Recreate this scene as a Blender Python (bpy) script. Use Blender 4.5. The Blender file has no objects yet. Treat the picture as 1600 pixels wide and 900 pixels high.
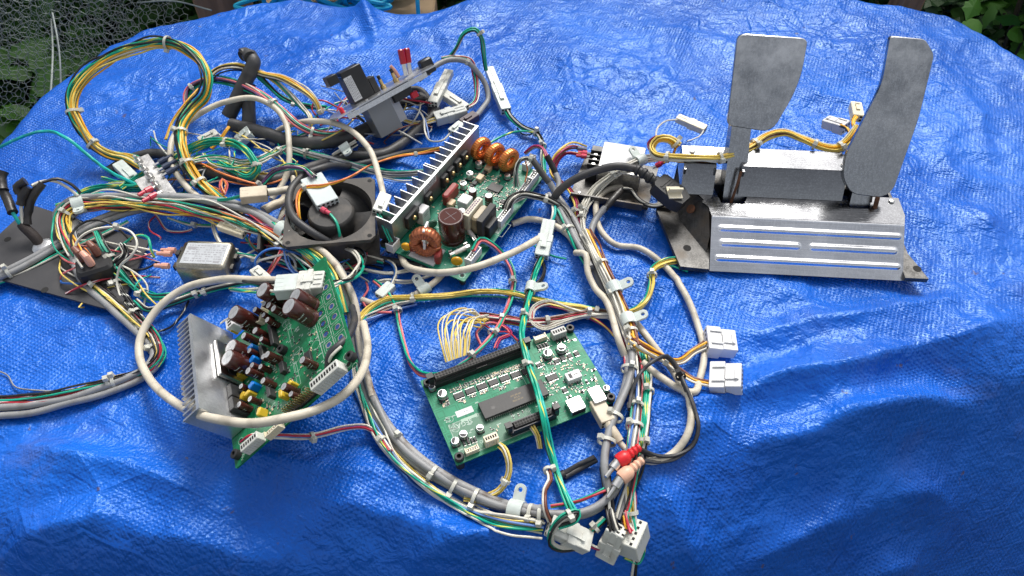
import bpy, math, random
import numpy as np
from mathutils import Matrix, Vector
random.seed(7); rng = np.random.default_rng(7)
SC = bpy.context.scene; COL = SC.collection
# ---------------------------------------------------------------- camera, sky, sun, exposure
F_PX, PITCH, CAM_H = 1150.0, math.radians(51), 0.58      # 1600x900 pixels; camera height above the table top (z = 0)
cd = bpy.data.cameras.new('camera'); cam = bpy.data.objects.new('camera', cd); COL.objects.link(cam)
cd.sensor_width = 36; cd.lens = F_PX / 1600 * 36; cd.clip_start = 0.02; cd.clip_end = 400
cam.location = (0, 0, CAM_H); cam.rotation_euler = (math.pi / 2 - PITCH, 0, 0)
SC.camera = cam
SC.render.resolution_x, SC.render.resolution_y = 1024, 576
SUN_EL, SUN_AZ = math.radians(51), math.radians(14)      # azimuth from +y (behind the table), positive = to the right
W = bpy.data.worlds.new('World'); SC.world = W; W.use_nodes = True
nt = W.node_tree; bg = nt.nodes['Background']; sky = nt.nodes.new('ShaderNodeTexSky')
sky.sky_type = 'NISHITA'; sky.sun_disc = False; sky.sun_elevation = SUN_EL; sky.sun_rotation = SUN_AZ
sky.dust_density = 4.0; sky.air_density = 1.0; sky.ozone_density = 1.0
hs = nt.nodes.new('ShaderNodeHueSaturation'); hs.inputs['Saturation'].default_value = 0.28
nt.links.new(sky.outputs[0], hs.inputs['Color']); nt.links.new(hs.outputs[0], bg.inputs['Color'])
bg.inputs['Strength'].default_value = 0.15
sl = bpy.data.lights.new('sun', 'SUN'); sun = bpy.data.objects.new('sun', sl); COL.objects.link(sun)
sl.energy = 2.2; sl.angle = math.radians(20); sl.color = (1, 0.96, 0.9)
sd_ = Vector((math.sin(SUN_AZ) * math.cos(SUN_EL), math.cos(SUN_AZ) * math.cos(SUN_EL), math.sin(SUN_EL)))
sun.rotation_euler = sd_.to_track_quat('Z', 'Y').to_euler(); sun.location = (0, 0, 5)
VS = SC.view_settings; VS.view_transform = 'Standard'; VS.look = 'None'; VS.gamma = 1; VS.exposure = 0.34; VS.use_curve_mapping = False

# ---------------------------------------------------------------- noise and the tarpaulin's height
_perm = rng.permutation(512); _g = rng.normal(size=(512, 2)); _g /= np.linalg.norm(_g, axis=1)[:, None]
def noise(x, y, s=0):
    xi = np.floor(x).astype(int); yi = np.floor(y).astype(int); fx = x - xi; fy = y - yi
    u = fx * fx * fx * (fx * (fx * 6 - 15) + 10); v = fy * fy * fy * (fy * (fy * 6 - 15) + 10)
    def g(i, j, dx, dy):
        k = _perm[(_perm[(i + s * 31) % 512] + j) % 512]; return _g[k, 0] * dx + _g[k, 1] * dy
    a = g(xi, yi, fx, fy); b = g(xi + 1, yi, fx - 1, fy); c = g(xi, yi + 1, fx, fy - 1); d = g(xi + 1, yi + 1, fx - 1, fy - 1)
    return (a + (b - a) * u) * (1 - v) + (c + (d - c) * u) * v
OUT = np.array([(-.63, .20), (-.622, .70), (-.60, .79), (-.583, .86), (-.56, .915), (-.52, .952), (-.46, .983), (-.41, 1.012), (-.33, 1.03), (-.25, 1.008),
                (-.18, .993), (-.12, 1.0), (-.05, 1.03), (.2, 1.05), (.5, 1.03), (.59, 1.006), (.645, .97), (.685, .895), (.73, .80), (.76, .66), (.70, .54),
                (.60, .485), (.50, .44), (.35, .385), (.24, .325), (.15, .275), (.02, .25), (-.12, .25), (-.28, .262), (-.45, .262), (-.56, .24)])
def sdf(x, y):
    best = np.full(np.shape(x), 1e9); ins = np.zeros(np.shape(x), bool)
    for i in range(len(OUT)):
        ax, ay = OUT[i]; bx, by = OUT[(i + 1) % len(OUT)]; ex, ey = bx - ax, by - ay
        t = np.clip(((x - ax) * ex + (y - ay) * ey) / (ex * ex + ey * ey), 0, 1)
        best = np.minimum(best, (x - ax - t * ex) ** 2 + (y - ay - t * ey) ** 2)
        c = ((ay > y) != (by > y)); ins ^= c & (x < ex * (y - ay) / (ey if ey else 1e-9) + ax)
    d = np.sqrt(best); return np.where(ins, -d, d)
def sstep(a, b, x):
    t = np.clip((x - a) / (b - a), 0, 1); return t * t * (3 - 2 * t)
FOLDS = []      # filled below: long creases pressed into the sheet (x0, y0, x1, y1, height, width) in metres
def tarp_z(x, y):
    """height of the tarpaulin in metres, table top = 0"""
    x = np.asarray(x, float); y = np.asarray(y, float)
    d = sdf(x, y); front = sstep(.62, .40, y)
    R = .025 + .075 * front; th = np.radians(72 - 14 * front); ds = R * np.sin(th); dd = np.clip(d + R * .25, 0, None)
    drop = np.where(dd < ds, R - np.sqrt(np.clip(R * R - np.minimum(dd, ds) ** 2, 0, None)), R * (1 - np.cos(th)) + (dd - ds) * np.tan(th))
    wx = x + .02 * noise(x * 9, y * 9, 5); wy = y + .02 * noise(x * 9 + 40, y * 9, 6)
    rid = lambda f, s, ax=1.0, ay=1.0: 1 - 2 * np.abs(noise(wx * f * ax + s * 7.3, wy * f * ay + s * 3.1, s))
    edge = sstep(-.10, .06, d)
    sh = lambda f, s, p=2.6: np.clip(rid(f, s), 0, 1) ** p
    z = .0050 * (sh(4.6, 21) - 1) + .0042 * sh(8.5, 22, 3.2) * sstep(-.15, .25, noise(x * 3, y * 3, 23)) + .0026 * sh(17, 24, 2.5) * sstep(-.2, .3, noise(x * 5, y * 5, 25)) - .002 + .0020 * (rid(5.5, 1) - 1) + .0030 * (rid(12, 2) - .6) * (.7 + noise(x * 4, y * 4, 9)) + .0024 * (rid(23, 7) - .6) * (.6 + noise(x * 6, y * 6, 8)) + .0012 * rid(41, 3) + .0005 * noise(wx * 70, wy * 70, 4)
    # long pull folds running out from the pedals and over the near right edge
    q = (y - .36) - (x - .2) * .36 + .02 * noise(x * 6, y * 6, 11)
    z += .006 * np.exp(-(q / .018) ** 2) * sstep(.12, .25, x) * sstep(-.12, -.03, d)
    z += edge * (.026 * (rid(4.2, 12, 1.0, .55) - .7) + .011 * (rid(10, 13, 1.0, .6) - .6)) * (.35 + .65 * front)
    wob = .012 * noise(x * 11, y * 11, 15)
    for x0, y0, x1, y1, A, w in FOLDS:
        ex, ey = x1 - x0, y1 - y0; l = math.hypot(ex, ey); ex /= l; ey /= l
        s_ = (x - x0) * ex + (y - y0) * ey; q = -(x - x0) * ey + (y - y0) * ex + wob
        z += A * (np.exp(-np.abs(q) / w) - .35 * np.exp(-((q - 1.6 * w) / w) ** 2)) * sstep(-.03, .06, s_) * sstep(l + .03, l - .06, s_)
    # the tucked pleat at the far edge
    z += .016 * np.exp(-((x + .215 + (y - 1) * .3) / .012) ** 2) * sstep(.90, .98, y)
    return z - drop - .0015
def ray(px, py):
    u, v = px - 800, py - 450
    return np.array([u, F_PX * math.cos(PITCH) - v * math.sin(PITCH), -F_PX * math.sin(PITCH) - v * math.cos(PITCH)])
def PZ(px, py, z=0.0):
    """point (mm) seen at photograph pixel px,py at height z mm above the table top"""
    d = ray(px, py); t = (z / 1000 - CAM_H) / d[2]; return np.array([0, 0, CAM_H * 1000]) + d * t * 1000
def PA(px, py, hgt):
    """the same for arrays, with the height measured from the tarpaulin"""
    u = np.asarray(px, float) - 800; v = np.asarray(py, float) - 450; hgt = np.asarray(hgt, float)
    d = np.stack([u, F_PX * math.cos(PITCH) - v * math.sin(PITCH), -F_PX * math.sin(PITCH) - v * math.cos(PITCH)], -1); z = hgt
    for _ in range(3):
        q = np.array([0, 0, CAM_H * 1000]) + d * ((z / 1000 - CAM_H) / d[:, 2])[:, None] * 1000; z = hgt + np.maximum(tarp_z(q[:, 0] / 1000, q[:, 1] / 1000), -.25) * 1000
    return np.array([0, 0, CAM_H * 1000]) + d * ((z / 1000 - CAM_H) / d[:, 2])[:, None] * 1000
def P(px, py, hgt=0.0): return PA([px], [py], [hgt])[0]
for a_, b_, A_, w_ in (((1180, 520), (1500, 460), .012, .014), ((1000, 655), (1400, 548), .020, .017), ((1330, 560), (1600, 500), .014, .018), ((1010, 700), (1180, 640), .012, .016), ((985, 462), (1110, 415), .005, .010), ((880, 60), (905, 215), .005, .012), ((1090, 15), (1010, 140), .005, .014),
                       ((600, 60), (690, 25), .004, .012), ((420, 100), (560, 60), .004, .012), ((860, 555), (985, 600), -.005, .010), ((20, 520), (240, 470), .003, .010), ((300, 700), (640, 745), .012, .015),
                       ((20, 690), (330, 760), .013, .015), ((480, 770), (800, 850), .012, .016), ((150, 800), (420, 860), .012, .016), ((1500, 120), (1560, 260), .004, .014), ((1470, 300), (1590, 380), .006, .016), ((620, 600), (690, 760), -.004, .012), ((1040, 760), (1120, 860), .026, .018), ((1180, 830), (1420, 740), .028, .018), ((1400, 730), (1600, 690), .028, .018), ((1300, 640), (1560, 600), .026, .018), ((1150, 700), (1350, 640), .02, .016), ((1450, 800), (1600, 770), .026, .018), ((650, 860), (860, 800), .02, .016), ((0, 840), (180, 800), .022, .018), ((1010, 855), (1290, 748), .0022, .0028), ((1285, 748), (1600, 712), .0022, .0028), ((120, 130), (260, 180), .003, .012), ((880, 420), (1010, 560), -.004, .012)):
    _a, _b = PZ(*a_, 0) / 1000, PZ(*b_, 0) / 1000; FOLDS.append((_a[0], _a[1], _b[0], _b[1], A_, w_))
def project(Q):
    d = np.asarray(Q, float) / 1000 - np.array([0, 0, CAM_H]); x = d[..., 0]
    zz = d[..., 1] * math.cos(PITCH) - d[..., 2] * math.sin(PITCH); y = d[..., 1] * math.sin(PITCH) + d[..., 2] * math.cos(PITCH)
    return np.stack([800 + F_PX * x / zz, 450 - F_PX * y / zz], -1)

# ---------------------------------------------------------------- materials
MATS = {}
def nodes_of(name):
    m = bpy.data.materials.new(name); m.use_nodes = True; MATS[name] = m
    return m, m.node_tree, m.node_tree.nodes['Principled BSDF']
def mat(name, col, rough=.5, metal=0.0, var=.0, vs=60, bump=0.0, bs=300, dirt=None, dirt_amt=.5, dirt_s=40, spec=.5, stretch=None, rvar=0.0, sss=0.0, trans=0.0):
    if name in MATS: return MATS[name]
    m, t, b = nodes_of(name); L = t.links.new
    b.inputs['Base Color'].default_value = (*col, 1); b.inputs['Roughness'].default_value = rough; b.inputs['Metallic'].default_value = metal
    b.inputs['Specular IOR Level'].default_value = spec
    if trans: b.inputs['Transmission Weight'].default_value = trans
    if sss: b.inputs['Subsurface Weight'].default_value = sss; b.inputs['Subsurface Radius'].default_value = (.003, .003, .003); b.inputs['Subsurface Scale'].default_value = 1
    co = None
    def coords():
        nonlocal co
        if co is None:
            tc = t.nodes.new('ShaderNodeTexCoord'); co = tc.outputs['Object']
            if stretch:
                mp = t.nodes.new('ShaderNodeMapping'); mp.inputs['Scale'].default_value = stretch; L(co, mp.inputs[0]); co = mp.outputs[0]
        return co
    def nz(s, det=4):
        n = t.nodes.new('ShaderNodeTexNoise'); n.inputs['Scale'].default_value = s; n.inputs['Detail'].default_value = det; L(coords(), n.inputs['Vector']); return n.outputs['Fac']
    cur = None
    if var:
        r = t.nodes.new('ShaderNodeMapRange'); r.inputs[3].default_value = 1 - var; r.inputs[4].default_value = 1 + var; r.inputs[1].default_value = .3; r.inputs[2].default_value = .7
        L(nz(vs), r.inputs[0]); mx = t.nodes.new('ShaderNodeMix'); mx.data_type = 'RGBA'; mx.blend_type = 'MULTIPLY'; mx.inputs[0].default_value = 1
        mx.inputs[6].default_value = (*col, 1); cb = t.nodes.new('ShaderNodeCombineColor')
        for i in range(3): L(r.outputs[0], cb.inputs[i])
        L(cb.outputs[0], mx.inputs[7]); cur = mx.outputs[2]
    if dirt:
        r = t.nodes.new('ShaderNodeMapRange'); r.inputs[1].default_value = .52; r.inputs[2].default_value = .68; r.inputs[4].default_value = dirt_amt
        L(nz(dirt_s, 7), r.inputs[0]); mx = t.nodes.new('ShaderNodeMix'); mx.data_type = 'RGBA'; L(r.outputs[0], mx.inputs[0])
        if cur is not None: L(cur, mx.inputs[6])
        else: mx.inputs[6].default_value = (*col, 1)
        mx.inputs[7].default_value = (*dirt, 1); cur = mx.outputs[2]
    if cur is not None: L(cur, b.inputs['Base Color'])
    if rvar:
        r = t.nodes.new('ShaderNodeMapRange'); r.inputs[1].default_value = .3; r.inputs[2].default_value = .7; r.inputs[3].default_value = max(.03, rough - rvar); r.inputs[4].default_value = rough + rvar
        L(nz(vs * 2.3), r.inputs[0]); L(r.outputs[0], b.inputs['Roughness'])
    if bump:
        bn = t.nodes.new('ShaderNodeBump'); bn.inputs['Strength'].default_value = bump; bn.inputs['Distance'].default_value = .001
        L(nz(bs), bn.inputs['Height']); L(bn.outputs[0], b.inputs['Normal'])
    return m
def stripe_mat(name, c1, c2, width=.2, pitch=9.0):
    m, t, b = nodes_of(name); L = t.links.new
    uv = t.nodes.new('ShaderNodeUVMap'); sx = t.nodes.new('ShaderNodeSeparateXYZ'); L(uv.outputs[0], sx.inputs[0])
    ma = t.nodes.new('ShaderNodeMath'); ma.operation = 'MULTIPLY_ADD'; L(sx.outputs[0], ma.inputs[0]); ma.inputs[1].default_value = pitch; L(sx.outputs[1], ma.inputs[2])
    fr = t.nodes.new('ShaderNodeMath'); fr.operation = 'FRACT'; L(ma.outputs[0], fr.inputs[0])
    lt = t.nodes.new('ShaderNodeMath'); lt.operation = 'LESS_THAN'; L(fr.outputs[0], lt.inputs[0]); lt.inputs[1].default_value = width
    mx = t.nodes.new('ShaderNodeMix'); mx.data_type = 'RGBA'; L(lt.outputs[0], mx.inputs[0]); mx.inputs[6].default_value = (*c1, 1); mx.inputs[7].default_value = (*c2, 1)
    L(mx.outputs[2], b.inputs['Base Color']); b.inputs['Roughness'].default_value = .38
    return m
def steel(name, col, rough, sc, amt=.25, stain=None, bright_top=False):
    """worn sheet metal: fine scratches one way, blotches of oxide"""
    m, t, b = nodes_of(name); L = t.links.new; b.inputs['Metallic'].default_value = 1
    tc = t.nodes.new('ShaderNodeTexCoord'); mp = t.nodes.new('ShaderNodeMapping'); mp.inputs['Scale'].default_value = sc; L(tc.outputs['Object'], mp.inputs[0])
    n = t.nodes.new('ShaderNodeTexNoise'); n.inputs['Scale'].default_value = 1; n.inputs['Detail'].default_value = 6; L(mp.outputs[0], n.inputs['Vector'])
    n2 = t.nodes.new('ShaderNodeTexNoise'); n2.inputs['Scale'].default_value = 30; n2.inputs['Detail'].default_value = 5; n2.inputs['Roughness'].default_value = .5; L(tc.outputs['Object'], n2.inputs['Vector'])
    sc_ = None
    for rot, sc2, thr in (((.2, .3, .6), (13, 620, 620), .60), ((.5, -.2, -.9), (17, 760, 760), .61), ((-.4, .9, 1.7), (11, 700, 700), .61)):      # long stray scratches three ways
        m3 = t.nodes.new('ShaderNodeMapping'); m3.inputs['Rotation'].default_value = rot; m3b = t.nodes.new('ShaderNodeMapping'); m3b.inputs['Scale'].default_value = sc2
        L(tc.outputs['Object'], m3.inputs[0]); L(m3.outputs[0], m3b.inputs[0]); n3 = t.nodes.new('ShaderNodeTexNoise'); n3.inputs['Scale'].default_value = 1; n3.inputs['Detail'].default_value = 1; L(m3b.outputs[0], n3.inputs['Vector'])
        g3 = t.nodes.new('ShaderNodeMapRange'); g3.inputs[1].default_value = thr; g3.inputs[2].default_value = thr + .03; L(n3.outputs['Fac'], g3.inputs[0])
        if sc_ is None: sc_ = g3
        else:
            mm = t.nodes.new('ShaderNodeMath'); mm.operation = 'MAXIMUM'; L(sc_.outputs[0], mm.inputs[0]); L(g3.outputs[0], mm.inputs[1]); sc_ = mm
    r = t.nodes.new('ShaderNodeValToRGB'); e = r.color_ramp.elements
    e[0].position = .34; e[1].position = .68
    e[0].color = (*[c * (1 - amt * 1.6) for c in col], 1); e[1].color = (*[min(1, c * (1 + amt * .6)) for c in col], 1)
    ad = t.nodes.new('ShaderNodeMath'); ad.operation = 'ADD'; L(n.outputs['Fac'], ad.inputs[0]); L(n2.outputs['Fac'], ad.inputs[1])
    hf = t.nodes.new('ShaderNodeMath'); hf.operation = 'MULTIPLY'; hf.inputs[1].default_value = .5; L(ad.outputs[0], hf.inputs[0]); L(hf.outputs[0], r.inputs[0])
    mx = t.nodes.new('ShaderNodeMix'); mx.data_type = 'RGBA'; L(r.outputs[0], mx.inputs[6]); mx.inputs[7].default_value = (*[min(1, c * 1.8) for c in col], 1)
    ml = t.nodes.new('ShaderNodeMath'); ml.operation = 'MULTIPLY'; ml.inputs[1].default_value = .24; L(sc_.outputs[0], ml.inputs[0]); L(ml.outputs[0], mx.inputs[0])
    out = mx.outputs[2]
    if stain:
        r2 = t.nodes.new('ShaderNodeMapRange'); r2.inputs[1].default_value = .55; r2.inputs[2].default_value = .72; r2.inputs[4].default_value = .7
        L(n2.outputs['Fac'], r2.inputs[0]); m2 = t.nodes.new('ShaderNodeMix'); m2.data_type = 'RGBA'; L(r2.outputs[0], m2.inputs[0]); L(out, m2.inputs[6]); m2.inputs[7].default_value = (*stain, 1); out = m2.outputs[2]
    if bright_top:      # brighter towards the upper end, broken up by noise
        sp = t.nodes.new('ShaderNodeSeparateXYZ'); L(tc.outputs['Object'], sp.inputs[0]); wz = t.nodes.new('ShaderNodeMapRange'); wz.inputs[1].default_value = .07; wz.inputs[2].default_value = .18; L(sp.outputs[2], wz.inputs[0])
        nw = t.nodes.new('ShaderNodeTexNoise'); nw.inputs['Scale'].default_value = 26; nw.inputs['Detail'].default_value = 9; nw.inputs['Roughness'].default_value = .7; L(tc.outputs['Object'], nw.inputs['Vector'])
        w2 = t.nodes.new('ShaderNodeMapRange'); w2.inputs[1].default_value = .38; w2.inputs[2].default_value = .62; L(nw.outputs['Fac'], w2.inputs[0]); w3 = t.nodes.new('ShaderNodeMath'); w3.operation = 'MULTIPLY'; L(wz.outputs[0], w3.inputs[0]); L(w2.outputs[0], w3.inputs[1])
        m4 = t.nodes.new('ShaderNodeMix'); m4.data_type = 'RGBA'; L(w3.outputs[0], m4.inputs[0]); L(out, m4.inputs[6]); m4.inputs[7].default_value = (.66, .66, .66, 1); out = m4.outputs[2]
    L(out, b.inputs['Base Color'])
    rr = t.nodes.new('ShaderNodeMapRange'); rr.inputs[1].default_value = .3; rr.inputs[2].default_value = .7; rr.inputs[3].default_value = max(.05, rough - .1); rr.inputs[4].default_value = rough + .12
    L(n2.outputs['Fac'], rr.inputs[0]); L(rr.outputs[0], b.inputs['Roughness'])
    bn = t.nodes.new('ShaderNodeBump'); bn.inputs['Strength'].default_value = .25; bn.inputs['Distance'].default_value = .0004; L(n.outputs['Fac'], bn.inputs['Height']); L(bn.outputs[0], b.inputs['Normal'])
    return m
WC = dict(g=(.0, .36, .23), t=(.0, .40, .36), Y=(.80, .60, .13), O=(.84, .42, .02), W=(.64, .62, .54), K=(.012, .012, .014), R=(.42, .015, .04), B=(.02, .12, .42), L=(.16, .28, .62),
          P=(.72, .16, .17), N=(.16, .045, .025), A=(.26, .27, .28), V=(.14, .06, .16), X=(.85, .25, .07), C=(.58, .53, .43), S=(.25, .255, .26), D=(.035, .036, .04), M=(.35, .02, .10))
for k, c in WC.items():
    big = k in 'CSD'
    mat('wire_' + k, c, .42 if not big else .5, var=.12 if not big else .10, vs=45, dirt=(.10, .08, .06) if big else (.2, .18, .15), dirt_amt=.35 if big else .15, dirt_s=70, bump=.12 if big else 0, bs=500)
mat('wire_c', (.54, .49, .40), .55, var=.12, vs=40, dirt=(.10, .045, .025), dirt_amt=.95, dirt_s=55, bump=.2, bs=400)       # rust-marked cream cable
mat('wire_s', (.29, .29, .29), .55, var=.12, vs=40, dirt=(.09, .06, .04), dirt_amt=.8, dirt_s=60, bump=.2, bs=400)
stripe_mat('wire_G', WC['g'], (.62, .60, .08), .22, 30); stripe_mat('wire_k', WC['K'], (.6, .6, .55), .16, 60); stripe_mat('wire_w', WC['W'], (.02, .02, .02), .14, 40)
stripe_mat('wire_r', (.45, .03, .05), (.55, .5, .5), .2, 35); stripe_mat('wire_y', WC['Y'], (.03, .03, .03), .15, 40)
NYL = mat('nylon_white', (.60, .61, .56), .38, var=.10, vs=50, dirt=(.30, .27, .22), dirt_amt=.35, dirt_s=90, sss=.12)
NYT = mat('nylon_translucent', (.54, .60, .57), .32, var=.10, vs=60, dirt=(.34, .32, .28), dirt_amt=.3, dirt_s=90, sss=.2)
NYC = mat('nylon_cream', (.70, .63, .46), .4, var=.08, vs=60, sss=.1)
WHT = mat('plastic_white', (.66, .66, .66), .35, var=.04, vs=60, sss=.08)
TIE = mat('tie_nylon', (.52, .52, .46), .35, var=.08, vs=80, dirt=(.3, .27, .2), dirt_amt=.3, dirt_s=120, sss=.15)
BLK = mat('plastic_black', (.014, .014, .015), .42, var=.2, vs=80, rvar=.1)
BLKD = mat('plastic_black_dusty', (.030, .029, .028), .6, var=.25, vs=60, dirt=(.11, .095, .08), dirt_amt=.55, dirt_s=70, bump=.2, bs=500)
DRK = mat('cavity_dark', (.008, .008, .008), .8)
PIN = mat('tinned_metal', (.70, .69, .66), .28, 1, var=.15, vs=200)
BRS = mat('brass_screw', (.62, .46, .22), .32, 1, var=.2, vs=200)
ALU = steel('heatsink_aluminium', (.78, .79, .80), .38, (30, 900, 30), .08)
ALUF = steel('finned_aluminium', (.46, .47, .48), .42, (30, 900, 30), .08)
ALUP = steel('panel_aluminium', (.62, .63, .65), .36, (60, 700, 700), .15)
GREY = mat('grey_enamel', (.13, .14, .15), .42, var=.07, vs=40, bump=.05, bs=600, dirt=(.06, .055, .05), dirt_amt=.3, dirt_s=35)
GRYP = mat('grey_plastic', (.19, .20, .21), .42, var=.05, vs=40)
PLATE = mat('plate_charcoal', (.05, .05, .054), .58, spec=.3, var=.10, vs=25, dirt=(.10, .095, .09), dirt_amt=.35, dirt_s=25, bump=.06, bs=700, rvar=.08)
LBL = mat('label_white', (.58, .59, .60), .45, var=.05, vs=60)
LBLS = mat('label_silver', (.42, .44, .46), .45, .1, var=.1, vs=60)
INK = mat('ink_black', (.05, .05, .055), .6)
INKG = mat('ink_grey', (.28, .28, .30), .6)
SILK = mat('silkscreen_white', (.46, .55, .49), .6)
SLD = mat('solder', (.42, .42, .41), .45, .8, var=.2, vs=300)
GOLD = mat('ink_gold', (.30, .22, .10), .5)
CAPB = mat('capacitor_brown', (.055, .013, .010), .22, var=.15, vs=60, spec=.6)
CAPT = mat('capacitor_top', (.50, .51, .52), .55, .6, var=.15, vs=200, bump=.1, bs=700)
PCB1 = mat('solder_mask_teal', (.010, .20, .12), .42, spec=.3, var=.14, vs=45, bump=.06, bs=900, rvar=.06)
PCB2 = mat('solder_mask_bright', (.028, .25, .135), .45, spec=.25, var=.12, vs=45, bump=.06, bs=900, rvar=.06)
PCB3 = mat('solder_mask_green', (.007, .19, .075), .38, spec=.35, var=.16, vs=45, bump=.06, bs=900, rvar=.06)
def add_tracks(m, s, amt):
    t = m.node_tree; L = t.links.new; b = t.nodes['Principled BSDF']; src = b.inputs['Base Color'].links[0].from_socket
    tc = t.nodes.new('ShaderNodeTexCoord'); v = t.nodes.new('ShaderNodeTexVoronoi'); v.distance = 'CHEBYCHEV'; v.feature = 'F1'; v.inputs['Scale'].default_value = s; L(tc.outputs['Object'], v.inputs['Vector'])
    w = t.nodes.new('ShaderNodeMath'); w.operation = 'PINGPONG'; w.inputs[1].default_value = .09; L(v.outputs['Distance'], w.inputs[0]); g = t.nodes.new('ShaderNodeMapRange'); g.inputs[1].default_value = .03; g.inputs[2].default_value = .06; g.inputs[4].default_value = amt; L(w.outputs[0], g.inputs[0])
    mx = t.nodes.new('ShaderNodeMix'); mx.data_type = 'RGBA'; mx.blend_type = 'MULTIPLY'; L(g.outputs[0], mx.inputs[0]); L(src, mx.inputs[6]); mx.inputs[7].default_value = (.35, .45, .4, 1); L(mx.outputs[2], b.inputs['Base Color'])
for q_ in (PCB1, PCB2, PCB3): add_tracks(q_, 85, .5)
PCB2D = mat('solder_mask_bare', (.07, .19, .12), .5, var=.1, vs=45)
TRACE = mat('solder_mask_trace', (.02, .38, .21), .35)
COP = mat('copper_enamel', (.72, .23, .06), .24, .75, var=.15, vs=150)
COPD = mat('copper_enamel_dark', (.40, .13, .06), .28, .65, var=.2, vs=150)
YEL = mat('disc_yellow', (.72, .36, .01), .35, var=.06, vs=80)
MUS = mat('film_mustard', (.62, .42, .03), .35, var=.1, vs=80)
REDC = mat('film_red', (.28, .035, .03), .32, var=.15, vs=80)
BLUC = mat('film_blue', (.0, .16, .55), .35)
TAN = mat('film_tan', (.62, .47, .30), .45, var=.08, vs=80)
CHIP = mat('chip_epoxy', (.020, .020, .021), .5, var=.15, vs=150, bump=.05, bs=900)
CRE = mat('core_cream', (.62, .58, .46), .5, var=.06, vs=60)
PNK = mat('sleeve_pink', (.66, .34, .25), .42, var=.1, vs=80, sss=.1)
RED = mat('plastic_red', (.55, .012, .03), .35, var=.1, vs=80)
RCAR = mat('rca_red', (.62, .015, .02), .38, var=.06, vs=90)
RCAP = mat('rca_peach', (.72, .42, .29), .42, var=.06, vs=90)
BEI = mat('plug_beige', (.56, .49, .37), .5, var=.08, vs=60, dirt=(.2, .15, .1), dirt_amt=.4, dirt_s=60)
RUB = mat('rubber_black', (.02, .02, .021), .55, var=.2, vs=60, bump=.1, bs=500)
SHR = mat('shrink_tube', (.045, .045, .047), .5, var=.25, vs=50, dirt=(.12, .11, .10), dirt_amt=.45, dirt_s=40, bump=.3, bs=250)
PUR = mat('plug_dark_purple', (.05, .03, .04), .4)
PED = steel('pedal_steel', (.30, .31, .325), .25, (700, 120, 120), .16, bright_top=True)
PLS = steel('polished_steel', (.21, .215, .225), .12, (60, 900, 60), .08)
FRT = steel('front_steel', (.80, .81, .83), .22, (30, 600, 600), .14)
CST = steel('cast_steel', (.14, .138, .135), .55, (120, 120, 120), .38, stain=(.12, .09, .06))
ZNC = steel('zinc', (.58, .57, .55), .38, (200, 200, 200), .3)
TIN = steel('tin_can', (.42, .39, .32), .34, (60, 300, 60), .18)
RST = mat('rust', (.11, .045, .02), .8, var=.4, vs=200, bump=.4, bs=400)

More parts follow.
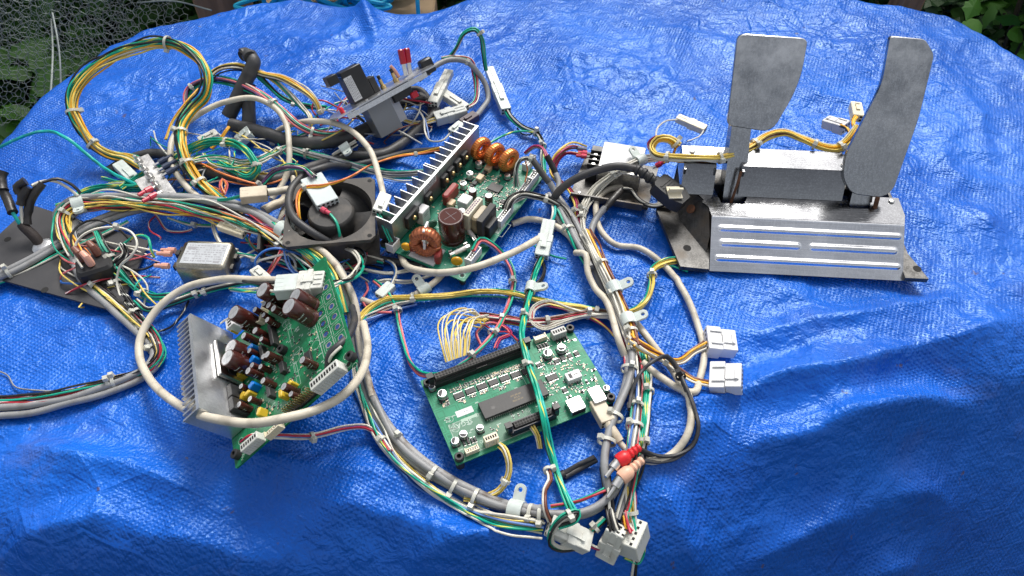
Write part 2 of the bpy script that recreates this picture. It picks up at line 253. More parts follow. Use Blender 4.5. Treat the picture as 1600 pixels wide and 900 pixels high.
# ---------------------------------------------------------------- mesh building (all lengths in mm)
class MB:
    def __init__(s): s.v = []; s.f = []; s.uv = None
    def add(s, V, F, M=None):
        o = len(s.v)
        if M is not None: V = [tuple(M @ Vector(p)) for p in V]
        s.v.extend([tuple(map(float, p)) for p in V]); s.f.extend([tuple(i + o for i in q) for q in F]); return s
    def box(s, x0, x1, y0, y1, z0, z1, M=None):
        V = [(x0, y0, z0), (x1, y0, z0), (x1, y1, z0), (x0, y1, z0), (x0, y0, z1), (x1, y0, z1), (x1, y1, z1), (x0, y1, z1)]
        return s.add(V, [(3, 2, 1, 0), (4, 5, 6, 7), (0, 1, 5, 4), (1, 2, 6, 5), (2, 3, 7, 6), (3, 0, 4, 7)], M)
    def cb(s, cx, cy, lx, ly, z0, z1, c=.6, M=None):
        """box with chamfered upright and top edges"""
        hx, hy = lx / 2, ly / 2; c = min(c, hx * .45, hy * .45, abs(z1 - z0) * .45)
        def ring(i, z):
            a, b = hx - i, hy - i
            return [(cx + x, cy + y, z) for x, y in ((-a + c, -b), (a - c, -b), (a, -b + c), (a, b - c), (a - c, b), (-a + c, b), (-a, b - c), (-a, -b + c))]
        V = ring(0, z0) + ring(0, z1 - c) + ring(c * .8, z1)
        F = [tuple(range(7, -1, -1)), tuple(range(16, 24))]
        for k in (0, 8): F += [(k + i, k + (i + 1) % 8, k + 8 + (i + 1) % 8, k + 8 + i) for i in range(8)]
        return s.add(V, F, M)
    def lathe(s, prof, n=20, M=None, cx=0, cy=0):
        V = []; F = []
        for r, z in prof: V += [(cx + r * math.cos(2 * math.pi * i / n), cy + r * math.sin(2 * math.pi * i / n), z) for i in range(n)]
        for k in range(len(prof) - 1): F += [(k * n + i, k * n + (i + 1) % n, (k + 1) * n + (i + 1) % n, (k + 1) * n + i) for i in range(n)]
        F += [tuple(range(n - 1, -1, -1)), tuple((len(prof) - 1) * n + i for i in range(n))]
        return s.add(V, F, M)
    def prism(s, poly, z0, z1, M=None):
        n = len(poly); V = [(x, y, z0) for x, y in poly] + [(x, y, z1) for x, y in poly]
        return s.add(V, [tuple(range(n - 1, -1, -1)), tuple(range(n, 2 * n))] + [(i, (i + 1) % n, n + (i + 1) % n, n + i) for i in range(n)], M)
    def ringplate(s, outer, hole, z0, z1, M=None):
        """flat plate with one hole; outer and hole have the same count of points"""
        n = len(outer); V = [(x, y, z) for z in (z0, z1) for x, y in outer] + [(x, y, z) for z in (z0, z1) for x, y in hole]
        F = []
        for i in range(n):
            j = (i + 1) % n
            F += [(i, j, n + j, n + i), (2 * n + j, 2 * n + i, 3 * n + i, 3 * n + j), (n + i, n + j, 3 * n + j, 3 * n + i), (j, i, 2 * n + i, 2 * n + j)]
        return s.add(V, F, M)
    def tube(s, pts, r, n=6, cap=True, uv=False):
        pts = np.asarray(pts, float); N, B, T = frames(pts); m = len(pts); r = np.broadcast_to(np.asarray(r, float), (m,))
        a = np.linspace(0, 2 * math.pi, n, endpoint=False)
        V = (pts[:, None] + r[:, None, None] * (np.cos(a)[None, :, None] * N[:, None] + np.sin(a)[None, :, None] * B[:, None])).reshape(-1, 3)
        F = [(k * n + i, k * n + (i + 1) % n, (k + 1) * n + (i + 1) % n, (k + 1) * n + i) for k in range(m - 1) for i in range(n)]
        if cap: F += [tuple(range(n - 1, -1, -1)), tuple((m - 1) * n + i for i in range(n))]
        if uv:
            ln = np.concatenate([[0], np.cumsum(np.linalg.norm(np.diff(pts, axis=0), axis=1))]) / 1000
            s.uv = (s.uv or []) + [c for k in range(m - 1) for i in range(n) for c in (ln[k], i / n, ln[k], (i + 1) / n, ln[k + 1], (i + 1) / n, ln[k + 1], i / n)]
            if cap: s.uv += [0.0, .9] * (2 * n)
        return s.add(V, F)
    def mesh(s, name, m=None, smooth=35):
        me = bpy.data.meshes.new(name); me.from_pydata([(x * .001, y * .001, z * .001) for x, y, z in s.v], [], s.f)
        if s.uv is not None and len(s.uv) == 2 * len(me.loops):
            me.uv_layers.new(name='UVMap').data.foreach_set('uv', s.uv)
        if smooth:
            me.polygons.foreach_set('use_smooth', [True] * len(me.polygons)); me.set_sharp_from_angle(angle=math.radians(smooth))
        if m is not None: me.materials.append(m)
        me.update(); return me
def frames(pts):
    m = len(pts); T = np.gradient(pts, axis=0); T /= np.linalg.norm(T, axis=1)[:, None] + 1e-12
    N = np.zeros_like(pts); up = np.array([0, 0, 1.0]); n = up - T[0] * T[0].dot(up)
    if np.linalg.norm(n) < .1: n = np.array([0, 1.0, 0]) - T[0] * T[0][1]
    N[0] = n / np.linalg.norm(n)
    for i in range(1, m):
        n = N[i - 1] - T[i] * T[i].dot(N[i - 1]); N[i] = n / (np.linalg.norm(n) + 1e-12)
    return N, np.cross(T, N), T
def spline(K, step=4.0):
    K = np.asarray(K, float)
    if len(K) == 2:
        n = max(2, int(np.linalg.norm(K[1] - K[0]) / step)); return K[0] + (K[1] - K[0]) * np.linspace(0, 1, n + 1)[:, None]
    E = np.vstack([2 * K[0] - K[1], K, 2 * K[-1] - K[-2]]); out = []
    for i in range(1, len(E) - 2):
        p0, p1, p2, p3 = E[i - 1:i + 3]
        t0 = 0; t1 = t0 + max(1e-3, np.linalg.norm(p1 - p0)) ** .5; t2 = t1 + max(1e-3, np.linalg.norm(p2 - p1)) ** .5; t3 = t2 + max(1e-3, np.linalg.norm(p3 - p2)) ** .5
        n = max(2, int(np.linalg.norm(p2 - p1) / step)); t = (t1 + (t2 - t1) * np.arange(n) / n)[:, None]
        A1 = (t1 - t) / (t1 - t0) * p0 + (t - t0) / (t1 - t0) * p1; A2 = (t2 - t) / (t2 - t1) * p1 + (t - t1) / (t2 - t1) * p2; A3 = (t3 - t) / (t3 - t2) * p2 + (t - t2) / (t3 - t2) * p3
        B1 = (t2 - t) / (t2 - t0) * A1 + (t - t0) / (t2 - t0) * A2; B2 = (t3 - t) / (t3 - t1) * A2 + (t - t1) / (t3 - t1) * A3
        out.append((t2 - t) / (t2 - t1) * B1 + (t - t1) / (t2 - t1) * B2)
    return np.vstack(out + [K[-1:]])
def new(name, me, parent=None, M=None):
    o = bpy.data.objects.new(name, me); COL.objects.link(o)
    if parent is not None: o.parent = parent
    if M is not None: o.matrix_basis = M
    return o
def tag(o, label=None, cat=None, group=None, kind=None):
    for k, v in (('label', label), ('category', cat), ('group', group), ('kind', kind)):
        if v: o[k] = v
    return o
def part(name, mb, m, parent, M=None, smooth=35): return new(name, mb.mesh(name, m, smooth), parent, M)
def T(x, y, z=0, rz=0, tilt=None):
    """placement in mm and degrees"""
    M = Matrix.Translation((x * .001, y * .001, z * .001)) @ Matrix.Rotation(math.radians(rz), 4, 'Z')
    return M @ tilt if tilt is not None else M
def RX(a): return Matrix.Rotation(math.radians(a), 4, 'X')
def RY(a): return Matrix.Rotation(math.radians(a), 4, 'Y')
def RZ(a): return Matrix.Rotation(math.radians(a), 4, 'Z')
def thing(name, label, cat, M=None, group=None):
    o = bpy.data.objects.new(name, None); COL.objects.link(o); o.empty_display_size = .02
    if M is not None: o.matrix_basis = M
    return tag(o, label, cat, group)
def frame_m(origin_mm, ex, ey):
    ex = Vector(ex).normalized(); ey = Vector(ey); ez = ex.cross(ey).normalized(); ey = ez.cross(ex)
    M = Matrix.Identity(4)
    for i, a in enumerate((ex, ey, ez)): M[0][i], M[1][i], M[2][i] = a
    M.translation = Vector(origin_mm) * .001; return M
def locator(M):
    """pixel -> local mm on the plane local z = hz of the frame M"""
    Mi = M.inverted()
    def f(px, py, hz=0.0):
        c = Mi @ Vector((0, 0, CAM_H)); d = Mi.to_3x3() @ Vector(ray(px, py)); t = (hz * .001 - c.z) / d.z; q = c + d * t
        return q.x * 1000, q.y * 1000
    return f
_txt = {}
def text_mesh(s, size, m, align='CENTER'):
    k = (s, size, m.name)
    if k in _txt: return _txt[k]
    c = bpy.data.curves.new('lettering', 'FONT'); c.body = s; c.size = size * .001; c.align_x = align; c.align_y = 'CENTER'; c.resolution_u = 2
    o = bpy.data.objects.new('lettering', c); COL.objects.link(o); dg = bpy.context.evaluated_depsgraph_get()
    me = bpy.data.meshes.new_from_object(o.evaluated_get(dg)); bpy.data.objects.remove(o); me.materials.clear(); me.materials.append(m); _txt[k] = me
    return me
_lib = {}
def lib(key, fn):
    if key not in _lib: _lib[key] = fn()
    return _lib[key]
def arc(cx, cy, r, n=16, a0=0, a1=360, ry=None):
    full = abs(a1 - a0) >= 360; k = n if full else n - 1
    return [(cx + r * math.cos(math.radians(a0 + (a1 - a0) * i / k)), cy + (ry or r) * math.sin(math.radians(a0 + (a1 - a0) * i / k))) for i in range(n)]
def rrect(cx, cy, lx, ly, r, n=4):
    out = []
    for sx, sy, a in ((1, -1, -90), (1, 1, 0), (-1, 1, 90), (-1, -1, 180)): out += arc(cx + sx * (lx / 2 - r), cy + sy * (ly / 2 - r), r, n, a, a + 90)
    return out
# ================================================================ SETTING
def tarp_material():
    m, t, b = nodes_of('tarpaulin_blue'); L = t.links.new
    tc = t.nodes.new('ShaderNodeTexCoord'); ob = tc.outputs['Object']
    def nz(s, det=5, rough=.5, vec=None, dist=0):
        n = t.nodes.new('ShaderNodeTexNoise'); n.inputs['Scale'].default_value = s; n.inputs['Detail'].default_value = det; n.inputs['Roughness'].default_value = rough
        n.inputs['Distortion'].default_value = dist; L(vec or ob, n.inputs['Vector']); return n
    def math_(op, a, bb, c=None):
        n = t.nodes.new('ShaderNodeMath'); n.operation = op
        for i, q in enumerate((a, bb, c)):
            if q is None: continue
            if isinstance(q, (int, float)): n.inputs[i].default_value = q
            else: L(q, n.inputs[i])
        return n.outputs[0]
    warp = nz(7, 2); vm = t.nodes.new('ShaderNodeVectorMath'); vm.operation = 'MULTIPLY_ADD'; L(warp.outputs['Color'], vm.inputs[0]); vm.inputs[1].default_value = (.012, .012, .012); L(ob, vm.inputs[2])
    mp = t.nodes.new('ShaderNodeMapping'); mp.inputs['Rotation'].default_value = (0, 0, math.radians(24)); L(vm.outputs[0], mp.inputs[0])
    def wave(d, s):
        w = t.nodes.new('ShaderNodeTexWave'); w.bands_direction = d; w.inputs['Scale'].default_value = s; w.inputs['Distortion'].default_value = .3; w.inputs['Detail'].default_value = 1; w.inputs['Detail Scale'].default_value = 40; L(mp.outputs[0], w.inputs['Vector']); return w.outputs['Fac']
    weave = math_('POWER', math_('MULTIPLY', wave('X', 78), wave('Y', 92)), 1.4)
    wm = nz(9, 3); mr = t.nodes.new('ShaderNodeMapRange'); mr.inputs[1].default_value = .4; mr.inputs[2].default_value = .62; mr.inputs[3].default_value = .25; mr.inputs[4].default_value = 1; L(wm.outputs['Fac'], mr.inputs[0])
    weave = math_('MULTIPLY', weave, mr.outputs[0])
    cr = nz(55, 4, .55, vm.outputs[0], .8); cr2 = nz(150, 3, .55, vm.outputs[0], .6)
    h = math_('MULTIPLY_ADD', weave, .95, math_('MULTIPLY_ADD', cr.outputs['Fac'], 4.5, math_('MULTIPLY', cr2.outputs['Fac'], 1.6)))
    vo = t.nodes.new('ShaderNodeTexVoronoi'); vo.feature = 'DISTANCE_TO_EDGE'; vo.inputs['Scale'].default_value = 17; L(vm.outputs[0], vo.inputs['Vector'])
    crease = math_('MULTIPLY', math_('MINIMUM', vo.outputs[0], .05), -26.0)
    vo3 = t.nodes.new('ShaderNodeTexVoronoi'); vo3.feature = 'DISTANCE_TO_EDGE'; vo3.inputs['Scale'].default_value = 41; L(vm.outputs[0], vo3.inputs['Vector']); crease = math_('MULTIPLY_ADD', math_('MINIMUM', vo3.outputs[0], .07), 9.0, crease)
    cm = nz(3.4, 3); cmr = t.nodes.new('ShaderNodeMapRange'); cmr.inputs[1].default_value = .44; cmr.inputs[2].default_value = .62; cmr.inputs[3].default_value = .12; cmr.inputs[4].default_value = 1; L(cm.outputs['Fac'], cmr.inputs[0])
    h = math_('MULTIPLY_ADD', crease, cmr.outputs[0], h)
    vo2 = t.nodes.new('ShaderNodeTexVoronoi'); vo2.feature = 'F1'; vo2.distance = 'MINKOWSKI'; vo2.inputs['Exponent'].default_value = .8; vo2.inputs['Scale'].default_value = 38; L(vm.outputs[0], vo2.inputs['Vector']); h = math_('MULTIPLY_ADD', vo2.outputs['Distance'], 1.1, h)
    bn = t.nodes.new('ShaderNodeBump'); bn.inputs['Strength'].default_value = .8; bn.inputs['Distance'].default_value = .0009; L(h, bn.inputs['Height']); L(bn.outputs[0], b.inputs['Normal'])
    ramp = t.nodes.new('ShaderNodeValToRGB'); e = ramp.color_ramp.elements; e[0].position = .3; e[1].position = .75
    e[0].color = (.003, .072, .42, 1); e[1].color = (.006, .132, .64, 1)
    cn = nz(6, 6, .6); L(cn.outputs['Fac'], ramp.inputs[0])
    # dried mud and grey scuffs
    d1 = nz(11, 9, .68, None, .4); r1 = t.nodes.new('ShaderNodeMapRange'); r1.inputs[1].default_value = .56; r1.inputs[2].default_value = .72; r1.inputs[4].default_value = .30; L(d1.outputs['Fac'], r1.inputs[0])
    reg = nz(2.1, 2); rr = t.nodes.new('ShaderNodeMapRange'); rr.inputs[1].default_value = .42; rr.inputs[2].default_value = .6; L(reg.outputs['Fac'], rr.inputs[0])
    mx = t.nodes.new('ShaderNodeMix'); mx.data_type = 'RGBA'; L(math_('MULTIPLY', r1.outputs[0], rr.outputs[0]), mx.inputs[0]); L(ramp.outputs[0], mx.inputs[6]); mx.inputs[7].default_value = (.16, .13, .13, 1)
    sp = nz(48, 4, .6, None, .3); s1 = t.nodes.new('ShaderNodeMapRange'); s1.inputs[1].default_value = .69; s1.inputs[2].default_value = .74; s1.inputs[4].default_value = .75; L(sp.outputs['Fac'], s1.inputs[0])
    mx2 = t.nodes.new('ShaderNodeMix'); mx2.data_type = 'RGBA'; L(s1.outputs[0], mx2.inputs[0]); L(mx.outputs[2], mx2.inputs[6]); mx2.inputs[7].default_value = (.10, .055, .035, 1); mx = mx2
    L(mx.outputs[2], b.inputs['Base Color'])
    ro = t.nodes.new('ShaderNodeMapRange'); ro.inputs[1].default_value = .3; ro.inputs[2].default_value = .7; ro.inputs[3].default_value = .24; ro.inputs[4].default_value = .40; L(cn.outputs['Fac'], ro.inputs[0]); L(ro.outputs[0], b.inputs['Roughness'])
    b.inputs['Specular IOR Level'].default_value = .55; b.inputs['Specular Tint'].default_value = (.54, .82, 1, 1)
    return m
def build_tarp():
    xs = np.arange(-1.02, 1.16, .0038); ys = np.arange(-.26, 1.30, .0038)
    X, Y = np.meshgrid(xs, ys); Z = tarp_z(X, Y); nx, ny = len(xs), len(ys)
    k = np.arange(nx * ny).reshape(ny, nx); q = np.stack([k[:-1, :-1], k[:-1, 1:], k[1:, 1:], k[1:, :-1]], -1).reshape(-1, 4)
    zf = Z.ravel(); lim = -.69 + .02 * np.sin(X.ravel() * 9); keep = (zf[q] > lim[q]).all(axis=1); q = q[keep]
    used = np.unique(q); mp = np.full(nx * ny, -1); mp[used] = np.arange(len(used)); q = mp[q]
    V = np.stack([X.ravel(), Y.ravel(), zf], 1)[used]
    me = bpy.data.meshes.new('tarpaulin'); me.vertices.add(len(V)); me.vertices.foreach_set('co', V.ravel())
    me.loops.add(q.size); me.loops.foreach_set('vertex_index', q.ravel().astype(np.int32)); me.polygons.add(len(q))
    me.polygons.foreach_set('loop_start', np.arange(0, q.size, 4, dtype=np.int32)); me.update(calc_edges=True)
    me.polygons.foreach_set('use_smooth', np.ones(len(q), bool)); me.materials.append(tarp_material())
    return tag(new('tarpaulin', me), 'crinkled royal blue woven tarpaulin spread over the table under everything', 'tarpaulin')
build_tarp()
GZ = -720.0
def build_ground():
    m, t, b = nodes_of('garden_soil'); L = t.links.new
    tc = t.nodes.new('ShaderNodeTexCoord'); n = t.nodes.new('ShaderNodeTexNoise'); n.inputs['Scale'].default_value = 9; n.inputs['Detail'].default_value = 9; L(tc.outputs['Object'], n.inputs['Vector'])
    r = t.nodes.new('ShaderNodeValToRGB'); e = r.color_ramp.elements; e[0].position = .35; e[0].color = (.018, .014, .009, 1); e[1].position = .65; e[1].color = (.03, .055, .015, 1)
    L(n.outputs['Fac'], r.inputs[0]); L(r.outputs[0], b.inputs['Base Color']); b.inputs['Roughness'].default_value = .95
    bn = t.nodes.new('ShaderNodeBump'); bn.inputs['Distance'].default_value = .03; L(n.outputs['Fac'], bn.inputs['Height']); L(bn.outputs[0], b.inputs['Normal'])
    mb = MB(); S = 150000.0; mb.add([(-S, -S, GZ), (S, -S, GZ), (S, S, GZ), (-S, S, GZ)], [(0, 1, 2, 3)])
    tag(new('ground', mb.mesh('ground', m)), kind='structure')
build_ground()
# ---- plants behind the table
def leaf_mesh(kind, name):
    if kind == 0:   # ivy: five lobes
        o = [(0, 0), (.30, -.18), (.62, .10), (.42, .30), (.58, .62), (.22, .58), (0, 1.0), (-.22, .58), (-.58, .62), (-.42, .30), (-.62, .10), (-.30, -.18)]
    elif kind == 1: # broad oval, pointed
        o = [(0, 0), (.26, .08), (.42, .32), (.38, .58), (.20, .84), (0, 1.05), (-.20, .84), (-.38, .58), (-.42, .32), (-.26, .08)]
    else:           # bramble, toothed
        o = [(0, 0), (.20, .02), (.30, .18), (.42, .24), (.38, .44), (.44, .58), (.24, .74), (0, 1.1), (-.24, .74), (-.44, .58), (-.38, .44), (-.42, .24), (-.30, .18), (-.20, .02)]
    V = [(0, .42, .05)] + [(x, y, -.22 * abs(x) - .12 * (y - .4) ** 2 + .03 * math.sin(9 * x + 7 * y)) for x, y in o]
    n = len(o); F = [(0, 1 + i, 1 + (i + 1) % n) for i in range(n)]
    me = bpy.data.meshes.new(name); me.from_pydata(V, [], F); me.polygons.foreach_set('use_smooth', [True] * n); return me
def leaf_mat(name, c1, c2):
    m, t, b = nodes_of(name); L = t.links.new
    oi = t.nodes.new('ShaderNodeObjectInfo'); r = t.nodes.new('ShaderNodeValToRGB'); e = r.color_ramp.elements; e[0].color = (*c1, 1); e[1].color = (*c2, 1); L(oi.outputs['Random'], r.inputs[0])
    tc = t.nodes.new('ShaderNodeTexCoord'); n = t.nodes.new('ShaderNodeTexNoise'); n.inputs['Scale'].default_value = 4; n.inputs['Detail'].default_value = 5; L(tc.outputs['Object'], n.inputs['Vector'])
    mx = t.nodes.new('ShaderNodeMix'); mx.data_type = 'RGBA'; mx.blend_type = 'OVERLAY'; mx.inputs[0].default_value = .5; L(r.outputs[0], mx.inputs[6]); L(n.outputs['Fac'], mx.inputs[7])
    L(r.outputs[0], b.inputs['Base Color']); b.inputs['Roughness'].default_value = .5; b.inputs['Transmission Weight'].default_value = 0; b.inputs['Subsurface Weight'].default_value = .0
    return m
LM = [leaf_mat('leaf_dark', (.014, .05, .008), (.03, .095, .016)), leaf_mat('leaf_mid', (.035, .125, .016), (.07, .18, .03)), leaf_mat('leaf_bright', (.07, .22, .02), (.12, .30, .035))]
LEAF = {}
for k in range(3):
    for j in range(3):
        me = leaf_mesh(k, 'leaf'); me.materials.append(LM[j]); LEAF[k, j] = me
STEM = mat('stem_brown', (.06, .045, .025), .8, var=.3, vs=40)
def rand_rot(up):
    # leaf blade roughly facing the sky and the light, tip hanging outward
    return Matrix.Rotation(random.uniform(0, 6.28), 3, 'Z') @ Matrix.Rotation(random.gauss(-.3, .45), 3, 'X') @ Matrix.Rotation(random.gauss(0, .35), 3, 'Y')
def plant(name, label, cat, centre, size, n, kinds, cols, leaf=(45, 80), fill=900, group=None):
    """a bush: stems, separate leaves on its outside and a mass of leaves inside"""
    cx, cy, cz = centre; sx, sy, sz = size
    base = Vector((cx, cy, GZ)) * .001; t = thing(name, label, cat, Matrix.Translation(base), group)
    sb = MB()
    for i in range(9):
        a = random.uniform(0, 6.28); r = random.uniform(.2, .9); tip = (math.cos(a) * sx * r * .8, math.sin(a) * sy * r * .8, cz - GZ + random.uniform(-.2, .7) * sz)
        sb.tube(spline([(random.uniform(-40, 40), random.uniform(-40, 40), 0), (tip[0] * .4, tip[1] * .4, tip[2] * .5), tip], 40), np.linspace(5, 1.5, len(spline([(0, 0, 0), (tip[0] * .4, tip[1] * .4, tip[2] * .5), tip], 40))) if False else 3.0, 5)
    part('stem', sb, STEM, t)
    def spot(rmin):
        while True:
            u = np.array([random.uniform(-1, 1) for _ in range(3)]); r = np.linalg.norm(u)
            if rmin < r < 1: break
        lump = 1 + .28 * math.sin(3 * u[0] + cx * .01) * math.cos(4 * u[1]) + .2 * math.sin(7 * u[2] + cy)
        return Vector((u[0] * sx * lump, u[1] * sy * lump, cz - GZ + u[2] * sz * lump))
    for i in range(n):
        p = spot(.62)
        if p.z < 20: continue
        s = random.uniform(*leaf) * .001
        M = Matrix.Translation(p * .001) @ (rand_rot(p).to_4x4()) @ Matrix.Scale(s, 4)
        new('leaf', LEAF[random.choice(kinds), random.choice(cols)], t, M)
    V = []; F = []
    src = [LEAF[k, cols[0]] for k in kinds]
    for i in range(fill):
        p = spot(0.0) * .001
        if p.z < .02: continue
        s = random.uniform(*leaf) * .001; R3 = rand_rot(p) * s; me = random.choice(src); o = len(V)
        V += [tuple(R3 @ v.co + p) for v in me.vertices]; F += [tuple(o + i for i in q.vertices) for q in me.polygons]
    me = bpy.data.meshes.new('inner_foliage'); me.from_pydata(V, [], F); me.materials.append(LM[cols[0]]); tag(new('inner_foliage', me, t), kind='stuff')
    return t
PB = lambda px, py, z: PZ(px, py, z)
plant('ivy_bush', 'dark ivy behind the right corner of the tarpaulin', 'ivy', PB(1530, 10, -420), (330, 260, 260), 280, [0, 1], [0, 0, 1], (32, 52), 1500)
plant('leafy_plant', 'bright green leafy plant at the far right edge beside the ivy', 'plant', PB(1640, 25, -260), (120, 150, 210), 90, [1, 2], [2, 2, 1], (42, 70), 80)
plant('ivy_bush', 'dark ivy on the ground beyond the middle of the far tarpaulin edge', 'ivy', PB(800, -60, -420), (520, 260, 260), 90, [0, 1], [0, 0, 1], (50, 80), 700)
plant('bramble_bush', 'dark green bramble behind the wire netting at left', 'bush', PB(90, 40, -520), (430, 300, 240), 210, [1, 2, 0], [1, 1, 2], (55, 95), 1100)
plant('leafy_plant', 'green broad leafed plant low at the far left below the netting', 'plant', PB(10, 190, -480), (240, 200, 180), 110, [1, 2], [1, 2, 2], (60, 100), 300)
plant('bramble_bush', 'green bramble beside the wooden post behind the far left corner', 'bush', PB(290, -20, -460), (260, 260, 230), 120, [2, 1], [0, 1, 2], (55, 90), 500)
# ---- ivy-grown hedge that closes the garden behind; only its foot shows above the tarpaulin
def hedge():
    t = thing('ivy_hedge', 'dark ivy hedge rising behind the far edge of the table', 'hedge', Matrix.Translation((0, 2.15, GZ * .001)))
    sb = MB()
    for k in range(16):
        x = -2600 + k * 350 + random.uniform(-60, 60); sb.tube(spline([(x, 0, 0), (x + random.uniform(-80, 80), random.uniform(-60, 60), 800), (x + random.uniform(-150, 150), random.uniform(-80, 80), 1600)], 60), 9, 5)
    part('stem', sb, STEM, t)
    V = []; F = []
    for i in range(6000):
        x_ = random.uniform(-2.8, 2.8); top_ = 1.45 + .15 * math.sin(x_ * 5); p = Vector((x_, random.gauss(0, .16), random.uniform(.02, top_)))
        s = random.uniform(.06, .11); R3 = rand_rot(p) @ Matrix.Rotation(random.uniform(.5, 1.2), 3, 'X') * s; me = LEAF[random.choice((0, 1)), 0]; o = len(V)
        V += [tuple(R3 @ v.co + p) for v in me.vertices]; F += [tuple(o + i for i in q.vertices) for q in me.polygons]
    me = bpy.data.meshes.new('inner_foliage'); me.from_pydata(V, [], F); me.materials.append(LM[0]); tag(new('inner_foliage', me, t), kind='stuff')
hedge()
# ---- posts
def post(label, px, py, w):
    c = PZ(px, py, -160); t = thing('wooden_post', label, 'post', Matrix.Translation((c[0] * .001, c[1] * .001 + .03, GZ * .001)))
    mb = MB(); mb.cb(0, 0, w, w, 0, 1250, 5); part('post_shaft', mb, mat('weathered_timber', (.22, .13, .07), .8, var=.35, vs=6, stretch=(12, 12, 1), bump=.5, bs=40), t)
    part('post_cap', MB().cb(0, 0, w + 16, w + 16, 1250.5, 1275, 4), MATS['weathered_timber'], t)
post('weathered wooden post behind the far left corner of the tarpaulin', 338, 0, 85)
post('weathered wooden post behind the far right corner of the tarpaulin', 1432, 0, 48)
# ---- bright blue rope heap behind the far edge
def rope_heap():
    c = PZ(525, -6, -110); t = thing('rope_heap', 'heap of bright cyan plastic rope just behind the far tarpaulin edge', 'rope', Matrix.Translation((c[0] * .001, c[1] * .001 + .07, -.20)))
    m = mat('rope_cyan', (.0, .36, .55), .55, bump=.6, bs=900)
    for j in range(9):
        ph = random.uniform(0, 6.28); pts = [(random.uniform(-150, 170) + 60 * math.cos(i * .9 + ph), 40 * math.sin(i * 1.1 + ph) + random.uniform(-20, 20), 60 + random.uniform(-25, 50)) for i in range(9)]
        part('rope', MB().tube(spline(pts, 10), 4.2, 6), m, t)
    part('crate', MB().cb(0, 10, 330, 90, -480, 28, 4), mat('crate_tan', (.35, .24, .13), .7, var=.2, vs=10), t)
rope_heap()
# ---- chicken wire
def netting():
    t = thing('wire_netting', 'crumpled roll of galvanised hexagonal chicken wire at the upper left', 'netting', Matrix.Translation((-.95, 1.05, GZ * .001)))
    m = mat('galvanised_wire', (.30, .34, .33), .6, .2, var=.2, vs=60)
    def sheet(c, wdt, hgt, rz, tilt, wav, seed, cell):
        mb = MB(); rt3 = math.sqrt(3); a = cell / rt3
        nu = int(wdt / cell); nv = int(hgt / (1.5 * a)); V = []; F = []
        def warp(u, v):
            x = u - wdt / 2; y = wav * (math.sin(x * .018 + seed + v * .006) + .6 * math.sin(x * .041 + v * .017 + seed * 2) + .35 * math.sin(v * .05 + seed)); z = v
            jx = float(noise(np.array(u * .05 + seed), np.array(v * .05))) * cell * .45; jz = float(noise(np.array(u * .05), np.array(v * .05 + seed))) * cell * .45
            return Matrix.Rotation(rz, 3, 'Z') @ (Matrix.Rotation(tilt, 3, 'X') @ Vector((x + jx, y, z + jz)))
        segs = []
        for j in range(nv):
            for i in range(nu):
                x0 = i * cell + (j % 2) * cell / 2; y0 = j * 1.5 * a
                A = (x0, y0 + a / 2); B = (x0 + cell / 2, y0 + a); C2 = (x0 + cell, y0 + a / 2); D = (x0 + cell / 2, y0 + 2 * a)
                segs += [(A, B, .45), (B, C2, .45), (B, D, .7)]
        for A, B, r in segs:
            p = Vector(warp(*A)) + Vector(c); q = Vector(warp(*B)) + Vector(c); d = (q - p)
            if d.length < 1e-3: continue
            d.normalize(); n = d.orthogonal().normalized(); b2 = d.cross(n); o = len(V)
            for e in (p, q):
                for k in range(3): V.append(tuple(e + (n * math.cos(k * 2.094) + b2 * math.sin(k * 2.094)) * r))
            F += [(o + k, o + (k + 1) % 3, o + 3 + (k + 1) % 3, o + 3 + k) for k in range(3)]
        mb.add(V, F); o = part('netting_layer', mb, m, t, smooth=0)
    base = np.array([-950, 1050, GZ])
    for px, py, z, w_, h_, rz, ti, wav, sd, ce in ((70, 175, -330, 620, 420, .55, -.25, 12, .4, 17), (40, 190, -340, 560, 420, .8, -.35, 16, 1.7, 16), (150, 90, -330, 420, 330, .25, -.15, 12, 2.9, 16), (40, 90, -400, 560, 400, .4, -.6, 18, 4.2, 17)):
        c = PZ(px, py, z) - base; sheet(c, w_, h_, rz, ti, wav, sd, ce)
    for k in range(3):   # selvedge wires
        c = PZ((96, 80, 215)[k], (150, 30, 4)[k], -200) - base; c2 = PZ((82, 78, 330)[k], (20, 170, 16)[k], -120) - base
        part('selvedge_wire', MB().tube(spline([c, (np.array(c) + c2) / 2 + np.array([6, 4, 8]), c2], 20), 1.6, 5), m, t)
netting()
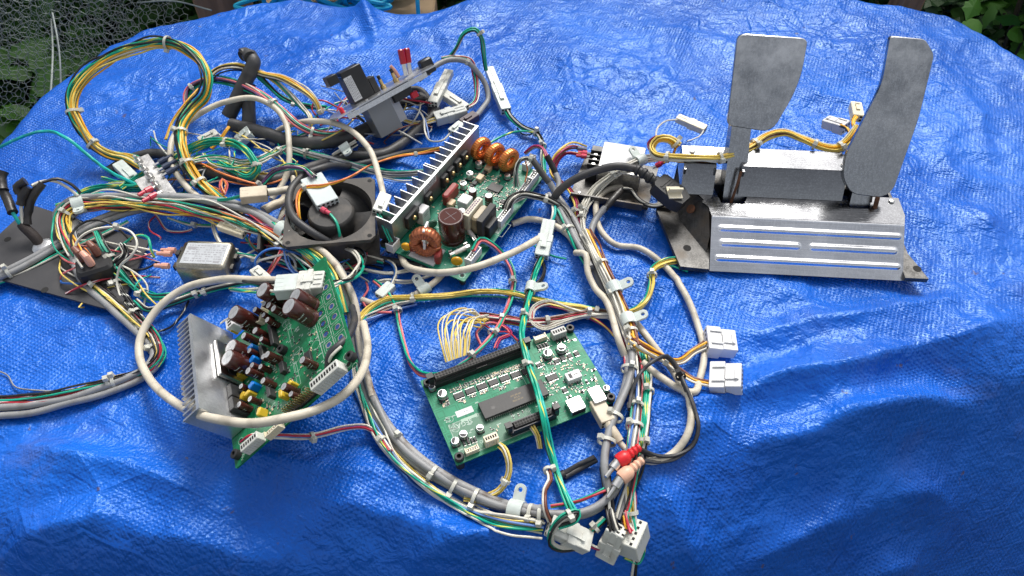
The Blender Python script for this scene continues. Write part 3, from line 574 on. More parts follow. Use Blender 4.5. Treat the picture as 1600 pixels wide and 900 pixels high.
# ================================================================ PEDAL UNIT
def pedal_unit():
    M = Matrix.Translation((.2041, .4924, 0)) @ Matrix.Rotation(-.0672, 4, 'Z')
    t = thing('pedal_unit', 'scratched steel pedal box with brake and accelerator pedals on the tarpaulin', 'pedals', M)
    loc = locator(M); Mi = M.inverted()
    def on_plane(px, py, p0, n):
        c = Mi @ Vector((0, 0, CAM_H)) * 1000; d = Mi.to_3x3() @ Vector(ray(px, py)); k = (Vector(p0) - c).dot(n) / d.dot(n); return c + d * k
    # sloped front panel with pressed ribs, folded over into the top plate: one folded sheet
    s = Vector((0, 46, 34)); ln = s.length; u = s.normalized(); nrm = Vector((0, -34, 46)).normalized()     # panel runs along u, faces along nrm
    FM = Matrix.Identity(4)
    for i, a in enumerate((Vector((1, 0, 0)), u, nrm)): FM[0][i], FM[1][i], FM[2][i] = a
    def front():
        nx, ny = 150, 60; V = []; F = []
        def slot(x, y, x0, x1, yc, hw):
            dx = max(x0 - x, 0, x - x1); d = math.hypot(dx, y - yc); return math.exp(-(d / hw) ** 4)
        for j in range(ny + 1):
            for i in range(nx + 1):
                x = 196 * i / nx; y = ln * j / ny
                h = 2.6 * (slot(x, y, 10, 190, 45, 2.6) + slot(x, y, 12, 88, 30, 3.0) + slot(x, y, 104, 186, 30, 3.0) + slot(x, y, 8, 190, 14, 2.6))
                h += .5 * math.sin(x * .03) * math.sin(y * .06)
                p = FM.to_3x3() @ Vector((x, y, h)); V.append(tuple(p))
        F = [(j * (nx + 1) + i, j * (nx + 1) + i + 1, (j + 1) * (nx + 1) + i + 1, (j + 1) * (nx + 1) + i) for j in range(ny) for i in range(nx)]
        mb = MB(); mb.add(V, F)
        # back skin gives the sheet a thickness of 2 mm
        o = len(mb.v); mb.v += [(x, y + 1.2, z - 1.6) for x, y, z in mb.v[:o]]; mb.f += [tuple(reversed([k + o for k in q])) for q in F]
        rim = [i for i in range(nx + 1)] + [j * (nx + 1) + nx for j in range(1, ny + 1)] + [ny * (nx + 1) + i for i in range(nx - 1, -1, -1)] + [j * (nx + 1) for j in range(ny - 1, 0, -1)]
        mb.f += [(rim[i], rim[i] + o, rim[(i + 1) % len(rim)] + o, rim[(i + 1) % len(rim)]) for i in range(len(rim))]
        return mb
    part('front_panel', front(), FRT, t, smooth=50)
    # top plate (z 34), with slots for the arms and a cut-away left edge
    top = [(0, 46.3), (196, 46.3), (200, 60), (200, 86), (172, 86), (166, 68), (146, 68), (146, 86), (44, 86), (36, 66), (12, 66), (6, 90), (-18, 93), (-15, 83), (-6, 70), (-8, 66), (-2, 60)]
    part('top_plate', MB().prism(top, 32, 34), PLS, t)
    part('fold_bead', MB().tube([(0.5, 46.4, 32.4), (195.5, 46.4, 32.4)], 1.9, 10), FRT, t)
    # side walls under the top plate
    def wall(poly, x0, x1, m): # polygon in the y,z plane
        mb = MB(); n = len(poly); V = [(x0, y, z) for y, z in poly] + [(x1, y, z) for y, z in poly]
        mb.add(V, [tuple(range(n)), tuple(range(2 * n - 1, n - 1, -1))] + [(i, n + i, n + (i + 1) % n, (i + 1) % n) for i in range(n)]); return part('side_wall', mb, m, t)
    wall([(3, .8), (120, .8), (120, 30), (90, 31.5), (48, 31.5)], .6, 3.5, CST)
    wall([(3, .8), (122, .8), (122, 30), (86, 31.5), (48, 31.5)], 192.5, 195.4, CST)
    # raised rear cover
    def cover(x0, x1, name='rear_cover'):
        mb = MB(); pr = [(77, 34.3), (91, 60.5), (93, 62.5), (122, 62.5), (124, 60), (126, 8), (123, 8), (121, 59), (94, 59.5), (80.5, 34.3)]
        n = len(pr); V = [(x0, y, z) for y, z in pr] + [(x1, y, z) for y, z in pr]
        mb.add(V, [tuple(range(n)), tuple(range(2 * n - 1, n - 1, -1))] + [(i, n + i, n + (i + 1) % n, (i + 1) % n) for i in range(n)])
        mb.box(x0 + .3, x0 + 2.5, 87, 122.5, 34.3, 60); mb.box(x1 - 2.5, x1 - .3, 87, 122.5, 34.3, 60); return part(name, mb, PLS, t)
    cover(-30, 4); cover(30.5, 139)
    part('rear_deck', MB().box(4.3, 30.2, 101, 123, 58, 61.2), PLS, t)
    part('rear_deck', MB().box(139.3, 150, 96, 122, 56, 60), PLS, t)
    part('inner_block', MB().cb(86, 108, 200, 24, 2, 33.5, 1), CST, t)
    # foot flanges, thick cast plate; the left one with its strengthening gusset
    def flange(poly, hole):
        part('base_flange', MB().prism(poly, .5, 6.0), CST, t)
        part('bolt_hole', MB().lathe([(4.2, 6.1), (4.2, 6.25)], 16, None, *hole), DRK, t)
    flange([(-2, -3), (-31, -1), (-51, 80), (-44, 122), (-1, 124), (.4, 20)], (-22, 25))
    flange([(195.7, -1), (219, -1), (207, 33), (205, 120), (195.7, 120)], (211, 12))
    gs = MB(); V = [(-3, 20, 6), (-27, 66, 6), (-30, 120, 6), (-1, 118, 6), (-1, 58, 31), (-9, 76, 33), (-20, 92, 33), (-28, 120, 58), (-2, 120, 58), (-1, 30, 20)]
    gs.add(V, [(0, 9, 4, 5, 1), (1, 5, 6, 7, 2), (2, 7, 8, 3), (4, 3, 8, 7, 6, 5), (0, 1, 2, 3), (0, 3, 4, 9)]); part('gusset', gs, CST, t, smooth=60)
    part('gusset_hole', MB().lathe([(5, 0), (5, .6)], 16), RST, t, T(-17.5, 67, 22, 28, RY(-48)))
    for x, y, z in ((-13, 88, 34), (191, 80, 34), (-20, 112, 62.5), (136, 100, 62.5)):
        mb = MB(); mb.lathe([(3.2, 0), (3.2, .8), (2.2, 2.0), (.4, 2.4)], 14, None, x, y); part('screw', mb, PIN, t, T(0, 0, z + .1))
    # pedals: flat plates tilted back 60 degrees, carried by welded arms through the slots
    ang = math.radians(60); n = Vector((0, -math.sin(ang), math.cos(ang)))
    def pedal(outline, p0, thick):
        pts = []
        for q in outline: pts.append(on_plane(q[0], q[1], p0, n))
        # round the corners
        rp = []; k = len(pts)
        for i in range(k):
            a, b, c = pts[i - 1], pts[i], pts[(i + 1) % k]; r = min(outline[i][2], (a - b).length * .45, (c - b).length * .45)
            A = b + (a - b).normalized() * r; C2 = b + (c - b).normalized() * r
            for w in np.linspace(0, 1, 5): rp.append(A * (1 - w) ** 2 + b * 2 * w * (1 - w) + C2 * w * w)
        cen = sum(rp, Vector((0, 0, 0))) / len(rp); inset = [q + (cen - q).normalized() * .7 for q in rp]; m = len(rp)
        V = [tuple(q - n * thick) for q in rp] + [tuple(q - n * .7) for q in rp] + [tuple(q) for q in inset]
        F = [tuple(range(m - 1, -1, -1)), tuple(range(2 * m, 3 * m))] + [(j * m + i, j * m + (i + 1) % m, (j + 1) * m + (i + 1) % m, (j + 1) * m + i) for j in (0, 1) for i in range(m)]
        mb = MB(); mb.add([(v[0], v[1], v[2]) for v in V], F); return mb, cen
    # orientation of outlines is clockwise in the picture; faces are fixed by recalculation below
    bm1, c1 = pedal([(1153, 52, 9), (1263, 60, 7), (1250, 132, 22), (1206, 207, 12), (1136, 196, 6)], (28, 76, 34), 5)
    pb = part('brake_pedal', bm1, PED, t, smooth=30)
    bm2, c2 = pedal([(1391, 56, 4), (1446, 61, 5), (1460, 86, 4), (1436, 186, 14), (1396, 297, 10), (1378, 309, 6), (1330, 303, 8), (1317, 278, 8), (1320, 245, 8), (1378, 132, 14)], (157, 71, 34), 5)
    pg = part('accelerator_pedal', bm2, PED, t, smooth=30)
    import bmesh
    for o in (pb, pg):
        b = bmesh.new(); b.from_mesh(o.data); bmesh.ops.recalc_face_normals(b, faces=b.faces); b.to_mesh(o.data); b.free()
    d = Vector((0, math.cos(ang), math.sin(ang)))
    def arm(base, tip, w0, w1, name):
        mb = MB(); a = Vector(base); b = Vector(tip); x = Vector((1, 0, 0)); back = -n
        V = []
        for k, w, de in ((0, w0, 26), (.45, (w0 + w1) / 2, 20), (1, w1, 11)):
            p = a.lerp(b, k) + back * 5.6
            V += [tuple(p - x * w / 2), tuple(p + x * w / 2), tuple(p + x * w / 2 + back * de), tuple(p - x * w / 2 + back * de)]
        F = [(3, 2, 1, 0), (8, 9, 10, 11)] + [(4 * j + i, 4 * j + (i + 1) % 4, 4 * j + 4 + (i + 1) % 4, 4 * j + 4 + i) for j in (0, 1) for i in range(4)]
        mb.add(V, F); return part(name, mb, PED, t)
    b0 = on_plane(1146, 330, (28, 76, 34), n); b1 = on_plane(1166, 150, (28, 76, 34), n)
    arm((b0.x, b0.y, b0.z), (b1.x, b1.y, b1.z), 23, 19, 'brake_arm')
    mb = MB(); q = Vector((b0.x + 12, b0.y, b0.z)); mb.tube([tuple(Vector((24, 70, 30)) - n * 3), tuple(Vector((27, 78, 50)) - n * 2), tuple(Vector((29, 84, 62)) - n * 3)], 1.6, 6); part('rust_streak', mb, RST, t)
    g0 = on_plane(1345, 336, (157, 71, 34), n); g1 = on_plane(1362, 250, (157, 71, 34), n)
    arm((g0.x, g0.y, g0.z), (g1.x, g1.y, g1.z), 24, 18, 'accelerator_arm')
    part('pivot_pin', MB().lathe([(2.4, 0), (2.4, 12)], 10), RST, t, T(172, 70, 33, 0, RX(-24)))
    return t
pedal_unit()
# ================================================================ COMPONENT LIBRARY (local mm, standing on z = 0)
def comp(parent, name, me, x, y, z=0, rz=0, subs=(), tilt=None):
    o = new(name, me, parent, T(x, y, z, rz, tilt))
    for nm, m2 in subs: new(nm, m2, o)
    return o
def L_can(r, h, m, key, n=20, top=CAPT):
    body = lib(('can', r, h, key), lambda: MB().lathe([(r * .94, 0), (r, .6), (r, h * .12), (r * .94, h * .15), (r * .94, h * .18), (r, h * .21), (r, h - .7), (r * .94, h)], n).mesh('sleeve', m))
    cap = lib(('cantop', r, h, key), lambda: MB().lathe([(r * .84, h - .2), (r * .84, h + .12), (r * .1, h + .05)], n).mesh('can_top', top))
    cross = lib(('vent', r, h, key), lambda: MB().box(-r * .6, r * .6, -.12, .12, h + .1, h + .16).box(-.12, .12, -r * .6, -.12, h + .1, h + .16).box(-.12, .12, .12, r * .6, h + .1, h + .16).mesh('vent_score', INKG))
    return body, [('can_top', cap), ('vent_score', cross)]
def can(parent, x, y, r, h, m=CAPB, key='b', name='capacitor', tilt=None, mark=True, top=CAPT):
    b, s = L_can(r, h, m, key, 20, top); s = list(s)
    if mark and r > 3:
        # pale print wrapped on the sleeve: short bars of illegible lettering
        def band():
            mb = MB(); rr = r + .05
            for row in range(2):
                z0 = h * (.4 + .16 * row); a = -.2
                for k in range(5 + row):
                    w = .06 + .05 * ((k * 7 + row) % 3); hh = min(1.1, h * .05)
                    V = []
                    for q in (a, a + w): V += [(rr * math.cos(q - 1.9), rr * math.sin(q - 1.9), z0), (rr * math.cos(q - 1.9), rr * math.sin(q - 1.9), z0 + hh)]
                    mb.add(V, [(0, 2, 3, 1)]); a += w + .06
            return mb.mesh('print', SILK)
        s.append(('print', lib(('print', r, h), band)))
    return comp(parent, name, b, x, y, 0, random.uniform(-20, 20), s, tilt)
def alcan(parent, x, y, r, h):
    b = lib(('al', r, h), lambda: MB().lathe([(r * .96, 1.2), (r, 1.6), (r, h * .3), (r * .93, h * .36), (r, h * .42), (r, h - .5), (r * .93, h)], 18).mesh('can', mat('can_aluminium', (.66, .67, .68), .33, .9, var=.1, vs=200)))
    base = lib(('alb', r), lambda: MB().cb(0, 0, r * 2.1, r * 2.1, 0, 1.3, .8).mesh('base', BLK))
    mk = lib(('alm', r, h), lambda: MB().prism(arc(0, 0, r * .86, 10, 60, 240), h + .02, h + .06).mesh('polarity_mark', INK))
    return comp(parent, 'capacitor', b, x, y, 0, random.choice((0, 90)) , [('base', base), ('polarity_mark', mk)])
def block(parent, name, x, y, lx, ly, h, m, rz=0, c=.5, subs=(), z=0, tilt=None):
    me = lib((name, lx, ly, h, m.name), lambda: MB().cb(0, 0, lx, ly, 0, h, c).mesh(name, m)); return comp(parent, name, me, x, y, z, rz, subs, tilt)
def chip(parent, x, y, lx, ly, h=1.8, rz=0, pins=8, name='chip', lift=.2):
    body = lib(('chip', lx, ly, h), lambda: MB().cb(0, 0, lx, ly, lift, h, .3).mesh('chip', CHIP))
    def legs():
        mb = MB(); p = lx * .94 / pins
        for i in range(pins):
            xx = -lx * .47 + p * (i + .5)
            for s in (-1, 1):
                mb.box(xx - p * .24, xx + p * .24, min(s * ly * .5, s * (ly * .5 + .9)), max(s * ly * .5, s * (ly * .5 + .9)), .05, h * .45)
        return mb.mesh('pins', PIN)
    return comp(parent, name, body, x, y, 0, rz, [('pins', lib(('legs', lx, ly, pins), legs))])
def header(parent, x, y, n, pitch, w, h, rz=0, m=NYC, name='pin_header', wall=1.0, pins=True):
    """open topped shrouded connector with its pins"""
    l = n * pitch + 2 * wall
    def body():
        mb = MB(); mb.box(-l / 2, l / 2, -w / 2, w / 2, 0, h * .3)
        mb.box(-l / 2, l / 2, -w / 2, -w / 2 + wall, h * .3, h); mb.box(-l / 2, -l / 2 + wall, -w / 2 + wall, w / 2, h * .3, h); mb.box(l / 2 - wall, l / 2, -w / 2 + wall, w / 2, h * .3, h)
        mb.box(-l / 2 + wall, l / 2 - wall, w / 2 - wall, w / 2, h * .3, h * .72)
        for i in range(n - 1): mb.box(-l / 2 + wall + pitch * (i + 1) - .2, -l / 2 + wall + pitch * (i + 1) + .2, -w / 2 - .35, -w / 2, h * .1, h * .85)
        return mb.mesh(name, m)
    def pn():
        mb = MB()
        for i in range(n):
            xx = -l / 2 + wall + pitch * (i + .5); mb.box(xx - .35, xx + .35, -.35, .35, h * .3, h * .85)
        return mb.mesh('pins', PIN)
    return comp(parent, name, lib((name, n, pitch, w, h, m.name), body), x, y, 0, rz, [('pins', lib(('hp', n, pitch, w, h, wall), pn))] if pins else [])
def plug(parent, x, y, n, pitch, w, h, rz=0, m=NYL, name='connector'):
    """closed wire housing seated on the board: ribbed front and cavities on top"""
    l = n * pitch + 1.6
    def body():
        mb = MB(); mb.cb(0, 0, l, w, 0, h, .4)
        for i in range(n): mb.box(-l / 2 + .8 + pitch * (i + .18), -l / 2 + .8 + pitch * (i + .82), -w / 2 - .5, -w / 2 - .05, h * .08, h * .8)
        mb.box(-l * .35, l * .35, w / 2 + .05, w / 2 + 1.1, h * .2, h * .6); return mb.mesh(name, m)
    def cav():
        mb = MB()
        for i in range(n):
            xx = -l / 2 + .8 + pitch * (i + .5); mb.box(xx - pitch * .3, xx + pitch * .3, -w * .22, w * .22, h + .02, h + .1)
        return mb.mesh('cavities', DRK)
    return comp(parent, name, lib((name, n, pitch, w, h, m.name), body), x, y, 0, rz, [('cavities', lib(('cv', n, pitch, w, h), cav))])
def torus_coil(R, r, turns, m, flat=1.0, gap=0.0):
    """toroid with real turns of wire: bulging windings"""
    n = turns * 6; k = 12; V = []; F = []
    for i in range(n):
        a = 2 * math.pi * i / n; ph = (i % 6) / 6.0; bulge = .28 * abs(math.sin(math.pi * ph)) * (2 * math.pi * R / turns) * .5
        inside = (abs(((a / math.pi) % 1) - .5) > .5 - gap); rr = (r - .9 if inside else r + bulge)
        for j in range(k):
            b = 2 * math.pi * j / k; sq = 1.0 / max(abs(math.cos(b)), abs(math.sin(b))) ** .45
            V.append(((R + rr * sq * math.cos(b)) * math.cos(a), (R + rr * sq * math.cos(b)) * math.sin(a), rr * sq * math.sin(b) * flat))
    F = [(i * k + j, ((i + 1) % n) * k + j, ((i + 1) % n) * k + (j + 1) % k, i * k + (j + 1) % k) for i in range(n) for j in range(k)]
    mb = MB(); mb.add(V, F); return mb
def smd_field(parent, loc_pts, name='small_components'):
    """tiny resistors and capacitors, too small to pick apart"""
    a = MB(); b = MB(); c = MB()
    for x, y, hz in loc_pts:
        w, l = (.8, 1.6) if random.random() < .7 else (1.25, 2.1)
        if random.random() < .5: w, l = l, w
        h = random.uniform(.4, .8); (a if random.random() < .62 else b).box(x - w / 2, x + w / 2, y - l / 2, y + l / 2, hz, hz + h)
        if w > l: c.box(x - w / 2 - .3, x - w / 2 - .01, y - l / 2, y + l / 2, hz, hz + h); c.box(x + w / 2 + .01, x + w / 2 + .3, y - l / 2, y + l / 2, hz, hz + h)
        else: c.box(x - w / 2, x + w / 2, y - l / 2 - .3, y - l / 2 - .01, hz, hz + h); c.box(x - w / 2, x + w / 2, y + l / 2 + .01, y + l / 2 + .3, hz, hz + h)
    for mb, m, nm in ((a, CHIP, 'small_resistors'), (b, TAN, 'small_capacitors'), (c, SLD, 'solder_ends')):
        if mb.v: tag(part(nm, mb, m, parent), kind='stuff')
def silk(parent, rings=(), lines=(), ticks=0, area=None, m=SILK, hz=.04, boxes=()):
    mb = MB()
    for x, y, r in rings:
        n = 14; o = arc(x, y, r, n); i = arc(x, y, r - .3, n); mb.add([(p[0], p[1], hz) for p in o] + [(p[0], p[1], hz) for p in i], [(k, (k + 1) % n, n + (k + 1) % n, n + k) for k in range(n)])
    for x0, y0, x1, y1, w in lines:
        d = Vector((x1 - x0, y1 - y0)); d.normalize(); nx, ny = -d.y * w / 2, d.x * w / 2
        mb.add([(x0 - nx, y0 - ny, hz), (x1 - nx, y1 - ny, hz), (x1 + nx, y1 + ny, hz), (x0 + nx, y0 + ny, hz)], [(0, 1, 2, 3)])
    for x, y, lx, ly in boxes:
        w = .3
        for a in ((x - lx / 2, y - ly / 2, x + lx / 2, y - ly / 2 + w), (x - lx / 2, y + ly / 2 - w, x + lx / 2, y + ly / 2), (x - lx / 2, y - ly / 2 + w, x - lx / 2 + w, y + ly / 2 - w), (x + lx / 2 - w, y - ly / 2 + w, x + lx / 2, y + ly / 2 - w)):
            mb.add([(a[0], a[1], hz), (a[2], a[1], hz), (a[2], a[3], hz), (a[0], a[3], hz)], [(0, 1, 2, 3)])
    for _ in range(ticks):
        x = random.uniform(area[0], area[2]); y = random.uniform(area[1], area[3])
        for k in range(random.randint(2, 4)):
            w = random.uniform(.5, .9); mb.add([(x, y, hz), (x + w, y, hz), (x + w, y + 1.1, hz), (x, y + 1.1, hz)], [(0, 1, 2, 3)]); x += w + .35
    if mb.v: tag(part('silkscreen', mb, m, parent), kind='stuff')
def traces(parent, m, segs, hz=.02, w=.35):
    mb = MB()
    for pts in segs:
        for (x0, y0), (x1, y1) in zip(pts[:-1], pts[1:]):
            d = Vector((x1 - x0, y1 - y0))
            if d.length < .01: continue
            d.normalize(); nx, ny = -d.y * w / 2, d.x * w / 2
            mb.add([(x0 - nx, y0 - ny, hz), (x1 - nx, y1 - ny, hz), (x1 + nx, y1 + ny, hz), (x0 + nx, y0 + ny, hz)], [(0, 1, 2, 3)])
    if mb.v: tag(part('copper_traces', mb, m, parent), kind='stuff')
def board(parent, w, h, m, th=1.6, holes=()):
    """board sheet, top at z = 0; drilled corner holes show as dark rings of bare pad"""
    part('circuit_board', MB().prism(rrect(w / 2, h / 2, w, h, 1.5), -th, 0), m, parent)
    for x, y in holes:
        part('mounting_hole', MB().lathe([(2.0, .03), (2.0, .06)], 16, None, x, y), DRK, parent); silk(parent, rings=[(x, y, 3.2)], hz=.03)
def wave_trace(x0, y0, x1, y1, n): return [[(x0 + (x1 - x0) * i / n, y0), (x0 + (x1 - x0) * i / n + random.uniform(-1, 1), (y0 + y1) / 2), (x0 + (x1 - x0) * i / n + random.uniform(-3, 3), y1)] for i in range(n)]

# ================================================================ INPUT-OUTPUT BOARD
def io_board():
    A = np.array([-46.1, 269.4, 14]); B = np.array([91.3, 330.7, 14]); D = np.array([-79.2, 349.8, 14])
    ex = (B - A); ex /= np.linalg.norm(ex); ey = np.array([-ex[1], ex[0], 0]); W_, H_ = 150.5, 89.5
    M = frame_m(A, ex, ey); t = thing('io_board', 'bright green circuit board with long black chip beside the thick harness loop', 'circuit board', M); g = locator(M)
    Z = lambda x, y, hz=0: g(640 + x / 3.462, 470 + y / 3.462, hz)
    board(t, W_, H_, PCB2)
    part('bare_strip', MB().prism(rrect(3.6 + 38, 3.6 + 17, 70, 34, 2), .01, .03), PCB2D, t)
    for (x, y) in ((868, 150), (1088, 523), (268, 845), (98, 445)):
        lx, ly = Z(x, y, 3); mb = MB(); mb.lathe([(3.6, 0), (4.0, .6), (4.0, 4.4), (3.5, 5), (2.0, 5), (1.9, 1.5)], 18, None, lx, ly); f = part('rubber_foot', mb, RUB, t)
        part('foot_post', MB().lathe([(3.4, -14), (3.9, -13), (3.3, -1.7)], 14, None, lx, ly), RUB, f)
    # long flat-cable connector at the back edge
    x0, y0 = Z(150, 372, 0); x1, y1 = Z(655, 212, 0); cx, cy = (x0 + x1) / 2, max(H_ - 9, 0); ln = 93
    cx = 8 + ln / 2
    bd = MB(); bd.cb(0, 0, ln, 9.5, 0, 7, .6); bd.box(-ln / 2 + 3, ln / 2 - 3, -4.2, -3.2, 7, 9.5); bd.box(-ln / 2 + 3, ln / 2 - 3, 3.2, 4.2, 7, 9.5); bd.box(-5, 5, -5.4, -4.3, 1.5, 9)
    c = comp(t, 'ribbon_connector', bd.mesh('ribbon_connector', BLK), cx, cy)
    s = MB(); s.cb(0, 0, ln - 7, 6, 7, 13, .4); new('socket', s.mesh('socket', BLKD), c)
    h = MB()
    for i in range(30):
        for r in (-1, 1): h.box(-ln / 2 + 5 + i * 2.85, -ln / 2 + 6.9 + i * 2.85, r * 1.4 - .9, r * 1.4 + .9, 13.02, 13.1)
    new('cavities', h.mesh('cavities', DRK), c)
    lt = lib('latch', lambda: MB().prism([(-2, -3.5), (2, -3.5), (2, 3.5), (-2, 3.5)], 5, 15).box(-3.4, 2.6, -2.6, 2.6, 15, 17).mesh('latch', BLK))
    for sx in (-1, 1): new('latch', lt, c, T(sx * (ln / 2 + .2), 0, 0, 0 if sx < 0 else 180))
    # driver chips in a row with their resistors
    pts = []
    for (x, y) in ((268, 515), (330, 490), (392, 466), (453, 444), (514, 422), (574, 402), (632, 382)):
        lx, ly = Z(x, y); chip(t, lx, ly, 9.2, 5.6, 1.7, 0, 9)
        for k in range(14): pts.append((lx - 5 + (k % 7) * 1.65, ly + 6.2 + (k // 7) * 2.4 + random.uniform(-.2, .2), 0))
        for k in range(4): pts.append((lx - 2 + k * 1.5, ly - 5.5, 0))
    # long 64-pin chip
    x0, y0 = Z(362, 560, 5); x1, y1 = Z(690, 452, 5); lx = (x0 + x1) / 2 + 3.5; ly = Z(520, 548, 4)[1]
    body = MB(); body.cb(0, 0, 61, 17, 1, 5.2, .4); c = comp(t, 'long_chip', body.mesh('long_chip', CHIP), lx, ly)
    pn = MB()
    for i in range(32):
        for sgn in (-1, 1):
            px = -57.5 / 2 + i * 1.855; pn.box(px - .45, px + .45, min(sgn * 8.51, sgn * 9.3), max(sgn * 8.51, sgn * 9.3), 0.05, 2.9)
    new('pins', pn.mesh('pins', PIN), c)
    new('index_dimple', MB().lathe([(1.9, 5.21), (1.9, 5.24)], 16, None, 21, 1).mesh('index_dimple', DRK), c); new('mould_mark', MB().lathe([(1.7, 5.21), (1.7, 5.23)], 16, None, -20, -1).mesh('mould_mark', BLK), c)
    for k, (s_, yy) in enumerate((('AF2 8B100', 2.6), ('015-4', 0), ('8251-N A9', -2.6))): new('chip_print', text_mesh(s_, 2.2, GOLD), c, T(3, yy, 5.25))
    # front box header with latches
    lx, ly = Z(655, 650, 4); hd = MB(); hd.cb(0, 0, 43, 9, 0, 6, .5); hd.box(-19, 19, -4.4, -3.4, 6, 8.6); hd.box(-19, 19, 3.4, 4.4, 6, 8.6)
    c = comp(t, 'box_header', hd.mesh('box_header', mat('header_navy', (.008, .010, .022), .4)), lx + 1, ly - 1)
    new('socket', MB().cb(0, 0, 34, 5.6, 6, 10.5, .4).mesh('socket', BLKD), c)
    h = MB()
    for i in range(13):
        for r in (-1, 1): h.box(-15.8 + i * 2.5, -14 + i * 2.5, r * 1.3 - .85, r * 1.3 + .85, 10.52, 10.6)
    new('cavities', h.mesh('cavities', DRK), c)
    for sx in (-1, 1): new('latch', lt, c, T(sx * 21.8, 0, -2, 0 if sx < 0 else 180))
    # electrolytics
    for x, y, r, hh in ((122, 470, 3.1, 6), (178, 512, 4.1, 7), (747, 292, 4.1, 7), (820, 264, 4.1, 7), (1063, 478, 2.9, 5.5), (381, 694, 3.2, 6), (292, 728, 3.5, 6.2), (247, 765, 3.5, 6.2)):
        lx, ly = Z(x, y, 3); alcan(t, lx, ly, r, hh)
    for x, y in ((795, 330), (830, 314), (865, 301), (902, 288)): chip(t, *Z(x, y), 4.6, 4.6, 1.6, 0, 4)
    chip(t, *Z(770, 418), 10.5, 6, 1.8, 0, 10); chip(t, *Z(840, 486), 4.5, 4.2, 1.5, 0, 4); chip(t, *Z(700, 350), 5, 4, 1.5, 0, 4)
    for x, y in ((786, 555), (862, 520), (930, 490), (995, 375), (960, 440), (996, 425)): chip(t, *Z(x, y), 2.4, 2.6, 1.4, random.choice((0, 90)), 2)
    # pale relay with a scratched top
    lx, ly = Z(885, 408, 4); c = block(t, 'relay', lx, ly, 14, 8.6, 6.5, WHT, 0, .5); new('relay_print', MB().box(-4.5, -1.5, -2.5, 2.5, 6.52, 6.56).box(0, 4.5, -.4, .4, 6.52, 6.56).mesh('relay_print', INK), c)
    l2 = MB()
    for i in range(5): l2.box(-5.8 + i * 2.7, -4.9 + i * 2.7, -5.6, -4.4, .05, 2.5)
    new('pins', l2.mesh('pins', PIN), c)
    # USB sockets
    lx, ly = Z(898, 560, 6); u = MB(); u.cb(0, 0, 14.5, 13.5, .1, 7, .7); c = comp(t, 'usb_socket', u.mesh('usb_socket', PIN), lx, ly)
    new('spring_slots', MB().box(-4.6, -3.6, -6, 2.5, 7.02, 7.08).box(-3.6, -1.6, 1.5, 2.5, 7.02, 7.08).box(3.6, 4.6, -6, 2.5, 7.02, 7.08).box(1.6, 3.6, 1.5, 2.5, 7.02, 7.08).box(-3.6, -2.2, 4.4, 5.6, 7.02, 7.08).box(2.2, 3.6, 4.4, 5.6, 7.02, 7.08).mesh('spring_slots', DRK), c)
    new('mouth', MB().box(-6.3, 6.3, -6.95, -6.8, 1, 6).mesh('mouth', DRK), c)
    lx, ly = Z(1010, 505, 9); u = MB(); u.cb(0, 0, 12.2, 16, .1, 11, .8); c = comp(t, 'usb_socket', u.mesh('usb_socket', PIN), lx, ly - 1)
    new('seam', MB().box(-6, 6, 3, 3.3, 11.02, 11.06).mesh('seam', INKG), c)
    # headers
    header(t, *Z(705, 212), 5, 2.0, 5, 6, 0, NYC); header(t, *Z(338, 815), 5, 2.0, 5, 5.5, 0, NYC)
    plug(t, *Z(805, 178, 4), 5, 2.5, 7, 9, 0, mat('nylon_grey', (.42, .42, .40), .45)); plug(t, *Z(441, 755, 4), 5, 2.1, 6.5, 10, 0, NYC)
    for x, y in ((697, 255), (712, 250), (728, 245), (744, 240), (795, 220), (813, 215), (832, 210), (850, 204), (295, 772), (318, 765), (338, 757), (355, 752)): chip(t, *Z(x, y), 2.0, 4.2, 1.8, 0, 2, 'diode')
    # paper label, maker's lettering (reads upside down from here)
    lx, ly = Z(297, 600); comp(t, 'paper_label', MB().prism(rrect(0, 0, 15.5, 6.2, .3), .03, .12).mesh('paper_label', LBL), lx, ly)
    new('label_print', MB().box(-1.6, -.4, -.4, .4, .14, .16).box(.6, 1.8, -.4, .4, .14, .16).mesh('label_print', INKG), t, T(lx + 1, ly, 0))
    lx, ly = Z(296, 662); new('silk_lettering', text_mesh('SEGA', 6.2, SILK), t, T(lx, ly, .05, 180))
    lx, ly = Z(322, 633); comp(t, 'silk_bar', MB().prism(rrect(0, 0, 15, 2.6, .2), .03, .05).mesh('silk_bar', mat('silk_faded', (.36, .50, .40), .6)), lx, ly)
    lx, ly = Z(232, 672); silk(t, rings=[(lx, ly + 6, 3), (lx + 1, ly - 4, 3.6), (lx - 1, ly - 1, 2.4)], ticks=14, area=(lx - 5, ly - 6, lx + 4, ly + 9))
    for x, y in ((400, 498), (505, 470), (288, 545), (200, 560), (783, 468)):
        lx, ly = Z(x, y); pts += [(lx + random.uniform(-3, 3), ly + random.uniform(-1.6, 1.6), 0) for _ in range(9)]
    for _ in range(120):
        lx, ly = Z(random.uniform(700, 1040), random.uniform(318, 500)); pts.append((lx, ly, 0))
    for _ in range(36):
        lx, ly = Z(random.uniform(690, 880), random.uniform(180, 320)); pts.append((lx, ly, 0))
    pts += [(*Z(x + random.uniform(-12, 12), y + random.uniform(-12, 12)), 0) for x, y in ((265, 435), (265, 445), (300, 430), (560, 625), (600, 610), (440, 700), (470, 690), (770, 520), (790, 590), (210, 545), (180, 560)) for _ in range(2)]
    pts = [q for q in pts if 2 < q[0] < W_ - 2 and 2 < q[1] < H_ - 2]
    smd_field(t, pts)
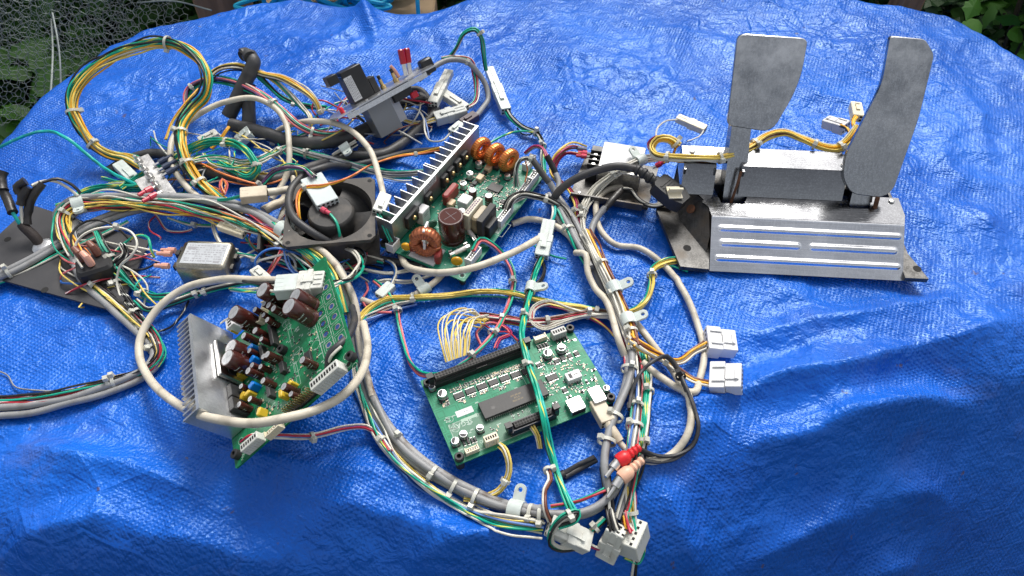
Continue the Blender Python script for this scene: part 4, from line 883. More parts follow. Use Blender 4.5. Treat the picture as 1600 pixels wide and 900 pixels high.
    silk(t, ticks=55, area=(6, 6, W_ - 8, H_ - 20), boxes=[(W_ - 42, 48, 46, 34), (42, 21, 70, 33)], rings=[(*Z(x, y), r) for x, y, r in ((362, 618, 2), (640, 590, 2.2), (895, 210, 1.6), (388, 762, 1.4), (850, 565, 1.6), (965, 525, 1.6), (978, 548, 1.6))])
    traces(t, TRACE, wave_trace(*Z(330, 385), *Z(560, 345), 22) + wave_trace(*Z(700, 300), *Z(760, 400), 8))
    vi = MB()
    for x, y in ((850, 567), (965, 527), (978, 549), (895, 211)): vi.lathe([(1.1, .05), (1.1, .12)], 10, None, *Z(x, y))
    part('plated_holes', vi, PIN, t)
    return t, Z
IO, IOZ = io_board()

# ================================================================ SWITCHING REGULATOR BOARD
def psu_board():
    C = np.array([-46.8, 469.9, 12]); D = np.array([35.5, 622.1, 12])        # near corner and right corner: the long front edge
    ey_ = D - C; ey_ /= np.linalg.norm(ey_); ex_ = np.array([ey_[1], -ey_[0], 0])   # x points from heatsink side to front edge... right-handed with y along the edge
    W_, H_ = 102, 181; O = C - ex_ * W_ - ey_ * 2
    M = frame_m(O, ex_, ey_); t = thing('power_supply_board', 'power supply circuit board with finned heatsink and three copper coils', 'circuit board', M); g = locator(M)
    Z = lambda x, y, hz=0: g(560 + x / 3.6, 190 + y / 3.6, hz)
    board(t, W_, H_, PCB1, 1.6, [(W_ - 6, 6), (6, 6), (W_ - 5, H_ - 6)])
    for x, y in ((6, 6), (W_ - 6, 6), (6, H_ - 6), (W_ - 6, H_ - 6)): part('foot_post', MB().lathe([(3, -12), (3.4, -11), (3.4, -1.7)], 12, None, x, y), RUB, t)
    f = comp(t, 'rubber_foot', MB().lathe([(4, 0), (4.2, .5), (4.2, 3.4), (3.6, 4), (1.8, 4), (1.7, 1)], 16).mesh('rubber_foot', RUB), *Z(145, 683, 2))
    # heatsink: upright plate along the back edge with fins outward
    hx = 15.0; y0, y1, hh = 7.0, H_ + 1, 34.0; fl = 20.0
    hs_ = t; mid = y0 + (y1 - y0) * .52
    for k, (a, b) in enumerate(((y0, mid - .5), (mid + .5, y1))):
        mb = MB(); mb.box(hx - 3.2, hx, a, b, 1.5, hh); o = part('heatsink', mb, ALUF, t)
        n = 9 if k == 0 else 9
        for i in range(n):
            yy = a + 1.0 + (b - a - 2) * i / (n - 1) if n > 1 else a
            fm = lib('fin', lambda: MB().box(-fl, -3.25, -.5, .5, 1.5, hh - .02).mesh('fin', ALUF)); new('fin', fm, o, T(hx, yy, 0))
    part('fin_bounce_plate', MB().box(hx - fl + 2, hx - 3.3, y0 + 2, y1 - 2, 17, 19), ALUF, t)  # plate added between the fins to bounce light into their dark gaps
    mb = MB(); mb.box(hx + .02, hx + .15, mid - 32, mid - 8, hh - 9, hh - 1); c = part('paper_label', mb, LBL, t)
    pr = MB()
    for r in range(3):
        yy = mid - 30
        while yy < mid - 10: w = random.uniform(1, 3); pr.box(hx + .16, hx + .19, yy, yy + w, hh - 3.4 - r * 2.4, hh - 2.2 - r * 2.4); yy += w + .8
    new('label_print', pr.mesh('label_print', INK), c)
    # power transistors screwed to the plate
    def transistor(px, py, big=False):
        lx, ly = Z(px, py, 18); w, h_ = (22, 16) if big else (10.5, 15)
        b = lib(('to220', big), lambda: MB().cb(0, 0, h_, w, 0, 4.6, .7).mesh('transistor', CHIP)); q = new('transistor', b, t, T(hx + .2, ly, 16, 0, RY(90)))
        new('screw', lib('sc', lambda: MB().lathe([(2.7, 0), (2.7, 1.0), (2.0, 2.2), (.3, 2.5)], 12).mesh('screw', BRS)), q, T(-1.5, 0, 4.65))
        new('leads', lib(('leads', big), lambda: MB().box(h_ / 2, h_ / 2 + 7, -3.2, -2.4, 1.5, 2.2).box(h_ / 2, h_ / 2 + 7, -.4, .4, 1.5, 2.2).box(h_ / 2, h_ / 2 + 7, 2.4, 3.2, 1.5, 2.2).mesh('leads', PIN)), q)
    for q in ((605, 200), (562, 240), (523, 285), (487, 325), (402, 430)): transistor(*q)
    transistor(283, 525, True)
    # three standing coils on black bases
    cm = torus_coil(9.4, 4.6, 30, COP).mesh('coil', COP); core = MB().lathe([(0.2, -2), (4, -2), (4, 2), (.2, 2)], 4).mesh('clip', NYC)
    for x, y in ((692, 205), (768, 238), (846, 270)):
        lx, ly = Z(x, y, 2); b = block(t, 'coil_base', lx, ly, 16, 15, 4, BLK, 0, .6)
        new('coil', cm, b, T(0, 0, 16, -18, RY(90))); new('clip', lib('clip', lambda: MB().box(-2, 2, -4.6, 4.6, 2.6, 7.2).mesh('clip', NYC)), b, T(0, 0, 1.5, -25))
    # common mode choke
    lx, ly = Z(385, 735, 2); b = block(t, 'choke_base', lx, ly, 30, 24, 2, WHT, 0, .4)
    new('choke', torus_coil(10.5, 6.0, 24, COPD, 1.15, .06).mesh('choke', COPD), b, T(0, 0, 18, 20, RX(78)))
    new('divider', MB().box(-1.2, 1.2, -9, 9, 3, 34).mesh('divider', WHT), b, T(0, 0, 0, 20, RX(-12)))
    # main smoothing capacitor and the others
    lx, ly = Z(530, 655, 0); can(t, lx, ly, 13.2, 33, CAPB, 'big', top=mat('capacitor_vinyl_top', (.06, .014, .011), .6, spec=.15))
    for x, y in ((678, 262), (628, 322), (592, 378)): alcan(t, *Z(x, y), 3.9, 9)
    for x, y in ((645, 445), (735, 475), (585, 560)): can(t, *Z(x, y), 4.4, 16, CAPB, 'm')
    alcan(t, *Z(838, 322), 3.4, 6)
    # film capacitors, relays
    lx, ly = Z(520, 432); block(t, 'film_capacitor', lx, ly, 7.5, 25, 14, REDC, 0, 2)
    block(t, 'relay', *Z(603, 488), 12.5, 13.5, 15, WHT, 0, .7); c = block(t, 'relay', *Z(368, 555), 9, 14, 18, WHT, 0, .7)
    new('relay_print', MB().box(4.52, 4.56, -4, 4, 12, 13).box(4.52, 4.56, -4, 2, 9.5, 10.5).mesh('relay_print', INKG), c)
    for x, y in ((732, 272), (685, 328), (524, 470)): block(t, 'film_capacitor', *Z(x, y), 7, 9.5, 5.5, TAN, 0, .6)
    for x, y in ((710, 292), (655, 350)): block(t, 'inductor', *Z(x, y), 5, 7, 2.6, CHIP, 0, .4)
    disc = lambda r: lib(('disc', r), lambda: MB().lathe([(r * .3, -2.1), (r * .85, -1.7), (r, -.6), (r, .6), (r * .85, 1.7), (r * .3, 2.1)], 18).mesh('disc_capacitor', YEL))
    for x, y, r, rz in ((312, 672, 4.6, 20), (272, 728, 5.2, 15), (556, 812, 6.0, 25)):
        c = comp(t, 'disc_capacitor', disc(r), *Z(x, y), r + 1.4, rz, (), RX(90)); new('leads', lib(('dl', r), lambda: MB().box(-2.6, -2.0, -r - 2, -r + 1, -.3, .3).box(2.0, 2.6, -r - 2, -r + 1, -.3, .3).mesh('leads', PIN)), c)
    comp(t, 'disc_capacitor', lib('gdisc', lambda: MB().lathe([(1.5, -1.8), (4.6, -1.5), (5.4, -.5), (5.4, .5), (4.6, 1.5), (1.5, 1.8)], 16).mesh('disc_capacitor', mat('disc_green', (.05, .13, .09), .4))), *Z(420, 600), 6.4, 60, (), RX(90))
    block(t, 'film_capacitor', *Z(452, 775), 6.5, 13.5, 12, REDC, 20, 1.6); block(t, 'film_capacitor', *Z(312, 715), 6.5, 12, 12, REDC, 20, 1.6)
    # transformer: cream core with taped winding, label on top
    lx, ly = Z(660, 600); tr = block(t, 'transformer', lx - 4, ly + 3, 7, 30, 28, CRE, 0, .5)
    new('core_leg', MB().cb(16, 0, 7, 30, 0, 27, .5).mesh('core_leg', BLKD), tr); new('winding', MB().cb(8, 0, 8.6, 24, 3, 24, 2).mesh('winding', mat('tape_amber', (.33, .27, .17), .35, var=.3, vs=90)), tr)
    pr = MB()
    for r in range(2):
        yy = -12
        while yy < 11: w = random.uniform(1.2, 2.6); pr.box(-2.4 + r * 2.6, -.7 + r * 2.6, yy, yy + w, 28.02, 28.06); yy += w + .9
    new('transformer_print', pr.mesh('transformer_print', mat('ink_purple', (.09, .03, .10), .6)), tr)
    block(t, 'driver_block', *Z(748, 625), 6.5, 18, 16, CHIP, 0, .6); block(t, 'optocoupler', *Z(690, 660), 8, 9, 4, BLK, 0, .4)
    # fuses in clips
    for x, y, rz in ((640, 655, 58), (570, 745, -28)):
        lx, ly = Z(x, y); fu = comp(t, 'fuse', lib('fuse', lambda: MB().lathe([(2.4, -7), (2.4, 7)], 14).mesh('fuse', mat('fuse_ceramic', (.72, .70, .66), .3))), lx, ly, 5.2, rz, (), RX(90))
        for s_ in (-1, 1):
            new('fuse_cap', lib('fcap', lambda: MB().lathe([(2.7, -2.6), (2.7, 2.6)], 14).mesh('fuse_cap', PIN)), fu, T(0, 0, s_ * 9)); new('clip', lib('fclip', lambda: MB().box(-3.4, -2.75, -5, 3.5, -2, 2).box(2.75, 3.4, -5, 3.5, -2, 2).mesh('clip', PIN)), fu, T(0, 0, s_ * 9))
    # chips
    chip(t, *Z(770, 378), 15, 12, 2.4, 0, 14); chip(t, *Z(815, 455), 6.5, 6, 2, 0, 5); chip(t, *Z(790, 490), 3, 5, 1.6, 0, 3); chip(t, *Z(640, 360), 4, 6, 1.6, 0, 3)
    # white connectors on the front edge
    EX = W_ - 7
    for x, y, n, nm in ((662, 770, 6, 'pin_header'), (842, 545, 8, 'pin_header'), (935, 380, 10, 'pin_header'), (990, 325, 4, 'pin_header')):
        ly = Z(x, y, 3)[1]; header(t, EX, ly, n, 3.2 if n < 10 else 2.6, 8, 10, 90, WHT)
    header(t, *Z(960, 250), 7, 2.6, 8, 10, 90, WHT)
    header(t, *Z(197, 705, 2), 3, 3.6, 9, 11, 90, WHT)
    # edge lettering and silkscreen
    lx, ly = Z(806, 605); c = comp(t, 'silk_bar', MB().prism(rrect(0, 0, 4.6, 16, .3), .03, .06).mesh('silk_bar', SILK), W_ - 4, ly)
    new('silk_lettering', text_mesh('SEGA', 4.4, mat('ink_green', (.01, .12, .07), .5)), c, T(0, 0, .08, -90))
    pts = []
    for _ in range(150):
        pts.append((*Z(random.uniform(560, 800), random.uniform(290, 430)), 0))
    for _ in range(110):
        pts.append((*Z(random.uniform(760, 900), random.uniform(290, 500)), 0))
    for _ in range(60):
        pts.append((*Z(random.uniform(420, 640), random.uniform(330, 520)), 0))
    pts = [q for q in pts if 18 < q[0] < W_ - 13 and 3 < q[1] < H_ - 3]; smd_field(t, pts)
    silk(t, ticks=110, area=(20, 5, W_ - 14, H_ - 10), rings=[(*Z(x, y), r) for x, y, r in ((530, 655, 14.2), (645, 445, 5), (735, 475, 5), (430, 660, 4), (320, 560, 3))], boxes=[(lx, ly, 12, 20), (*Z(385, 735), 33, 27)])
    part('bare_pads', MB().prism(rrect(*Z(600, 380), 26, 16, 2), .01, .025).prism(rrect(*Z(480, 700), 18, 14, 2), .01, .025), TRACE, t)
    return t, Z
PSU, PSUZ = psu_board()

# ================================================================ AMPLIFIER BOARD
def amp_board():
    M = Matrix(((.745, -.360, -.561, -.2258), (.373, .923, -.095, .2634), (.552, -.138, .822, .0199), (0, 0, 0, 1)))
    M = frame_m((-225.8, 263.4, 19.9), (.745, .373, .552), (-.360, .923, -.138))
    t = thing('amplifier_board', 'dark green audio amplifier board tilted up beside its bare aluminium heatsink', 'circuit board', M); g = locator(M)
    Z = lambda x, y, hz=0: g(270 + x / 2.812, 420 + y / 2.812, hz)
    W_, H_ = 141, 138; board(t, W_, H_, PCB3, 1.6, [(W_ - 8, 14), (10, 22), (W_ - 8, 5)])
    # heatsink standing off the left edge: plate plus comb of fins
    xs, y0, y1, hh, fl = 19, 31, 146, 47, 19
    hsk = part('heatsink', MB().box(xs - 3.5, xs, y0, y1, .6, hh), ALU, t); fm = MB().box(-fl, -3.55, -.95, .95, .6, hh - .02).mesh('fin', ALU)
    for i in range(20): new('fin', fm, hsk, T(xs, y0 + 1.2 + (y1 - y0 - 2.4) * i / 19, 0))
    part('retaining_bar', MB().cb(xs + 3, 98, 4, 44, 2, 26, 1.2), PIN, t)
    for y in (112, 88, 62, 47): block(t, 'power_chip', xs + 2.9, y, 5, 14, 17, CHIP, 0, .5)
    # big brown capacitors
    for x, y, r, h_ in ((372, 243, 7.6, 27), (338, 382, 7.6, 21), (345, 438, 8.0, 26), (615, 222, 8.2, 27), (622, 165, 7.2, 22), (470, 80, 8, 24)):
        lx, ly = Z(x, y); can(t, min(max(lx, xs + r + 1), W_ - r), min(ly, H_ - r), r, h_, CAPB, 'A')
    sm = [(450, 180), (478, 190), (440, 225), (465, 250), (420, 300), (432, 330), (355, 275), (370, 322), (380, 380), (400, 448), (392, 475), (345, 535), (450, 410), (475, 405), (430, 450), (450, 515), (550, 545), (565, 570), (345, 618), (630, 430), (385, 590), (410, 205), (500, 205)]
    for i, (x, y) in enumerate(sm):
        lx, ly = Z(x, y)
        if xs + 4 < lx < W_ - 4 and 4 < ly < H_ - 4: can(t, lx, ly, (3.1, 3.6, 2.8)[i % 3], (13, 15, 11)[i % 3], CAPB, 's')
    for x, y in ((372, 360), (380, 412), (365, 463), (378, 525)): block(t, 'film_capacitor', *Z(x, y), 7, 5, 9, BLUC, random.choice((0, 20)), .7)
    for x, y, rz in ((358, 560, 10), (312, 590, 40), (302, 492, 0), (410, 640, 60), (540, 522, 20), (505, 562, 80), (245, 315, 30)):
        lx, ly = Z(x, y); block(t, 'film_capacitor', max(lx, xs + 7), ly, 7.5, 4, 8.5, MUS, rz, .8)
    for x, y, lx_, ly_, h_ in ((455, 300, 4, 26, 7), (410, 375, 4, 16, 6), (442, 530, 4, 22, 7), (495, 440, 5, 12, 5)): block(t, 'module_chip', *Z(x, y), lx_, ly_, h_, CHIP, 0, .4)
    chip(t, *Z(605, 402), 6.5, 17, 3, 0, 4); 
    # trimmers / header pins near the front
    for x, y in ((545, 610), (600, 570)):
        lx, ly = Z(x, y); pn = MB()
        for i in range(7):
            for j in range(2): pn.box(-8 + i * 2.5, -7.2 + i * 2.5, j * 2.5 - 1.6, j * 2.5 - .8, 2.5, 9)
        c = comp(t, 'jumper_block', MB().cb(0, 0, 19, 6, 0, 2.5, .4).mesh('jumper_block', BLK), lx, ly, 0, 0); new('pins', pn.mesh('pins', BRS), c)
    # white connectors
    header(t, *Z(255, 262, 6), 3, 4, 10, 11, 90, WHT) if False else plug(t, max(Z(262, 262, 4)[0], xs + 9), Z(262, 262, 4)[1], 3, 4, 10, 12, 90, WHT)
    lx, ly = Z(690, 480, 4); plug(t, lx, ly, 10, 2.9, 9, 11, 0, NYL); lx, ly = Z(358, 768, 3); plug(t, lx, ly, 7, 2.6, 7.5, 9, 0, NYL); lx, ly = Z(452, 712, 2); header(t, lx, ly, 6, 2.4, 6, 7, 0, NYC)
    lx, ly = Z(395, 165, 2); header(t, lx, min(ly, H_ - 5), 8, 2.5, 6, 7, 60, NYC)
    # black stand-offs
    for x, y in ((783, 385), (278, 815), (480, 355)):
        lx, ly = Z(x, y, 3); part('stand_off', MB().lathe([(4.2, 0), (4.2, 5.5), (3.4, 6), (2, 6), (1.9, 3)], 16, None, lx, ly), RUB, t)
    # output strip: outlined boxes with plated through-holes
    bx = []; ho = []
    for j in range(6):
        for i in range(2):
            lx, ly = W_ - 8 - i * 13, 36 + j * 13 + i * 3; bx.append((lx, ly, 11.5, 11)); ho.append((lx, ly))
    rg = MB()
    for x, y in ho:
        n = 16; rg.ringplate(arc(x, y, 3.2, n), arc(x, y, 2.3, n), .05, .25)
    part('plated_holes', rg, PIN, t); part('hole_bores', (lambda mb: [mb.lathe([(2.2, .03), (2.2, .07)], 14, None, x, y) for x, y in ho] and mb)(MB()), mat('bore_blue', (.02, .06, .22), .5), t)
    rings = [(*Z(x, y), r) for x, y, r in ((380, 280, 3), (495, 240, 4), (505, 235, 3), (545, 360, 4), (540, 395, 4.5), (620, 300, 4), (628, 335, 4.8), (615, 275, 3), (575, 530, 3), (375, 620, 3.4), (800, 425, 2.6))]
    pts = []
    for _ in range(150):
        pts.append((*Z(random.uniform(380, 640), random.uniform(260, 640)), 0))
    smd_field(t, [q for q in pts if xs + 6 < q[0] < W_ - 6 and 5 < q[1] < H_ - 5])
    silk(t, rings=rings, boxes=bx + [(*Z(x, y), lx_, ly_) for x, y, lx_, ly_ in ((518, 290, 4, 28), (545, 460, 4, 26), (675, 280, 9, 38), (555, 400, 12, 20))], ticks=150, area=(24, 6, W_ - 30, H_ - 6), lines=[(W_ - 29, 30, W_ - 29, H_ - 8, .5)])
    lx, ly = Z(313, 810); new('silk_lettering', text_mesh('MISC-1', 4.0, SILK), t, T(lx, ly, .06, 60))
    part('ic_pads', (lambda mb: [mb.box(x - .6, x + .6, y - .5, y + .5, .05, .12) for k in range(10) for x, y in ((Z(668, 240)[0] + (k % 2) * 3, Z(668, 240)[1] - k * 3.4),)] and mb)(MB()), PIN, t)
    return t, Z
AMP, AMPZ = amp_board()
# ================================================================ OTHER HARDWARE
def at(px, py, z=0, yaw=0):
    q = PZ(px, py, z); return Matrix.Translation((q[0] * .001, q[1] * .001, 0)) @ RZ(yaw)
def squarepts(h, n, rc=0.0): 
    return [(h * math.cos(a) / max(abs(math.cos(a)), abs(math.sin(a))), h * math.sin(a) / max(abs(math.cos(a)), abs(math.sin(a)))) for a in [2 * math.pi * (i + .5) / n for i in range(n)]]
def fan():
    M = at(516, 329, 38, 7); t = thing('cooling_fan', 'dusty square black cooling fan lying face up among the cables', 'fan', M)
    n = 56; out = squarepts(46, n); inn = [(43.2 * math.cos(2 * math.pi * (i + .5) / n), 43.2 * math.sin(2 * math.pi * (i + .5) / n)) for i in range(n)]
    inn2 = [(x * .985, y * .985) for x, y in inn]; o2 = [(x * 1.03, y * 1.03) for x, y in inn]
    FR = mat('fan_frame_dusty', (.055, .050, .045), .62, var=.2, vs=50, dirt=(.14, .12, .10), dirt_amt=.6, dirt_s=45, bump=.2, bs=500)
    fr = MB(); fr.ringplate(out, inn, 33.5, 38); fr.ringplate(out, inn, 0.5, 5); part('frame', fr, FR, t)
    sh = MB(); sh.ringplate(o2, inn2, 5.1, 33.4); part('shroud', sh, FR, t)
    for sx in (-1, 1):
        for sy in (-1, 1): part('screw_hole', MB().lathe([(2.4, 38.05), (2.4, 38.15)], 14, None, sx * 40.5, sy * 40.5), DRK, t)
    hub = MB(); hub.lathe([(24.5, 6), (24.5, 33), (23.5, 36), (22, 37.2), (1, 37.4)], 40); h = part('hub', hub, BLKD, t)
    part('hub_dot', MB().lathe([(2.1, 37.5), (2.1, 37.7)], 14, None, -5, -1), mat('copper_dot', (.45, .22, .09), .5, .3), h)
    for k in range(5):
        a0 = k * 72 + 20; V = []; F = []; nr, na = 6, 9
        for i in range(nr + 1):
            r = 22.5 + (42 - 22.5) * i / nr
            for j in range(na + 1):
                s_ = j / na; a = math.radians(a0 + 58 * s_ - 10 * (i / nr) + (8 * (i / nr) ** 2)); z = 9 + 21 * s_ + 3 * math.sin(s_ * 3.14) 
                V.append((r * math.cos(a), r * math.sin(a), z))
        nn = len(V); V += [(x, y, z - 1.6) for x, y, z in V]
        for i in range(nr):
            for j in range(na):
                q = i * (na + 1) + j; F += [(q, q + na + 1, q + na + 2, q + 1), (nn + q + 1, nn + q + na + 2, nn + q + na + 1, nn + q)]
        e = [j for j in range(na + 1)] + [i * (na + 1) + na for i in range(1, nr + 1)] + [nr * (na + 1) + j for j in range(na - 1, -1, -1)] + [i * (na + 1) for i in range(nr - 1, 0, -1)]
        F += [(e[i], e[(i + 1) % len(e)], nn + e[(i + 1) % len(e)], nn + e[i]) for i in range(len(e))]
        mb = MB(); mb.add(V, F); part('blade', mb, BLKD, t, smooth=50)
    for a in (40, 160, 280):
        mb = MB(); mb.box(20, 44, -2, 2, 1, 5); part('strut', mb, FR, t, RZ(a))
    return t
fan()
def spade(parent, a, b, sleeve, rs=2.6, tip=True):
    """insulated crimp terminal from wire end a to tip b (mm, local to parent)"""
    a = np.array(a, float); b = np.array(b, float); d = b - a; m = MB(); pts = [a, a + d * .35, a + d * .37, a + d * .72]
    m.tube(pts, [rs * .72, rs * .8, rs * 1.15, rs * 1.1], 10); s = part('crimp_terminal', m, sleeve, parent)
    if tip: part('blade_tip', MB().tube([a + d * .72, b], [rs * .62, rs * .6], 6), PIN, s)
    return s
def filter_box():
    M = at(318, 396, 30, -3); t = thing('line_filter', 'small tin mains filter with silver label and pink crimp terminals', 'mains filter', M)
    part('can', MB().cb(0, 0, 51, 37, .3, 30, 3), TIN, t, smooth=60)
    lb = part('rating_label', MB().prism(rrect(1, 0, 42, 27, .6), 30.05, 30.2), LBLS, t)
    pr = MB()
    for r in range(8):
        x = -18 + random.uniform(0, 2); y = 10.5 - r * 2.9
        while x < 19:
            w = random.uniform(.8, 3.2)
            if random.random() < .78: pr.box(x, x + w, y - random.uniform(.5, .9), y + .5, 30.24, 30.27)
            x += w + random.uniform(.5, 1.6)
    pr.box(-18, -9, 5, 8.4, 30.28, 30.3).box(13, 19, -12, -9.6, 30.28, 30.3).box(-7.6, -7.3, -12, 11, 30.28, 30.3)
    tag(part('label_print', pr, INKG, lb), kind='stuff')
    for y, z in ((10, 21), (2, 25), (-10, 20)):
        b = part('terminal_post', MB().box(-29.5, -25.6, y - 3, y + 3, z - 3.2, z + 3.2), BLK, t); spade(b, (-50, y, z), (-29.6, y, z), PNK, 2.9, False)
    for y in (8, -6): part('terminal_post', MB().box(25.6, 28.5, y - 3, y + 3, 12, 19), BLK, t)
    return t, M
FILT, FILTM = filter_box()
def left_plate():
    c = PZ(105, 405, 4); t = thing('mounting_plate', 'flat charcoal metal plate with holes at the left edge of the tarpaulin', 'plate', Matrix.Translation((c[0] * .001, c[1] * .001, 0)))
    q = [PZ(x, y, 4) - c for x, y in ((49, 320), (150, 352), (233, 376), (186, 488), (70, 456), (-60, 420))]
    part('plate', MB().prism([(p[0], p[1]) for p in reversed(q)], 1.5, 4.0), PLATE, t)
    for x, y in ((12, 374), (70, 453)):
        p = PZ(x, y, 4) - c; part('drill_hole', MB().lathe([(3.6, 4.05), (3.6, 4.12)], 18, None, p[0], p[1]), DRK, t)
    g = PZ(68, 385, 6) - c; gl = part('cable_gland', MB().lathe([(11, 4.2), (11, 6.5), (8, 9), (4, 9.5)], 22, None, g[0], g[1]), ALUP, t)
    # mains inlet with brown insulated tabs
    p = PZ(150, 418, 16) - c; ii = part('mains_inlet', MB().cb(0, 0, 34, 26, 4.2, 24, 3), BLK, t, T(p[0], p[1], 0, 25))
    BRN = mat('sleeve_brown', (.19, .075, .05), .38, var=.2, vs=80)
    for x, y, b in ((-9, 7, BRN), (5, 9, BRN), (-2, -3, PNK)):
        mb = MB(); mb.tube([(x - 3, y + 9, 35), (x, y + 3, 33), (x + 1, y, 27), (x + 1, y - .5, 24.2)], [3.0, 3.8, 4.0, 3.6], 10); part('terminal_boot', mb, b, ii)
    part('inlet_rim', MB().cb(0, 0, 42, 32, 4.1, 7, 3), BLKD, ii)
    return t
left_plate()
def switch_panel():
    a = PZ(690, 88, 55) - PZ(498, 192, 38); c = PZ(594, 143, 46); a /= np.linalg.norm(a); d = c - np.array([0, 0, CAM_H * 1000]); d /= np.linalg.norm(d)
    n = np.cross(a, d); n = n / np.linalg.norm(n); n = n if n[2] > 0 else -n
    th = math.radians(-9); b = np.cross(n, a)
    n2 = n * math.cos(th) + b * math.sin(th); b2 = np.cross(n2, a)
    M = frame_m(c, a, b2) @ Matrix.Scale(.9, 4); t = thing('switch_panel', 'bent aluminium panel carrying a black counter and a grey box behind the fan', 'control panel', M)
    # local: x along the panel, y away from the camera, z = face normal (up-left in view)
    o = []
    for i in range(13):
        k = i / 12; o.append((-74 + 150 * k, -26 + 4 * math.sin(k * 3.1)))
    o += [(78, -8), (74, 26), (20, 32), (-40, 30), (-72, 12), (-80, -8)]
    part('panel', MB().prism(o, -1.2, .8), ALUP, t)
    part('panel_flange', MB().box(-62, 60, -27.4, -26.2, -8, -1.4), ALUP, t)
    for x, y in ((-58, -8), (-26, -14), (34, -14), (62, 4), (-10, -18)): part('rivet', MB().lathe([(2.4, .85), (2.2, 2), (.4, 2.4)], 12, None, x, y), PIN, t)
    # black counter with side tab, label
    k = part('counter', MB().cb(-24, 8, 30, 24, .9, 44, .8), BLK, t); part('counter_foot', MB().cb(-50, 8, 14, 20, 34, 46, .6), BLK, k); part('counter_step', MB().cb(-3.5, 8, 9, 20, .9, 22, .6), BLKD, k)
    lb = part('counter_label', MB().box(-38.5, -27, -4.25, -4.12, 4, 36), LBL, k); pr = MB()
    for r in range(5):
        z = 6
        while z < 33: w = random.uniform(1, 3.4); pr.box(-37.4 + r * 2.1, -36.4 + r * 2.1, -4.33, -4.28, z, z + w); z += w + .8
    new('label_print', pr.mesh('label_print', INKG), lb)
    part('counter_line', MB().box(-39.1, -38.98, -2, 20, 38, 39), ALUP, k)
    # grey box below the panel
    gb = part('grey_box', MB().cb(-16, -4, 34, 30, -50, -1.6, .6), GRYP, t); part('grey_box_wing', MB().prism([(1.4, -12), (15, -8), (15, 8), (1.4, 12)], -46, -8), mat('grey_plastic_pale', (.42, .43, .45), .45), gb)
    part('black_relay', MB().cb(22, -6, 30, 18, -20, -1.6, 1.5), BLK, t); part('red_lamp', MB().lathe([(3, .9), (3, 6), (2, 8), (.4, 8.6)], 12, None, -62, -14), RED, t)
    part('red_terminal', MB().cb(36, -14, 10, 8, -26, -18, 1), RED, t)
    for x in (8, 28):
        s = part('toggle_switch', MB().lathe([(4, .9), (4, 5), (2.6, 5.4), (2.6, 13)], 12, None, x, 4), BRS, t); part('lever', MB().lathe([(2, 13.1), (2.6, 18), (.6, 19)], 10, None, x, 4), BLK, s)
    # big red insulated terminals
    for x, y, z, dx in ((44, 0, 8, 1), (52, 4, 6, 5)):
        mb = MB(); mb.cb(0, 0, 8, 6, 9, 28, 2); r_ = part('red_boot', mb, mat('boot_red_clear', (.42, .008, .025), .18, trans=.15), t, T(x, y, z, 0, RY(14 + dx))); part('lug', MB().cb(0, 0, 6, 3, -6, 10, .6), PIN, r_)
    part('pink_sleeve', MB().tube([(34, 4, 4), (33, 4, 12), (30, 4, 22)], 2.4, 8), PNK, t)
    part('clamp', MB().cb(76, 2, 18, 14, -10, 10, 2), BLK, t)
    return t
switch_panel()
def gauge_amp():
    TL = PZ(938, 220, 26); TR = PZ(1002, 230, 26); BL = PZ(934, 264, 26); ex = TR - TL; ey = TL - BL
    M = frame_m((BL[0], BL[1], 0), (ex[0], ex[1], 0), (ey[0], ey[1], 0)); w = np.linalg.norm(ex[:2]); h = np.linalg.norm(ey[:2])
    t = thing('sensor_amplifier', 'metal box with white label and black screw terminals beside the pedals', 'sensor box', M)
    part('base_plate', MB().prism([(-26, -30), (62, -26), (66, h - 4), (-20, h)], 1, 3), CST, t); part('base_flange', MB().box(-24, 56, -30.5, -28.6, 3, 12), CST, t)
    part('housing', MB().cb(w / 2, h / 2, w + 1, h + 1, 3.2, 25.8, 1), ZNC, t)
    lb = part('label', MB().prism(rrect(w / 2, h / 2 + 4, w - 1, h - 9, .5), 25.9, 26.1), LBL, t)
    new('label_lettering', text_mesh('OTS-0077', 4.2, INKG), lb, T(w / 2 + 2, h * .78, 26.14)); new('label_lettering', text_mesh('HOTZSO', 3.2, INKG), lb, T(w / 2 + 3, h * .38, 26.14))
    pr = MB()
    for r, (x0, x1) in enumerate(((3, 14), (3, 12), (w - 14, w - 4), (w - 12, w - 5), (4, 20))):
        x = x0; y = h * (.9, .62, .86, .5, .4)[r]
        while x < x1: q = random.uniform(.5, 1.3); pr.box(x, x + q, y - .5, y + .5, 26.13, 26.16); x += q + .5
    tag(part('label_print', pr, INKG, lb), kind='stuff')
    tb = part('terminal_block', MB().cb(-7, h / 2 + 1, 12.5, h - 2, 3.2, 18, .5), BLK, t)
    for k in range(4):
        y = 6 + k * 8.2
        part('barrier', MB().box(-13.2, -1, y + 3.2, y + 4.4, 18.05, 23), BLK, tb)
        if k > 0: part('terminal_screw', MB().lathe([(2.7, 18.1), (2.7, 19.6), (2.0, 20.6), (.3, 20.8)], 12, None, -7, y), PIN, tb)
    part('rivet', MB().lathe([(1.6, 3.05), (1.4, 3.9), (.2, 4.1)], 10, None, -16, -18), PIN, t)
    return t
gauge_amp()
